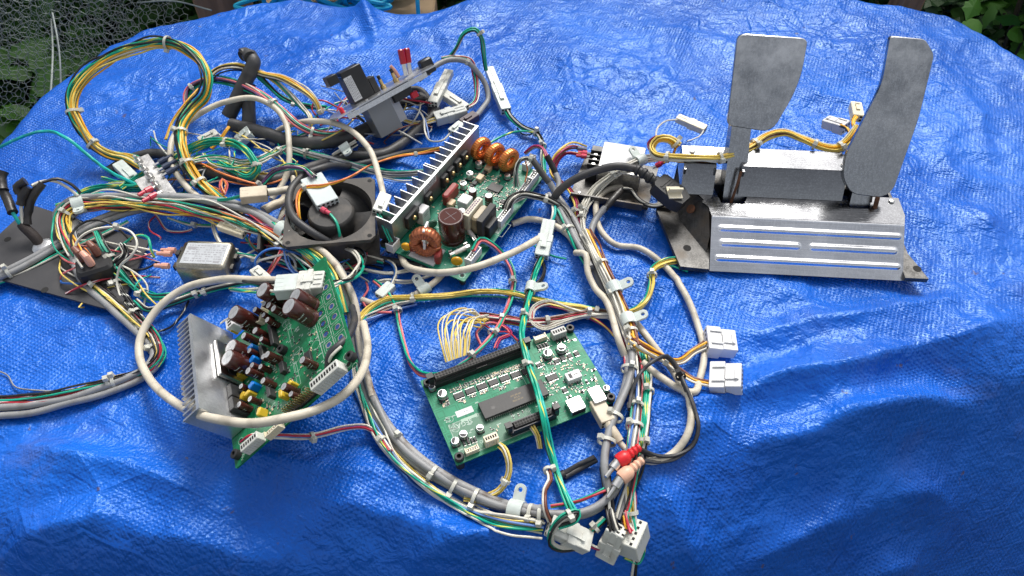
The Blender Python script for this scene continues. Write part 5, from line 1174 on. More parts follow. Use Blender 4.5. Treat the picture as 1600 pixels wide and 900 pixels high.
def ground_strip():
    A = PZ(264, 304, 32); B = PZ(218, 240, 32); ex = B - A; M = frame_m((A[0], A[1], 18), (ex[0], ex[1], 0), (-ex[1], ex[0], 0)); ln = np.linalg.norm(ex[:2])
    t = thing('earth_terminal_strip', 'zinc plated earth bracket with studs and red spade lugs above the grey trunk', 'terminal bracket', M)
    mb = MB(); mb.box(0, ln, -8, 8, 8, 9.6); mb.box(0, 14, -8, 8, 1, 7.9); mb.box(ln * .35, ln * .6, 8.02, 20, 8, 9.6); part('bracket', mb, ZNC, t)
    part('slot', MB().lathe([(2.6, 9.65), (2.6, 9.72)], 12, None, 7, 0), DRK, t)
    for k in range(4):
        x = ln * .3 + k * ln * .2; s = part('stud', MB().lathe([(2, 9.7), (2, 21), (1.2, 22)], 10, None, x, 2), PIN, t, RX(-14)); part('nut', MB().lathe([(4.2, 9.7), (4.2, 13.5)], 6, None, x, 2), PIN, s); part('washer', MB().lathe([(4.6, 14), (4.6, 15)], 14, None, x, 2), ZNC, s)
    for k, m in enumerate((RED, RED)):
        x = 10 + 12 * k; spade(t, (x - 4, 26, 15), (x + 2, 4, 12), mat('spade_red', (.50, .03, .06), .35), 3)
    for k in range(3): spade(t, (ln * .45 + 11 * k, -28, 13), (ln * .42 + 11 * k, -5, 12), mat('spade_navy', (.03, .045, .09), .45), 3)
    return t
ground_strip()
def corner_flange():
    c = PZ(424, 384, 6); t = thing('fan_bracket', 'dark fan mounting bracket half under the cables left of the fan', 'bracket', Matrix.Translation((c[0] * .001, c[1] * .001, 0)) @ RZ(10))
    part('bracket_plate', MB().prism([(-10, -18), (38, -24), (44, 20), (-8, 20)], 1, 4), BLKD, t); part('bracket_wall', MB().box(-10, -7, -18, 20, 4.05, 22), BLKD, t)
corner_flange()
# ================================================================ WIRING
BIGR = dict(C=3.2, c=3.4, S=3.3, s=3.6, D=3.0)
def parse(strands, r):
    out = []
    for tok in strands.split():
        k = tok[0]; rr = float(tok[1:]) / 10 if len(tok) > 1 else BIGR.get(k, r * .93); out.append((k, rr))
    return out
class Harness:
    def __init__(s, name, label, cat, px, py, group=None):
        s.o = P(px, py, 0); s.t = thing(name, label, cat, Matrix.Translation(Vector(s.o) * .001), group); s.runs = []
    def pt(s, px, py, h=None): return P(px, py, h if h is not None else 2) - s.o
    def run(s, path, strands, r=1.15, tw=.018, spread=1.0, fan0=1.0, fan1=1.0, ties=(), clips=(), loose=.5, name=None, tier=None, blackties=(), dup=.85):
        st = parse(strands, r); thin = [q for q in st if q[1] < 2]
        if len(thin) >= 4 and dup: st = st + [random.choice(thin) for _ in range(int(len(thin) * dup))]
        area = sum(q * q for _, q in st); R = math.sqrt(area) * (1.12 if len(st) > 1 else 1.0) * spread
        K = []
        for q in path:
            h = q[2] if len(q) > 2 else R + .5
            K.append((q[0], q[1], max(h, R * .9)))
        K = np.array(K, float); c = spline(PA(K[:, 0], K[:, 1], K[:, 2]), 4.0); N, B, Tn = frames(c); m = len(c); sl = np.concatenate([[0], np.cumsum(np.linalg.norm(np.diff(c, axis=0), axis=1))])
        order = sorted(range(len(st)), key=lambda i: -st[i][1] + random.uniform(-.05, .05)); pos = {}
        if len(st) == 1: pos[0] = (0, 0)
        else:
            placed = []
            for i in order:   # greedy packing outward from the centre
                k, q = st[i]; best = None
                if not placed: best = (0.0, 0.0) if len(st) > 3 or q < 2 else (q * .98, random.uniform(0, 6.28))
                if best is None or (not placed and len(st) <= 3):
                    if not placed: a = random.uniform(0, 6.28); best = (q, a)
                    else:
                        for d in np.arange(0, R * 3, max(.25, R * .05)):
                            ok = False; a0 = random.uniform(0, 6.28)
                            for a in a0 + np.arange(0, 6.28, .26):
                                x, y = d * math.cos(a), d * math.sin(a)
                                if all((x - px) ** 2 + (y - py) ** 2 >= (q + pr) ** 2 * .9 for px, py, pr in placed): best = (d, a); ok = True; break
                            if ok: break
                if best is None: best = (R, random.uniform(0, 6.28))
                placed.append((best[0] * math.cos(best[1]), best[0] * math.sin(best[1]), q)); pos[i] = best
        t01 = sl / max(sl[-1], 1e-6); fan = 1 + (fan0 - 1) * np.clip(1 - t01 * 5, 0, 1) ** 1.5 + (fan1 - 1) * np.clip(1 - (1 - t01) * 5, 0, 1) ** 1.5
        tieidx = []
        for q in list(ties) + list(clips): tieidx.append(s.near(c, q))
        tight = np.ones(m)
        for i in tieidx: tight *= 1 - .9 * np.exp(-((sl - sl[i]) / 16) ** 2)
        Rmax = 0
        ph = random.uniform(0, 6.28)
        for i, (k, q) in enumerate(st):
            d, a = pos[i]; s1, s2 = random.uniform(0, 99), random.uniform(0, 99)
            big = q > 2.4; lo = loose * (.6 if big else 1)
            rad = d * fan * (1 + lo * tight * (2.2 * noise(sl / 60 + s1, np.full(m, s2)))) * spread + tight * lo * q * 2.2 * noise(sl / 45 + s2, np.full(m, s1)); an = a + ph + tw * sl * (0 if len(st) == 1 else 1) + lo * 1.8 * noise(sl / 80 + s2, np.full(m, s1 + 5))
            rad = rad + (0 if big else .45) * q * noise(sl / 13 + s1, np.full(m, s2 + 3))
            w = c + N * (rad * np.cos(an))[:, None] + B * (rad * np.sin(an))[:, None]
            # never below the tarpaulin
            zf = tarp_z(w[:, 0] / 1000, w[:, 1] / 1000) * 1000 + q + .2; w[:, 2] = np.maximum(w[:, 2], zf)
            mb = MB(); mb.tube(w - s.o, q, 10 if big else 6, True, True)
            nm = name or ('cable' if q > 2.2 else 'wire'); part(nm, mb, MATS['wire_' + k], s.t, smooth=60); Rmax = max(Rmax, d + q)
        R2 = max(Rmax * .98, 1.4)
        s.runs.append((c, N, B, Tn, R2))
        for j, q in enumerate(ties): s.tie(c, N, B, Tn, tieidx[j], R2 * .97 + .3)
        for j, q in enumerate(clips): s.clip(c, N, B, Tn, tieidx[len(ties) + j], R2 + .6, q[2] if len(q) > 2 else 1)
        for q in blackties: s.tie(c, N, B, Tn, s.near(c, q), R2 + .4, RUB)
        return s
    def near(s, c, q):
        pr = project(c); return int(np.argmin((pr[:, 0] - q[0]) ** 2 + (pr[:, 1] - q[1]) ** 2))
    def tie(s, c, N, B, Tn, i, R, m=TIE):
        p = c[i] - s.o; n, b, t = N[i], B[i], Tn[i]; a0 = random.uniform(-.4, 1.2); hw = 1.5
        mb = MB(); V = []; F = []; k = 20; fl = random.uniform(.9, 1.0)
        for j in range(k):
            a = 2 * math.pi * j / k
            for rr, w in ((R, -hw), (R + 1.0, -hw), (R + 1.0, hw), (R, hw)):
                V.append(p + n * math.cos(a) * rr * fl + b * math.sin(a) * rr + t * w)
        F = [(4 * j + e, 4 * ((j + 1) % k) + e, 4 * ((j + 1) % k) + (e + 1) % 4, 4 * j + (e + 1) % 4) for j in range(k) for e in range(4)]
        mb.add(V, F)
        # head and clipped tail
        d = n * math.cos(a0) + b * math.sin(a0); e = np.cross(t, d); h0 = p + d * (R + .6)
        V = [h0 + e * x * 2.3 + t * y * 2.4 + d * z for x, y, z in ((-1, -1, -.4), (1, -1, -.4), (1, 1, -.4), (-1, 1, -.4), (-.85, -.85, 3.6), (.85, -.85, 3.6), (.85, .85, 3.6), (-.85, .85, 3.6))]
        mb.add(V, [(3, 2, 1, 0), (4, 5, 6, 7), (0, 1, 5, 4), (1, 2, 6, 5), (2, 3, 7, 6), (3, 0, 4, 7)])
        part('cable_tie', mb, m, s.t, smooth=40)
    def clip(s, c, N, B, Tn, i, R, side=1):
        """nylon P-clip: a wide band with a drilled tab"""
        p = c[i] - s.o; t = Tn[i]; up = np.array([0, 0, 1.0]); n = up - t * t.dot(up); n /= np.linalg.norm(n); b = np.cross(t, n) * side
        mb = MB(); V = []; k = 26; hw = 6.0
        for j in range(k):
            a = 2 * math.pi * j / k
            for rr, w in ((R, -hw), (R + 1.5, -hw), (R + 1.5, hw), (R, hw)): V.append(p + n * math.cos(a) * rr + b * math.sin(a) * rr + t * w)
        mb.add(V, [(4 * j + e, 4 * ((j + 1) % k) + e, 4 * ((j + 1) % k) + (e + 1) % 4, 4 * j + (e + 1) % 4) for j in range(k) for e in range(4)])
        band = part('cable_clip', mb, NYT, s.t, smooth=40)
        # tab: rounded plate leaving the band sideways
        q = 24; o = []; hcx = R + 9.5
        for j in range(q):
            a = 2 * math.pi * j / q; x, y = math.cos(a), math.sin(a)
            px, py = (hcx + 5 * x, 5 * y) if x > 0 else (max(R * .8, hcx + 14 * x), 5 * (1 if y > 0 else -1) if abs(y) > .3 else 5 * y / .3)
            o.append((px, py))
        hole = [(hcx + 2.0 * math.cos(2 * math.pi * j / q), 2.0 * math.sin(2 * math.pi * j / q)) for j in range(q)]
        tb = MB(); tb.ringplate(o, hole, -1.5, 1.2); M = Matrix.Identity(4); tilt = n * .35 + b * .94; tilt /= np.linalg.norm(tilt); nn = np.cross(tilt, t)
        for j, a in enumerate((tilt, t, nn)): M[0][j], M[1][j], M[2][j] = a
        M.translation = Vector(p) * .001; part('clip_tab', tb, NYT, s.t, M)
    def conn(s, A, Bp, w, th, m=NYL, steps=1, holes=0, name='connector', roll=0.0, latch=True):
        """wire housing from A (wire entry) to B (mating end), each px,py,h; width and thickness in mm"""
        a = P(*A) - s.o; b = P(*Bp) - s.o; d = b - a; ln = np.linalg.norm(d); x = d / ln; up = np.array([0, 0, 1.0]); z = up - x * x.dot(up); z /= np.linalg.norm(z); y = np.cross(z, x)
        z, y = z * math.cos(roll) + y * math.sin(roll), y * math.cos(roll) - z * math.sin(roll)
        M = Matrix.Identity(4)
        for j, v in enumerate((x, y, z)): M[0][j], M[1][j], M[2][j] = v
        M.translation = Vector(a) * .001
        mb = MB()
        if steps == 1: mb.cb(ln / 2, 0, ln, w, -th / 2, th / 2, .7)
        elif m is WHT:
            mb.cb(ln * .24, 0, ln * .48, w * 1.05, -th * .53, th * .53, .5); mb.cb(ln * .74, 0, ln * .5, w * .94, -th * .46, th * .46, .5); mb.box(ln * .1, ln * .5, -w * .30, -w * .25, th * .54, th * .64); mb.box(ln * .1, ln * .5, w * .25, w * .30, th * .54, th * .64); mb.box(ln * .5, ln * .92, -w * .2, w * .2, th * .47, th * .56); mb.box(ln * .8, ln * .88, -w * .2, w * .2, th * .57, th * .64)
        else:
            mb.cb(ln * .27, 0, ln * .54, w * .9, -th * .45, th * .45, .6); mb.cb(ln * .53, 0, ln * .2, w * 1.08, -th * .54, th * .54, .5); mb.cb(ln * .78, 0, ln * .44, w, -th / 2, th / 2, .7)
        nr = max(2, int(w / 4.5)) if m is not WHT else 1
        for k in range(nr - 1):
            yy = -w / 2 + w * (k + 1) / nr; mb.box(ln * .04, ln * .34, yy - .3, yy + .3, th * .4, th / 2 + .12)
        o = part(name, mb, m, s.t, M)
        if latch and m is not WHT:
            lb = MB(); lb.box(ln * .35, ln * .78, -w * .16, w * .16, th / 2 + .4, th / 2 + 1.5); lb.box(ln * .72, ln * .8, -w * .2, w * .2, th / 2 + 1.5, th / 2 + 2.4); part('latch', lb, m, o)
        hb = MB(); n2 = max(2, int(w / 4.2))
        for k in range(n2):
            yy = -w / 2 + w * (k + .5) / n2
            for zz in ((0,) if th < 8 else (-th * .23, th * .23)): hb.box(-.12, -.02, yy - 1.2, yy + 1.2, zz - 1.1, zz + 1.1); hb.box(ln + .02, ln + .12, yy - 1.3, yy + 1.3, zz - 1.3, zz + 1.3)
        tag(part('cavities', hb, DRK, o), kind='stuff'); return o
    def sleeve(s, path, r, m, name='sleeve', n=12, wob=.1):
        K = [P(*q) for q in path]; c = spline(K, 3.0); q = r * (1 + wob * noise(np.arange(len(c)) * .35 + random.uniform(0, 50), np.zeros(len(c)) + .5)); mb = MB(); mb.tube(c - s.o, q, n); return part(name, mb, m, s.t, smooth=60)
    def lug(s, A, Bp, m, r=2.6): return spade(s.t, P(*A) - s.o, P(*Bp) - s.o, m, r)
HN = lambda label, px, py, cat='wiring harness', name='wire_harness': Harness(name, label, cat, px, py)

# ---- the long trunk of thick cables
h = HN('long trunk of thick grey cables looping from the upper left round under the green boards', 600, 670)
tr = [(120, 398, 10), (98, 365, 14), (93, 336, 22), (113, 315, 30), (150, 307, 33), (220, 305, 34), (300, 308, 34), (360, 318, 32), (410, 338, 30), (452, 366, 30), (500, 398, 34), (532, 432, 36), (549, 475, 30), (557, 525, 18), (566, 575, 8), (582, 630, 7), (608, 678, 7), (657, 727, 7), (722, 768, 7), (792, 795, 7), (860, 805, 7), (915, 801, 8), (950, 780, 12), (972, 745, 14), (984, 700, 12)]
h.run(tr, 'S36 S32', tw=.004, clips=[(443, 360, -1), (805, 797, -1)], ties=[(678, 740), (712, 762), (742, 778), (832, 803), (848, 806)])
h.run([(472, 376, 38), (505, 392, 40), (533, 425, 42), (552, 470, 36), (560, 520, 24), (567, 570, 12), (581, 620, 10)], 'c', tw=.003)
h.run([(556, 500, 26), (566, 560, 14), (584, 622, 9), (610, 668, 9), (657, 716, 9), (720, 757, 9), (785, 786, 9), (850, 797, 9)], 's', tw=.003, ties=[(621, 688)])
h.run([(125, 402, 14), (104, 370, 18), (100, 340, 24), (118, 322, 28), (155, 317, 27), (225, 318, 28), (300, 325, 27), (360, 338, 26), (405, 356, 25), (440, 374, 26), (480, 402, 24), (512, 432, 26), (532, 470, 20)], 'Y Y O R R N N K W W W g g G B A X y r W K V', r=1.05, tw=.006, spread=1.25, loose=.6, ties=[(102, 335), (450, 372)], clips=[(124, 318, 1)])
h.run([(430, 352, 30), (465, 380, 34), (500, 410, 36), (525, 445, 36), (540, 490, 28)], 'g g G G Y Y W', r=1.3, tw=.006, ties=[(455, 372)])
h.run([(556, 548, 10), (562, 605, 4), (582, 662, 4), (615, 713, 4), (670, 762, 4), (732, 796, 4), (795, 816, 4), (848, 824, 5)], 'W W B L Y g G W', r=1.1, tw=.006, spread=1.2, loose=.7)
h.run([(860, 790, 10), (905, 782, 12), (945, 765, 14)], 'R G g', r=1.1)
h.run([(770, 690, 14), (790, 705, 26), (795, 735, 20), (780, 765, 12), (745, 778, 10), (725, 776, 8)], 'Y W Y W', r=.9, tw=.01, ties=[(788, 753)])

# ---- left loop that drops off the trunk and leaves the frame
h = HN('grey cables and thin wires turning back from the charcoal plate to the left edge', 170, 605)
h.run([(120, 350, 16), (112, 385, 14), (132, 440, 9), (172, 478, 7), (212, 510, 7), (240, 538, 8), (246, 560, 7), (226, 583, 7), (175, 605, 7), (100, 628, 7), (40, 641, 7), (-40, 648, 7)], 'S34 S32', tw=.004, ties=[(240, 545), (226, 583)])
h.run([(112, 345, 18), (118, 390, 14), (140, 435, 12), (180, 470, 9), (218, 502, 9), (243, 532, 12), (248, 555, 10), (228, 578, 8), (170, 598, 8), (95, 618, 7), (30, 625, 7), (-40, 628, 7)], 'Y y R r G G g W K N', r=1.05, tw=.006, spread=1.15, ties=[(148, 452), (168, 600), (176, 597)])
h.run([(-20, 575, 3), (10, 585, 3), (25, 605, 3), (60, 610, 2), (115, 612, 3)], 'A', r=.8)

h = HN('pair of grey cables crossing the charcoal plate to the left edge', 60, 405)
h.run([(-30, 445, 12), (40, 412, 12), (95, 380, 14), (140, 352, 16), (190, 332, 18), (240, 320, 20)], 'S34 S32', tw=.003, ties=[(14, 420)])
h.run([(-30, 452, 8), (40, 425, 8), (95, 396, 10), (150, 370, 12), (200, 345, 14)], 'G g W', r=1.1)

# ---- tall loop at the upper left
h = HN('tall arching loop of green, yellow, white and black wires at the upper left', 190, 250)
h.run([(235, 268, 14), (200, 247, 16), (168, 240, 20), (145, 225, 28), (124, 195, 44), (113, 170, 55), (118, 142, 66), (148, 106, 80), (200, 77, 92), (262, 67, 98), (300, 84, 94), (324, 118, 84), (320, 148, 72), (300, 170, 62), (284, 198, 54), (283, 225, 46), (292, 255, 38), (312, 285, 28), (345, 312, 20), (380, 335, 14)], 'K K W W G g G g O O Y', r=1.25, tw=.008, ties=[(117, 172), (262, 68), (144, 222), (283, 205), (297, 253), (312, 285)])
h.run([(260, 218, 20), (270, 190, 24), (292, 160, 30), (310, 140, 36)], 'Y O g', r=1.0)
h.conn((185, 257, 16), (216, 287, 14), 13, 9, NYT)

# ---- second arch with grey and violet wires
h = HN('arch of grey, violet and green wires crossing behind the cream cable', 480, 206)
h.run([(302, 182, 20), (292, 160, 26), (296, 140, 34), (322, 126, 42), (365, 128, 46), (405, 145, 44), (438, 170, 38), (470, 198, 28), (500, 209, 18), (545, 207, 14), (590, 195, 12)], 'g g K V A A P W', r=1.05, tw=.007, ties=[(298, 137), (428, 163), (488, 207)])
# ---- yellow and green bundles right of the folded tube
h = HN('yellow, white and green wires arching from the folded tube to the aluminium panel', 500, 175)
h.run([(325, 122, 50), (342, 108, 54), (370, 104, 56), (410, 116, 52), (440, 122, 48), (470, 138, 40), (494, 158, 28), (503, 178, 16)], 'Y O Y K K W W', r=1.05, tw=.008, ties=[(500, 172)])
h.run([(405, 112, 48), (425, 122, 44), (448, 142, 36), (470, 165, 26), (485, 185, 18), (482, 205, 10), (468, 214, 8)], 'W Y g W', r=1.1, ties=[(482, 192)])
h.run([(400, 114, 46), (420, 135, 34), (440, 152, 22), (470, 164, 12), (510, 168, 14)], 'g g K G', r=1.2, ties=[(461, 162)])
h.run([(528, 168, 20), (505, 157, 24), (492, 158, 24), (487, 170, 18), (498, 185, 12)], 'R', r=1.2)
# ---- folded dark tube
h = HN('dark grey heat shrink tube leaning with its open mouth at the top', 360, 185, 'tubing', 'shrink_tube')
h.sleeve([(357, 182, 16), (368, 160, 28), (380, 135, 42), (391, 112, 54), (396, 98, 60), (390, 86, 66)], 9.0, SHR, 'tube', 14, .14)
h.sleeve([(391, 90, 66), (384, 84, 68), (379, 86, 68)], 8.0, SHR, 'tube_fold', 14, .2); h.sleeve([(380, 86.5, 68.5), (377, 88, 68.5)], 6.4, DRK, 'tube_mouth')
h = HN('straight dark grey tube standing behind the leaning tube', 389, 205, 'tubing', 'shrink_tube')
h.sleeve([(389, 206, 6), (389, 180, 16), (388, 150, 28), (389, 132, 36)], 8.2, SHR, 'tube', 14, .06)
h = HN('thick dark grey sleeved cable sagging behind the fan', 470, 222, 'cable', 'sleeved_cable')
h.sleeve([(360, 195, 14), (385, 200, 14), (420, 210, 14), (455, 221, 14), (500, 223, 14), (540, 216, 14), (570, 203, 14), (600, 185, 14)], 8.0, SHR, 'cable_sleeve')
h.run([(363, 192, 16), (352, 205, 18), (345, 216, 14), (330, 232, 8)], 'O O P', r=1.2)
h.conn((372, 222, 10), (392, 205, 16), 16, 9, NYT); h.conn((312, 222, 6), (340, 208, 8), 12, 8, NYL)

# ---- cream cables in the upper left
h = HN('cream cable making an arch left of the folded tube and back down', 300, 300, 'cable', 'cream_cable')
h.run([(330, 322, 20), (300, 300, 26), (276, 272, 30), (266, 245, 30), (272, 214, 34), (300, 186, 40), (345, 162, 44), (395, 153, 44), (430, 168, 40), (448, 195, 34), (452, 230, 26), (449, 265, 18), (440, 290, 10), (425, 312, 8)], 'C34')
h = HN('cream cable looping over the fan corner to the white plug at the heatsink', 560, 205, 'cable', 'cream_cable')
h.run([(425, 225, 6), (432, 205, 12), (465, 192, 22), (508, 190, 30), (548, 204, 36), (578, 235, 42), (592, 275, 44), (600, 308, 44)], 'C34')
h.conn((602, 307, 44), (590, 335, 42), 13, 13, NYL, roll=.3)
h.run([(592, 335, 42), (600, 352, 40), (606, 366, 34), (612, 378, 28)], 'W g g', r=1.1)
h = HN('short cream lead with moulded plug lying beside the fan', 440, 320, 'cable', 'cream_cable')
h.run([(450, 262, 8), (458, 280, 10), (456, 305, 10), (442, 330, 8), (436, 350, 6)], 'C32')
h.sleeve([(412, 330, 18), (425, 322, 18), (440, 316, 16), (452, 305, 14)], 5.2, BEI, 'boot', wob=.25)
h = HN('beige moulded plug lying on the grey trunk left of the fan', 400, 303, 'plug', 'beige_plug')
h.conn((376, 306, 40), (418, 302, 40), 16, 10, BEI, latch=False); h.run([(418, 301, 40), (435, 299, 38), (450, 296, 34)], 'C42')
h.run([(376, 306, 40), (360, 310, 40), (340, 312, 38)], 'g G g', r=1.0)

# ---- coil of green wires
h = HN('coil of green and yellow striped wires bound with ties above the grey trunk', 330, 240)
h.run([(190, 296, 20), (225, 275, 18), (262, 255, 20), (300, 232, 24), (338, 222, 28), (372, 227, 30), (394, 246, 30), (402, 264, 26), (390, 276, 20), (365, 268, 16), (345, 255, 14)], 'G g G g G g', r=1.25, tw=.01, ties=[(352, 224), (395, 262)])
h.run([(170, 290, 16), (210, 285, 18), (255, 268, 18), (300, 252, 18), (340, 246, 18), (380, 254, 18), (405, 250, 18), (430, 238, 16), (460, 228, 12)], 'G g K W w', r=1.15, tw=.008, ties=[(275, 270), (432, 236)])
h.run([(318, 240, 20), (330, 255, 22), (352, 262, 22), (385, 264, 22), (400, 262, 24)], 'g G W', r=1.1)
h.run([(232, 290, 22), (195, 292, 20), (160, 293, 18), (128, 302, 20), (110, 318, 22), (90, 325, 20)], 'G g G g G', r=1.2, tw=.01)
h.run([(160, 278, 10), (195, 285, 18), (226, 280, 20), (232, 278, 18)], 'g G', r=1.1)
h.run([(290, 255, 12), (330, 258, 12), (370, 262, 12), (410, 272, 10), (450, 275, 8)], 'Y O Y', r=1.1)
h.run([(296, 258, 14), (308, 255, 16), (340, 268, 22), (380, 282, 24), (410, 290, 22)], 'X', r=1.2)

# ---- striped bundle from the panel area to the heatsink
h = HN('grey and green striped bundle running from the dark sleeve to the heatsink fins', 540, 258)
h.run([(452, 232, 12), (490, 243, 12), (530, 252, 14), (570, 264, 16), (610, 272, 18), (662, 270, 22)], 'G g G A A W', r=1.3, tw=.007, ties=[(480, 241)])
h.run([(408, 250, 14), (440, 236, 18), (462, 216, 16), (490, 205, 12), (520, 200, 10)], 'w W g', r=1.2)
h.run([(590, 276, 14), (620, 282, 16), (648, 284, 18)], 'L W', r=1.0)
h.run([(522, 244, 14), (540, 232, 20), (556, 222, 22)], 'W K W K W', r=1.1, clips=[(540, 233)])
# ---- orange wires
h = HN('orange wire pair strung over the fan to the heatsink', 570, 268)
h.run([(474, 362, 30), (467, 335, 46), (466, 308, 52), (474, 294, 52), (505, 290, 54), (545, 278, 44), (580, 258, 34), (620, 245, 24), (655, 240, 22), (690, 232, 30)], 'X O', r=1.1, ties=[(474, 296), (650, 240)])

# ---- black cables round the fan
h = HN('black rubber cable curling round the fan', 480, 290, 'cable', 'black_cable')
h.run([(700, 232, 30), (640, 238, 14), (590, 252, 10), (545, 260, 14), (510, 262, 40), (478, 272, 46), (458, 292, 46), (453, 318, 46), (462, 345, 46), (492, 366, 42), (530, 385, 24), (565, 398, 10), (600, 407, 6), (640, 412, 5), (665, 412, 5)], 'D42')
h = HN('black sleeved cable stretched behind the fan from the green coil', 430, 280, 'cable', 'black_cable')
h.sleeve([(170, 268, 5), (205, 248, 8), (245, 240, 8), (285, 250, 8), (320, 268, 10), (370, 278, 10), (430, 280, 10), (485, 262, 10), (540, 245, 10), (600, 240, 10), (650, 205, 9), (680, 170, 9), (655, 150, 12)], 6.0, SHR, 'cable_sleeve')
h.sleeve([(372, 276, 12), (402, 279, 12)], 7.0, mat('tape_tan', (.30, .25, .16), .6, var=.25, vs=70), 'tape_wrap')
h = HN('black cable lying along the tarpaulin behind the heatsink', 620, 225, 'cable', 'black_cable')
h.run([(560, 235, 6), (600, 236, 6), (640, 218, 6), (668, 190, 6), (672, 160, 8), (655, 140, 10), (630, 140, 12)], 'D40')
# ---- grey-white plug on the fan
h = HN('square pale grey plug with thin wires resting on the fan hub', 500, 298)
h.conn((487, 279, 48), (513, 320, 48), 24, 9, mat('nylon_pale_grey', (.50, .56, .55), .4, var=.08, vs=60, sss=.1), latch=False)
h.run([(410, 290, 20), (428, 270, 30), (450, 262, 42), (475, 264, 52), (492, 276, 54)], 'V w g G K', r=.95, ties=[(410, 286)], fan1=1.6)
h = HN('green wire with red crimp terminal hanging over the fan hub', 525, 350)
h.run([(528, 396, 16), (531, 372, 36), (526, 348, 48), (514, 332, 50)], 'g', r=1.5); h.lug((516, 334, 50), (498, 324, 48), mat('spade_rose', (.60, .07, .12), .35), 2.8)

# ---- clutter between fan, filter and amplifier
h = HN('tangle of white and blue wires under the trunk left of the amplifier board', 440, 400)
h.run([(332, 345, 10), (338, 365, 16), (350, 385, 18), (375, 396, 14), (405, 405, 10), (440, 410, 8), (500, 412, 8), (560, 420, 8), (610, 428, 6), (660, 418, 6)], 'W W W', r=1.2, ties=[(368, 392), (400, 408)])
h.run([(405, 430, 26), (398, 410, 34), (410, 394, 38), (430, 388, 38), (452, 392, 34), (475, 400, 26)], 'B', r=1.5)
h.run([(398, 425, 22), (402, 410, 30), (425, 402, 32), (450, 398, 30), (462, 412, 20), (458, 440, 14)], 'W', r=1.4)
h.run([(446, 392, 32), (448, 405, 30), (458, 425, 22), (470, 430, 16)], 'B L', r=1.2)
h.run([(360, 410, 14), (390, 395, 12), (406, 386, 10), (410, 375, 8), (400, 360, 6)], 'W', r=1.2)
h.run([(416, 400, 12), (440, 404, 10), (490, 404, 8), (550, 400, 8), (600, 410, 6)], 'K B K W g', r=1.1, spread=1.3, loose=.8)
h.run([(385, 372, 6), (395, 384, 8), (420, 400, 10), (460, 416, 10), (520, 424, 8), (575, 425, 6)], 'g G K', r=1.1)
h.run([(418, 355, 18), (432, 372, 20), (438, 395, 26), (428, 412, 26), (418, 428, 22)], 'P r X', r=1.0, fan1=1.5)
h.run([(350, 302, 26), (345, 290, 30), (348, 280, 30), (354, 288, 28), (350, 304, 24)], 'W P X', r=.9)
h.conn((418, 440, 34), (398, 422, 34), 11, 8, NYL)
h = HN('small white plug with coloured leads below the grey trunk left of the fan', 362, 356)
h.conn((384, 364, 20), (344, 350, 22), 13, 7, NYC); h.run([(384, 362, 20), (398, 352, 24), (412, 348, 26), (430, 352, 26)], 'B K W g R', r=.8)
h.run([(240, 330, 16), (250, 345, 8), (262, 360, 5), (285, 362, 4), (300, 358, 6)], 'r W', r=.8)
h.run([(262, 340, 10), (285, 348, 8), (305, 352, 8), (335, 352, 8), (360, 345, 12)], 'g W G', r=1.0, ties=[(305, 352)])

# ---- leads of the mains filter and inlet
h = HN('white, green and black leads joining the mains inlet to the line filter', 190, 440)
h.run([(246, 393, 22), (215, 387, 18), (190, 385, 16), (178, 394, 20)], 'W', r=1.3); h.run([(241, 402, 26), (236, 390, 34), (232, 372, 38), (216, 368, 36), (200, 376, 26), (180, 395, 18), (172, 412, 14)], 'G', r=1.5)
h.run([(246, 410, 14), (230, 420, 8), (205, 422, 8), (190, 415, 10)], 'K', r=1.3)
h.run([(128, 418, 34), (118, 400, 36), (120, 380, 40), (140, 362, 44), (175, 355, 46), (204, 362, 44), (214, 382, 40), (205, 400, 34), (188, 415, 26), (182, 440, 16), (192, 470, 8), (215, 490, 6)], 'W', r=1.4, ties=[(180, 356)])
h.run([(112, 390, 30), (112, 365, 36), (135, 346, 38), (165, 346, 36), (190, 362, 26), (205, 378, 18)], 'K', r=1.3)
h.run([(150, 362, 28), (160, 385, 26), (172, 402, 22), (180, 415, 18), (200, 438, 14), (218, 455, 12), (240, 465, 10), (275, 462, 10), (310, 452, 12)], 'L P g K', r=1.1, tw=.01, ties=[(173, 403), (218, 462)])
h.run([(190, 382, 24), (196, 398, 22), (180, 412, 20), (178, 430, 14), (188, 452, 10), (205, 475, 8), (222, 500, 8), (228, 515, 8)], 'W k K W', r=1.2, tw=.01, ties=[(185, 442), (212, 486), (228, 512)])
h.run([(212, 470, 12), (232, 485, 10), (265, 475, 10), (300, 462, 12), (340, 450, 14), (390, 440, 18), (432, 452, 34)], 'g W W K', r=1.15, tw=.006, ties=[(306, 462), (318, 452)])
h.run([(205, 510, 4), (240, 518, 4), (265, 512, 4), (285, 490, 4), (295, 470, 6)], 'k', r=1.2)
h = HN('paired white housings coupling three wires above the amplifier board', 470, 446)
h.conn((432, 449, 78), (472, 446, 80), 19, 13, NYT, 1, latch=False); h.conn((508, 443, 82), (468, 446, 80), 22, 15, NYL, 2)
h.run([(380, 440, 56), (405, 442, 66), (432, 442, 78)], 'K', r=1.6); h.run([(360, 452, 40), (400, 456, 60), (434, 458, 76)], 'W W G', r=1.4)
h.run([(507, 440, 82), (530, 438, 70), (548, 436, 60), (556, 420, 50)], 'K', r=1.3); h.run([(507, 446, 82), (535, 442, 66), (560, 430, 48), (568, 412, 36), (558, 396, 30), (535, 386, 26)], 'g', r=1.6); h.run([(508, 452, 82), (530, 442, 70), (552, 428, 54), (562, 408, 42), (554, 394, 36), (540, 388, 30)], 'W W', r=1.4)
h.run([(566, 420, 40), (572, 402, 34), (560, 388, 28), (536, 388, 24), (528, 396, 20)], 'K', r=1.4, ties=[(534, 395)])

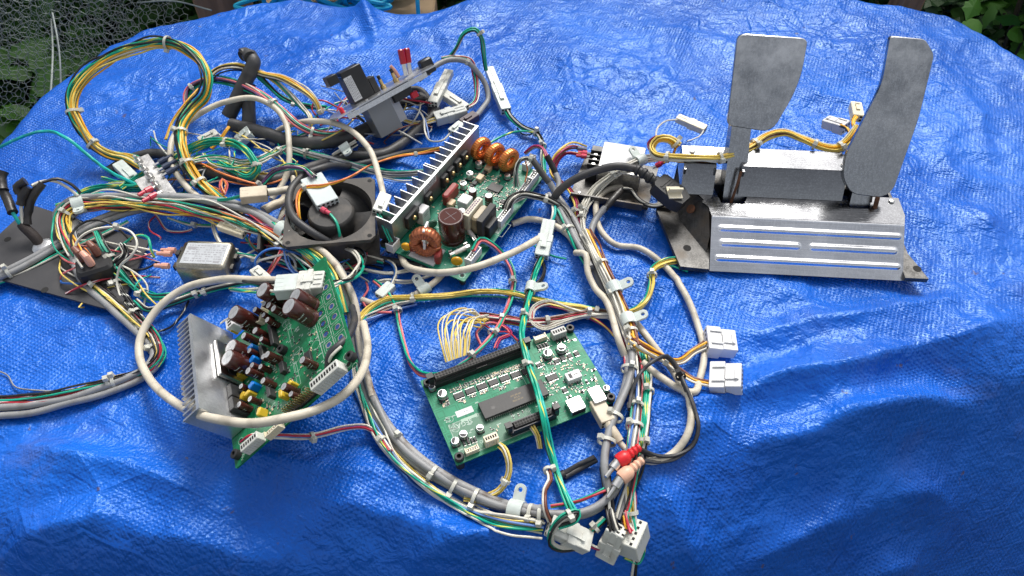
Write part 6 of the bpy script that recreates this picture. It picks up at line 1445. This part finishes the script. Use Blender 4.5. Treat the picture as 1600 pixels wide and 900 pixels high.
# ---- taped black tails on the plate
h = HN('two black taped cable tails standing on the charcoal plate at the far left', 45, 345, 'cable', 'taped_cable')
TAPE = mat('tape_black', (.022, .020, .020), .38, var=.3, vs=60, dirt=(.10, .09, .08), dirt_amt=.4, dirt_s=40, bump=.4, bs=200)
h.sleeve([(66, 386, 10), (52, 368, 20), (38, 355, 26), (34, 350, 28)], 5.2, mat('sleeve_braid', (.03, .022, .02), .7, var=.3, vs=120, bump=.5, bs=700), 'braided_sleeve')
h.run([(34, 356, 26), (28, 345, 34), (20, 332, 40)], 't', r=2.0); h.sleeve([(20, 332, 40), (12, 312, 46), (4, 296, 54)], 4.4, TAPE, 'tape_wrap', wob=.4); h.sleeve([(4, 298, 54), (1, 282, 60), (5, 268, 64)], 5.8, TAPE, 'tape_wrap', wob=.5)
h.run([(36, 354, 28), (34, 340, 34), (33, 322, 44)], 'W', r=1.8); h.sleeve([(33, 320, 44), (36, 305, 52), (44, 292, 58)], 5.0, TAPE, 'tape_wrap', wob=.5); h.sleeve([(30, 302, 54), (26, 292, 60), (40, 283, 64)], 4.2, TAPE, 'tape_wrap', wob=.5); h.sleeve([(42, 350, 28), (45, 325, 40), (52, 305, 50), (66, 286, 56)], 4.4, TAPE, 'tape_wrap', wob=.5)
h.run([(50, 290, 60), (64, 284, 58), (86, 283, 54), (106, 293, 46), (122, 306, 38)], 'W', r=1.8); h.run([(66, 285, 57), (90, 280, 55), (112, 289, 48), (126, 302, 38)], 'K', r=1.8)
h = HN('single teal wire arching in from the left edge to the red lug', 120, 230)
h.run([(-30, 245, 20), (0, 230, 34), (45, 209, 52), (80, 205, 58), (108, 217, 54), (140, 243, 42), (175, 270, 30), (222, 294, 20)], 't', r=2.0)

# ---- top: leads of the aluminium panel
h = HN('grey cable and loose plugs curving round behind the aluminium panel', 720, 100)
h.run([(655, 125, 40), (680, 104, 44), (705, 93, 44), (730, 97, 40), (748, 115, 30), (760, 135, 18), (764, 155, 10), (752, 172, 8), (742, 182, 10)], 'S34', ties=[(664, 110), (732, 98)])
h.run([(690, 92, 40), (705, 90, 40), (735, 95, 36), (742, 115, 28), (745, 140, 20), (742, 160, 14), (728, 170, 12)], 'K g R W', r=1.0, tw=.01)
h.run([(700, 92, 34), (712, 75, 50), (725, 52, 66), (742, 46, 70), (752, 58, 62), (756, 85, 44), (760, 110, 26)], 'K W W g', r=1.05, tw=.006, ties=[(750, 52)])
h.conn((764, 108, 16), (791, 174, 12), 13, 10, NYT, 2)
h.conn((702, 112, 22), (676, 163, 18), 13, 9, NYL, 2); h.conn((692, 146, 14), (728, 170, 14), 12, 9, NYL, 1)
h.conn((728, 172, 14), (680, 186, 12), 16, 11, mat('nylon_greyish', (.48, .50, .48), .42, sss=.1), 2); h.conn((744, 180, 12), (722, 194, 10), 12, 9, PUR, 1); h.conn((722, 194, 10), (705, 208, 10), 11, 8, NYT, 1)
h.run([(704, 208, 10), (690, 220, 12), (672, 220, 16), (664, 205, 18), (662, 185, 20), (650, 170, 20), (628, 172, 16)], 'W', r=1.3); h.run([(671, 216, 14), (668, 200, 18), (664, 185, 18)], 'L', r=1.0)
h.run([(682, 186, 12), (660, 192, 10), (640, 190, 10), (618, 180, 14), (605, 172, 20)], 'Y W K Y', r=1.0, fan1=1.4)
h.run([(680, 162, 18), (655, 158, 22), (630, 154, 26), (610, 148, 30)], 'R', r=1.3); h.run([(612, 152, 28), (640, 160, 18), (655, 165, 14), (675, 150, 16), (692, 140, 18)], 'W', r=1.0)
h.run([(602, 160, 24), (625, 140, 28), (650, 118, 34), (672, 108, 38)], 'W W N P', r=.9, spread=1.4, loose=.8); h.run([(598, 172, 18), (618, 168, 14), (645, 162, 12), (665, 158, 12)], 'D34 K', r=1.6)
h.run([(620, 138, 32), (626, 126, 38), (624, 118, 40)], 'g', r=1.3); h.run([(520, 188, 14), (540, 200, 12), (570, 204, 10), (590, 202, 10)], 'W K g', r=1.2); h.run([(540, 160, 24), (556, 178, 18), (570, 190, 14)], 'K A', r=1.4)
h.run([(500, 196, 16), (530, 184, 20), (560, 186, 18)], 'R', r=1.0)
h = HN('green, white and black wires falling from the white coupling to the coils', 830, 210)
h.run([(790, 172, 12), (800, 186, 10), (818, 200, 8), (838, 208, 8), (847, 222, 8), (848, 250, 8), (850, 275, 8)], 'g G W K', r=1.1, tw=.01, ties=[(838, 208), (850, 228)])
h.run([(762, 226, 16), (778, 216, 18), (800, 207, 16), (822, 205, 12), (836, 208, 8)], 'G', r=1.5); h.run([(808, 200, 6), (815, 209, 5), (828, 211, 5), (835, 206, 6)], 'K', r=1.0)

# ---- leads of the power supply board
h = HN('grey sleeved leads plugged into the right end of the power supply board', 850, 270)
h.run([(806, 292, 24), (806, 265, 40), (812, 250, 46), (825, 247, 46), (834, 250, 44)], 'k K g W A', r=.8, fan0=1.6, ties=[(830, 246)])
h.sleeve([(832, 249, 44), (845, 268, 34), (858, 285, 24)], 3.6, SHR, 'shrink_sleeve'); h.run([(858, 285, 24), (866, 300, 16), (872, 320, 12), (885, 345, 10), (905, 380, 10)], 'S34')
h.run([(820, 285, 26), (824, 265, 34), (820, 252, 42)], 'N X', r=.8)
h.run([(820, 240, 24), (835, 229, 32), (848, 232, 36), (855, 245, 34)], 'M A M', r=1.3); h.sleeve([(854, 243, 34), (862, 258, 26), (868, 270, 20)], 3.4, BLK, 'shrink_sleeve'); h.run([(868, 270, 20), (874, 285, 14), (872, 305, 10), (880, 325, 8)], 'S32')
h = HN('dark leads bending out of the middle socket of the power supply board', 830, 320)
h.run([(792, 330, 24), (800, 312, 32), (815, 304, 32), (835, 306, 26), (858, 312, 18), (880, 325, 12), (898, 350, 10), (915, 385, 10)], 'A K w K A', r=1.1, fan0=1.8, ties=[(853, 315)])
h.run([(786, 335, 22), (800, 318, 26), (820, 308, 24)], 'w W', r=1.0)

# ---- plug cord with moulded connector
def power_cord():
    h = HN('black mains cord with a moulded plug lying against the pedal box', 960, 265, 'power cord', 'mains_lead')
    h.run([(862, 318, 10), (872, 300, 22), (895, 282, 38), (930, 267, 48), (965, 260, 52), (992, 264, 52)], 'D44'); K = [P(*q) for q in ((990, 263, 52), (1004, 270, 52), (1018, 280, 50), (1028, 286, 48))]
    c = spline(K, 1.2); mb = MB(); q = np.array([5.0 + 1.0 * (i / len(c)) + (.9 if (i // 3) % 2 else -.6) for i in range(len(c))]); mb.tube(c - h.o, q, 12, True); part('strain_relief', mb, RUB, h.t)
    a = P(1026, 285, 48) - h.o; b = P(1068, 320, 40) - h.o; d = b - a; ln = np.linalg.norm(d); x = d / ln; z = np.array([0, 0, 1.0]); z -= x * x.dot(z); z /= np.linalg.norm(z); y = np.cross(z, x); M = Matrix.Identity(4)
    for j, v in enumerate((x, y, z)): M[0][j], M[1][j], M[2][j] = v
    M.translation = Vector(a) * .001; mb = MB(); mb.prism([(0, -8), (3, -11), (12, -11.5), (ln - 8, -11), (ln, -7), (ln, 7), (ln - 8, 11), (12, 11.5), (3, 11), (0, 8)], -8, 8); o = part('plug_body', mb, RUB, h.t, M)
    rb = MB()
    for k in range(4): rb.box(8 + k * 3.2, 9.4 + k * 3.2, -8, 8, 8.05, 8.8)
    part('grip_ribs', rb, RUB, o)
    k2 = P(1040, 322, 60) - h.o; lb = MB(); lb.cb(0, 0, 15, 15, 0, 1.6, .2); lb.box(-7.5, 7.5, -1, 1, 1.65, 8); M2 = M.copy(); M2.translation = Vector(a + x * ln * .62 - y * 4 + z * 8.9) * .001; part('plug_tag', lb, NYC, h.t, M2 @ RZ(52))
    h.run([(865, 316, 12), (866, 330, 14), (862, 345, 14), (856, 352, 14)], 't W', r=1.5)
    return h
power_cord()
h = HN('white coupling with green wires running down between the boards', 838, 480)
h.conn((858, 346, 16), (846, 402, 12), 15, 10, NYT, 2)
h.run([(847, 400, 12), (836, 425, 10), (828, 455, 12), (820, 490, 26), (816, 525, 34), (824, 565, 36), (838, 610, 36), (848, 650, 34), (858, 700, 18), (872, 745, 10), (888, 785, 12), (896, 802, 14)], 'g t g G W K', r=1.3, tw=.006, dup=0, clips=[(829, 452, -1)], ties=[(818, 493), (833, 567)])
h.run([(846, 402, 10), (852, 420, 6), (846, 438, 6), (832, 452, 8)], 'K D14', r=1.2)

# ---- white P-clip label ribbon and orange/brown bundle
h = HN('yellow, brown and maroon leads from the screw terminals down to the trunk', 890, 310)
h.run([(915, 233, 16), (895, 228, 22), (878, 236, 24), (865, 252, 20), (862, 270, 14), (876, 285, 10), (890, 296, 10), (900, 315, 10), (903, 340, 10), (915, 362, 10), (928, 375, 10)], 'O Y N M', r=1.25, tw=.01, dup=0, ties=[(905, 330)])
h.run([(922, 244, 14), (905, 242, 18), (885, 240, 18), (870, 256, 14), (868, 280, 8), (884, 292, 8)], 'R M Y', r=1.2)
for a, b in (((900, 243, 18), (923, 245, 18)), ((903, 238, 19), (923, 240, 19))): h.lug(a, b, mat('spade_crimson', (.58, .05, .10), .35), 2.6)
h.sleeve([(902, 232, 20), (916, 234, 18)], 2.6, mat('sleeve_slate', (.10, .12, .18), .4), 'sleeve')
h = HN('ribbon of white wires from the pedal box sweeping to the trunk', 940, 290)
h.run([(1030, 246, 30), (1005, 249, 34), (985, 258, 34), (955, 276, 22), (930, 296, 14), (916, 318, 10), (908, 345, 10), (914, 370, 12), (926, 395, 18), (943, 430, 20), (962, 475, 20), (979, 520, 20), (988, 545, 16)], 'W W W W W W', r=1.1, tw=.004, spread=1.15, clips=[(1001, 247, 1)], ties=[(958, 274), (905, 342), (912, 330)])
h.run([(1050, 315, 20), (1020, 322, 14), (998, 312, 14), (985, 297, 16), (972, 296, 16)], 'K K W w', r=1.3); h.sleeve([(970, 298, 16), (955, 315, 14), (944, 328, 12)], 4.0, TAPE, 'tape_wrap', wob=.3); h.run([(945, 326, 12), (933, 340, 12), (924, 360, 12), (925, 385, 12)], 'S36')
h.run([(870, 330, 8), (885, 355, 8), (905, 390, 10), (925, 420, 12)], 'S34 S30 g', r=1.4, ties=[(888, 360)]); h.run([(835, 385, 4), (862, 400, 4), (885, 405, 6)], 'g', r=1.2)

# ---- right trunk
h = HN('bundle of white, brown and orange wires with nylon clips left of the white right-hand plugs', 970, 480)
h.run([(916, 362, 16), (930, 390, 18), (950, 430, 22), (969, 472, 22), (985, 512, 22), (992, 545, 18)], 'W W W W N N O O W Y', r=1.2, tw=.003, dup=.3, clips=[(962, 450, -1), (980, 500, -1)], ties=[(942, 412), (960, 458), (984, 520)], spread=1.1)
h.run([(862, 300, 8), (885, 330, 8), (908, 372, 8), (930, 415, 9), (952, 462, 9), (974, 515, 10), (984, 555, 12), (980, 600, 14), (962, 645, 16), (948, 690, 16), (944, 730, 14), (950, 765, 10)], 'S36 S34', tw=.003, ties=[(985, 578), (957, 648), (945, 690)])
h.run([(980, 520, 10), (990, 560, 10), (994, 610, 10), (992, 660, 10), (988, 705, 12), (984, 745, 10), (974, 785, 8), (966, 812, 8)], 'S36 R r g B B W K A', r=1.1, tw=.004, ties=[(993, 635), (986, 668)])
h.run([(1008, 548, 8), (1013, 590, 8), (1012, 640, 8), (1006, 690, 8), (996, 740, 8), (984, 770, 8)], 'g G W K', r=1.2, tw=.006, ties=[(1010, 610), (1005, 690)])
h.run([(944, 730, 12), (950, 765, 12), (955, 800, 12), (958, 835, 14)], 'K D18 W K', r=1.3, fan1=1.3)
h.run([(980, 760, 10), (985, 790, 8), (988, 812, 8), (990, 830, 10)], 'Y Y W R O W', r=1.1, spread=1.3, fan1=1.5, ties=[(990, 805)])
h.run([(985, 750, 10), (993, 775, 8), (992, 805, 6)], 'M', r=1.2)
h.run([(975, 872, 8), (995, 885, 4), (1005, 870, 6), (1008, 848, 12), (1002, 832, 18)], 'G', r=1.3)
h.run([(990, 848, 6), (992, 870, 4), (988, 900, 4), (985, 930, 4)], 'W K', r=1.3)
h = HN('cream cable in a big loop past the two white plugs', 1060, 450, 'cable', 'cream_cable')
h.run([(972, 292, 8), (950, 296, 8), (935, 310, 8), (931, 332, 8), (940, 362, 8), (962, 382, 7), (1000, 388, 6), (1038, 415, 5), (1070, 458, 5), (1090, 508, 5), (1100, 550, 6), (1094, 590, 7), (1082, 612, 7), (1055, 604, 7), (1020, 580, 10), (1004, 565, 12)], 'C34')
h = HN('cream cable hooking under the trunk below the white plugs', 1050, 640, 'cable', 'cream_cable')
h.run([(900, 395, 10), (916, 398, 16), (918, 425, 14), (930, 450, 14), (946, 468, 24), (957, 500, 26), (968, 532, 22), (977, 555, 10)], 'C34'); h.run([(995, 505, 12), (1018, 535, 10), (1045, 570, 8), (1066, 605, 7), (1080, 645, 6), (1074, 680, 6), (1050, 708, 5), (1018, 720, 5), (992, 715, 8)], 'C34')
h = HN('cream cable arcing from under the power supply board to the clear coupling', 720, 425, 'cable', 'cream_cable')
h.run([(626, 398, 8), (632, 412, 16), (650, 422, 28), (690, 426, 42), (740, 418, 46), (790, 400, 40), (826, 382, 26), (846, 370, 14)], 'C36'); h.run([(800, 350, 5), (825, 343, 5), (850, 347, 6), (880, 362, 6), (900, 380, 7)], 'C36')
h.run([(565, 468, 5), (590, 475, 4), (620, 472, 4), (650, 460, 4), (680, 440, 4), (695, 425, 4)], 'C34', clips=[(664, 449, -1)])

# ---- big white plugs at right
h = HN('upper of the two white rectangular plugs right of the trunk, with its leads', 1125, 535)
h.conn((1102, 533, 10), (1148, 538, 10), 25, 15, WHT, 2); h.run([(982, 525, 22), (1000, 538, 20), (1035, 560, 14), (1060, 565, 12), (1082, 550, 10), (1104, 538, 10)], 'O O N W W', r=1.3, tw=.004, fan1=1.4, dup=0)
h = HN('lower of the two white rectangular plugs right of the trunk, with its leads', 1135, 595)
h.conn((1110, 592, 10), (1160, 592, 10), 27, 15, WHT, 2); h.run([(984, 532, 24), (1005, 545, 20), (1035, 560, 16), (1062, 580, 14), (1085, 594, 10), (1112, 600, 10)], 'O N Y W R', r=1.3, tw=.004, fan1=1.4, dup=0, ties=[(1042, 568)])
# ---- audio lead
def rca():
    h = HN('black audio cable looping from the trunk to red and peach phono plugs', 1085, 670, 'audio cable', 'audio_cable')
    h.run([(984, 640, 12), (990, 605, 18), (1002, 582, 22), (1020, 565, 24), (1042, 557, 26), (1056, 572, 24), (1068, 600, 16), (1084, 640, 8), (1091, 668, 6), (1082, 695, 5), (1055, 710, 5), (1025, 712, 8), (1000, 702, 16)], 'D17 D17', tw=.002, blackties=[(1062, 590)])
    h.run([(1088, 690, 6), (1060, 714, 6), (1030, 722, 8), (1006, 720, 16)], 'D17'); h.run([(930, 715, 10), (910, 725, 6), (880, 742, 5)], 'D26 D20', r=2); h.sleeve([(882, 740, 5), (868, 748, 5)], 3.6, RUB, 'sleeve')
    def plug_(a, b, c, m, nm):
        pa, pb, pc = [P(*q) - h.o for q in (a, b, c)]; d = pb - pa; pts = [pa + d * k for k in np.linspace(0, 1, 13)]; r = [3.0, 3.8, 3.0, 4.0, 3.2, 4.3, 3.6, 5.2, 6.0, 6.2, 6.2, 6.2, 5.6]
        o = part('phono_plug', MB().tube(pts, r, 16), m, h.t); tag(o, nm); e = pc - pb; part('collar', MB().tube([pb, pb + e * .42, pb + e * .44], [4.4, 4.4, 3.8], 14), PIN, o); part('pin', MB().tube([pb + e * .44, pb + e * .96, pc], [1.9, 1.9, .8], 10), PIN, o)
    plug_((1000, 698, 18), (966, 722, 20), (946, 746, 18), RCAR, 'red phono plug'); plug_((1004, 718, 18), (970, 748, 22), (949, 778, 20), RCAP, 'peach phono plug')
rca()
def usb_lead():
    h = HN('beige usb plug pushed into the green board with its lead under the grey cables', 945, 640, 'usb cable', 'usb_cable')
    a = (931, 628, 22); b = (950, 662, 20); h.conn(a, b, 13, 10, BEI, latch=False, name='plug_body'); h.sleeve([(950, 662, 20), (958, 675, 18), (968, 690, 14)], 4.6, BEI, 'boot', wob=.2); h.run([(966, 688, 14), (978, 702, 10), (995, 712, 8), (1020, 722, 5)], 'C26'); h.conn((934, 634, 22), (928, 622, 22), 9, 6, PIN, latch=False, name='metal_shell')
usb_lead()

# ---- front: couplings at the bottom
h = HN('long white coupling with green and white wires looped round it at the bottom', 890, 832)
h.conn((858, 820, 12), (920, 849, 12), 17, 12, NYL, 2)
h.run([(872, 822, 20), (900, 812, 24), (903, 800, 24), (880, 808, 26), (864, 826, 20), (860, 848, 12), (878, 858, 8), (898, 856, 8)], 'W g K W g', r=1.1, tw=.006, dup=0, ties=[(890, 806)]); h.run([(860, 815, 14), (852, 795, 16), (852, 765, 18), (860, 750, 18), (856, 735, 14)], 'N K W', r=1.3, fan0=1.3, ties=[(856, 738)])
h.run([(920, 852, 10), (935, 858, 10), (948, 852, 12)], 'M R W', r=1.1); h.run([(912, 842, 8), (930, 825, 8), (945, 810, 8)], 'G g W K', r=1.1, ties=[(933, 822)])
h = HN('white four-way plug at the lower end of the trunk', 955, 850)
h.conn((964, 826, 22), (948, 868, 8), 17, 14, NYL, 2); h.run([(952, 790, 10), (957, 812, 18), (962, 828, 24)], 'K K W D16', r=1.3, fan1=1.4)
h = HN('white nine-way socket lying beside the lower end of the trunk', 985, 838)
o = h.conn((985, 830, 22), (990, 852, 4), 25, 20, mat('nylon_socket', (.60, .61, .55), .42, sss=.1), 1, latch=False)
h.run([(975, 800, 10), (979, 818, 18), (983, 831, 24)], 'R R Y O', r=1.2, fan1=2.2); h.run([(988, 806, 10), (992, 820, 18), (994, 832, 24)], 'W W g', r=1.1, fan1=1.8)

# ---- wires across the middle
h = HN('green, yellow and white wires strung across the middle from trunk to pedals', 740, 462)
h.run([(560, 505, 6), (576, 485, 6), (605, 468, 8), (645, 465, 8), (700, 462, 6), (750, 456, 6), (800, 459, 6), (850, 471, 6), (905, 480, 6), (945, 488, 8), (985, 487, 10), (1010, 470, 8), (1019, 445, 7), (1020, 422, 7), (1040, 410, 8), (1062, 406, 6)], 'g G Y Y W', r=1.0, tw=.006, ties=[(646, 466), (1021, 432), (930, 484)])
h.run([(565, 500, 4), (590, 490, 4), (620, 478, 5), (650, 470, 6)], 'X L A W', r=1.0, spread=1.4); h.run([(1030, 414, 6), (1050, 416, 5), (1075, 424, 4)], 'g', r=1.1)
h = HN('pink, blue and green wires looping from the power supply board over the green board', 640, 560)
h.run([(742, 392, 26), (752, 376, 28), (768, 382, 22), (785, 398, 10), (798, 420, 6), (801, 440, 5), (795, 470, 6), (778, 508, 22), (752, 540, 28), (725, 565, 28), (695, 582, 24), (664, 584, 16), (645, 568, 8), (634, 540, 5), (626, 508, 5), (620, 480, 6), (608, 458, 8), (595, 445, 8), (585, 438, 8)], 'P P L g', r=1.3, tw=.006, dup=0, ties=[(800, 438), (768, 518), (735, 556), (622, 484)])
h.run([(572, 440, 6), (575, 452, 6), (567, 466, 6), (570, 478, 5), (590, 488, 5), (612, 488, 6)], 'P', r=1.3); h.conn((612, 445, 8), (592, 464, 8), 11, 7, NYT, 1, latch=False); h.run([(612, 444, 8), (618, 425, 8), (612, 412, 8), (595, 405, 6)], 'W W B', r=1.2)
h.run([(590, 440, 6), (600, 438, 6), (640, 440, 5), (675, 430, 5), (700, 420, 5)], 'W W', r=1.2); h.run([(612, 372, 14), (602, 392, 8), (592, 400, 6)], 'P L', r=1.1)

# ---- ribbon leads of the input-output board
h = HN('fountain of yellow and white wires plugged in the long black connector', 715, 520)
for k in range(16):
    u = k / 15; cl = 'YWYYWYWYYW'[k % 10]
    bx, by = 697 + 62 * u * .55, 566 - 12 * u
    tp = random.uniform(.0, 1.0); top = (692 + 44 * u + random.uniform(-5, 5), 500 + random.uniform(-9, 10) + 6 * u, 26 + random.uniform(-4, 8))
    h.run([(bx, by, 28), (bx - 4 + 10 * (u - .3), by - 26, 34), (top[0] - 4 * (1 - u), top[1] + 8, 36), (top[0] + 6, top[1] - 6, 34), (top[0] + 26, top[1] - 8 + random.uniform(-4, 6), 26), (752, 497 + random.uniform(-3, 3), 16), (775, 500, 12)], cl, r=.85)
h.run([(748, 496, 12), (790, 500, 11), (830, 504, 10), (868, 500, 9), (905, 492, 8), (945, 490, 8), (975, 500, 9), (990, 515, 9)], 'Y W W N K R W A Y', r=.95, tw=.006, spread=1.1, ties=[(782, 500), (853, 502), (915, 490)])
h.run([(775, 545, 26), (782, 530, 26), (798, 524, 24), (790, 512, 20), (765, 505, 16), (745, 520, 20), (752, 540, 26)], 'M A P', r=.9)
h.run([(808, 536, 26), (795, 522, 24), (775, 520, 18), (755, 510, 16)], 'R Y B', r=.9, fan0=2); 
h = HN('maroon and white wires doubling back in a loop beside the green bundle', 835, 495)
h.run([(965, 492, 12), (930, 492, 10), (890, 484, 9), (858, 474, 9), (836, 482, 10), (832, 502, 12), (848, 513, 12), (875, 505, 10), (910, 495, 9), (950, 495, 9), (970, 510, 9)], 'M W r W', r=.95, tw=.008); h.run([(850, 476, 8), (880, 482, 8), (920, 495, 8), (945, 510, 8), (962, 528, 8)], 'R M Y', r=.95)
h.run([(828, 656, 24), (835, 668, 24), (842, 680, 20), (846, 700, 12)], 'W Y K Y', r=.9, fan0=1.8)
# ---- amplifier leads
h = HN('red and white wires from the front plug of the amplifier board to the trunk', 490, 680)
h.run([(382, 694, 26), (392, 682, 34), (430, 681, 34), (487, 682, 20), (540, 670, 12), (572, 669, 10), (592, 682, 10), (610, 705, 9)], 'R R W W L', r=1.1, tw=.006, fan0=2, dup=0, ties=[(487, 681), (596, 688)])
h = HN('big cream cable loop lying round the amplifier board', 250, 600, 'cable', 'cream_cable')
h.run([(440, 438, 66), (395, 437, 56), (340, 438, 44), (290, 450, 32), (246, 482, 22), (222, 520, 16), (218, 556, 14), (236, 595, 22), (275, 630, 40), (325, 652, 58), (385, 661, 66), (440, 655, 72), (495, 640, 76), (540, 614, 70), (566, 580, 56), (574, 545, 40), (568, 505, 26)], 'C38')
h = HN('grey lead bending into the white plug at the amplifier corner', 545, 500)
h.run([(513, 575, 82), (516, 552, 92), (530, 538, 96), (545, 522, 90), (553, 500, 74), (550, 480, 56)], 'D32'); h.run([(512, 574, 82), (518, 556, 94), (534, 542, 98)], 'W', r=1.4)
h.run([(345, 505, 40), (352, 500, 46), (372, 490, 54)], 'W', r=1.0)

# ---- yellow harness lying over the pedal box
h = HN('yellow and brown harness clipped along the top of the pedal box', 1100, 245)
h.run([(1060, 228, 62), (1045, 217, 66), (1028, 218, 66), (1019, 230, 62), (1026, 243, 64), (1050, 246, 68), (1090, 247, 70), (1125, 247, 72), (1150, 240, 72), (1175, 228, 70), (1200, 212, 74), (1225, 207, 76), (1255, 218, 72), (1285, 230, 70), (1308, 232, 70), (1325, 220, 74), (1340, 198, 78)], 'O O Y Y W W N', r=1.2, tw=.006, ties=[(1055, 222), (1040, 244), (1124, 247), (1183, 225), (1270, 227), (1310, 228)])
h.run([(1018, 240, 30), (1012, 225, 50), (1025, 214, 62), (1040, 216, 66)], 'M R', r=1.2); h.lug((1040, 252, 40), (1020, 262, 32), mat('spade_ruby', (.48, .02, .06), .35), 2.8); h.run([(1055, 232, 60), (1048, 248, 48), (1038, 254, 40)], 'M O', r=1.1)
h.conn((1058, 184, 24), (1102, 203, 22), 11, 8, NYC, 2, latch=False); h.run([(1024, 218, 60), (1028, 200, 44), (1042, 188, 32), (1059, 187, 25)], 'W', r=1.2); h.run([(1100, 203, 22), (1092, 213, 40), (1074, 221, 60)], 'W', r=.9)
h.conn((1322, 200, 62), (1289, 190, 58), 15, 11, WHT, 2); h.run([(1330, 212, 74), (1322, 200, 68), (1310, 196, 62)], 'Y K O', r=1.0); h.conn((1340, 185, 74), (1336, 164, 70), 12, 9, NYC, 1); h.run([(1345, 210, 76), (1334, 196, 78), (1338, 182, 74)], 'O M W Y', r=1.0)
h.run([(1100, 255, 64), (1085, 262, 62)], 'W', r=1.2)

# ---- thin loose wires lying through the tangle
def loose_wires(label, x0, y0, x1, y1, n, cols, hmax, seed):
    random.seed(seed); h = HN(label, (x0 + x1) / 2, (y0 + y1) / 2)
    for k in range(n):
        a = random.uniform(0, 6.28); cx = random.uniform(x0, x1); cy = random.uniform(y0, y1); L_ = random.uniform(45, 120); q = []
        bend = random.uniform(-1.3, 1.3)
        for i in range(5):
            u = i / 4 - .5; q.append((min(max(cx + math.cos(a + bend * u) * L_ * u * 2, x0 - 15), x1 + 15), min(max(cy + math.sin(a + bend * u) * L_ * u * 1.1, y0 - 10), y1 + 10), random.uniform(4, hmax) * (1 - abs(u) * 1.2) + 2))
        h.run(q, random.choice(cols), r=random.uniform(.75, 1.15))
loose_wires('loose thin white, green and pink wires strewn between the coil and the fan', 250, 215, 450, 290, 22, list('WgGPYKWwXA'), 30, 3)
loose_wires('loose thin wires strewn under the trunk between line filter and fan', 370, 340, 560, 430, 22, list('WKBgGPrWNA'), 22, 4)
loose_wires('loose thin wires strewn over the charcoal plate by the mains inlet', 110, 340, 235, 470, 16, list('WgGKBPYr'), 24, 5)
loose_wires('loose thin wires hanging below the aluminium panel', 500, 130, 660, 215, 16, list('WKRgYNWA'), 24, 6)
bpy.context.view_layer.update()
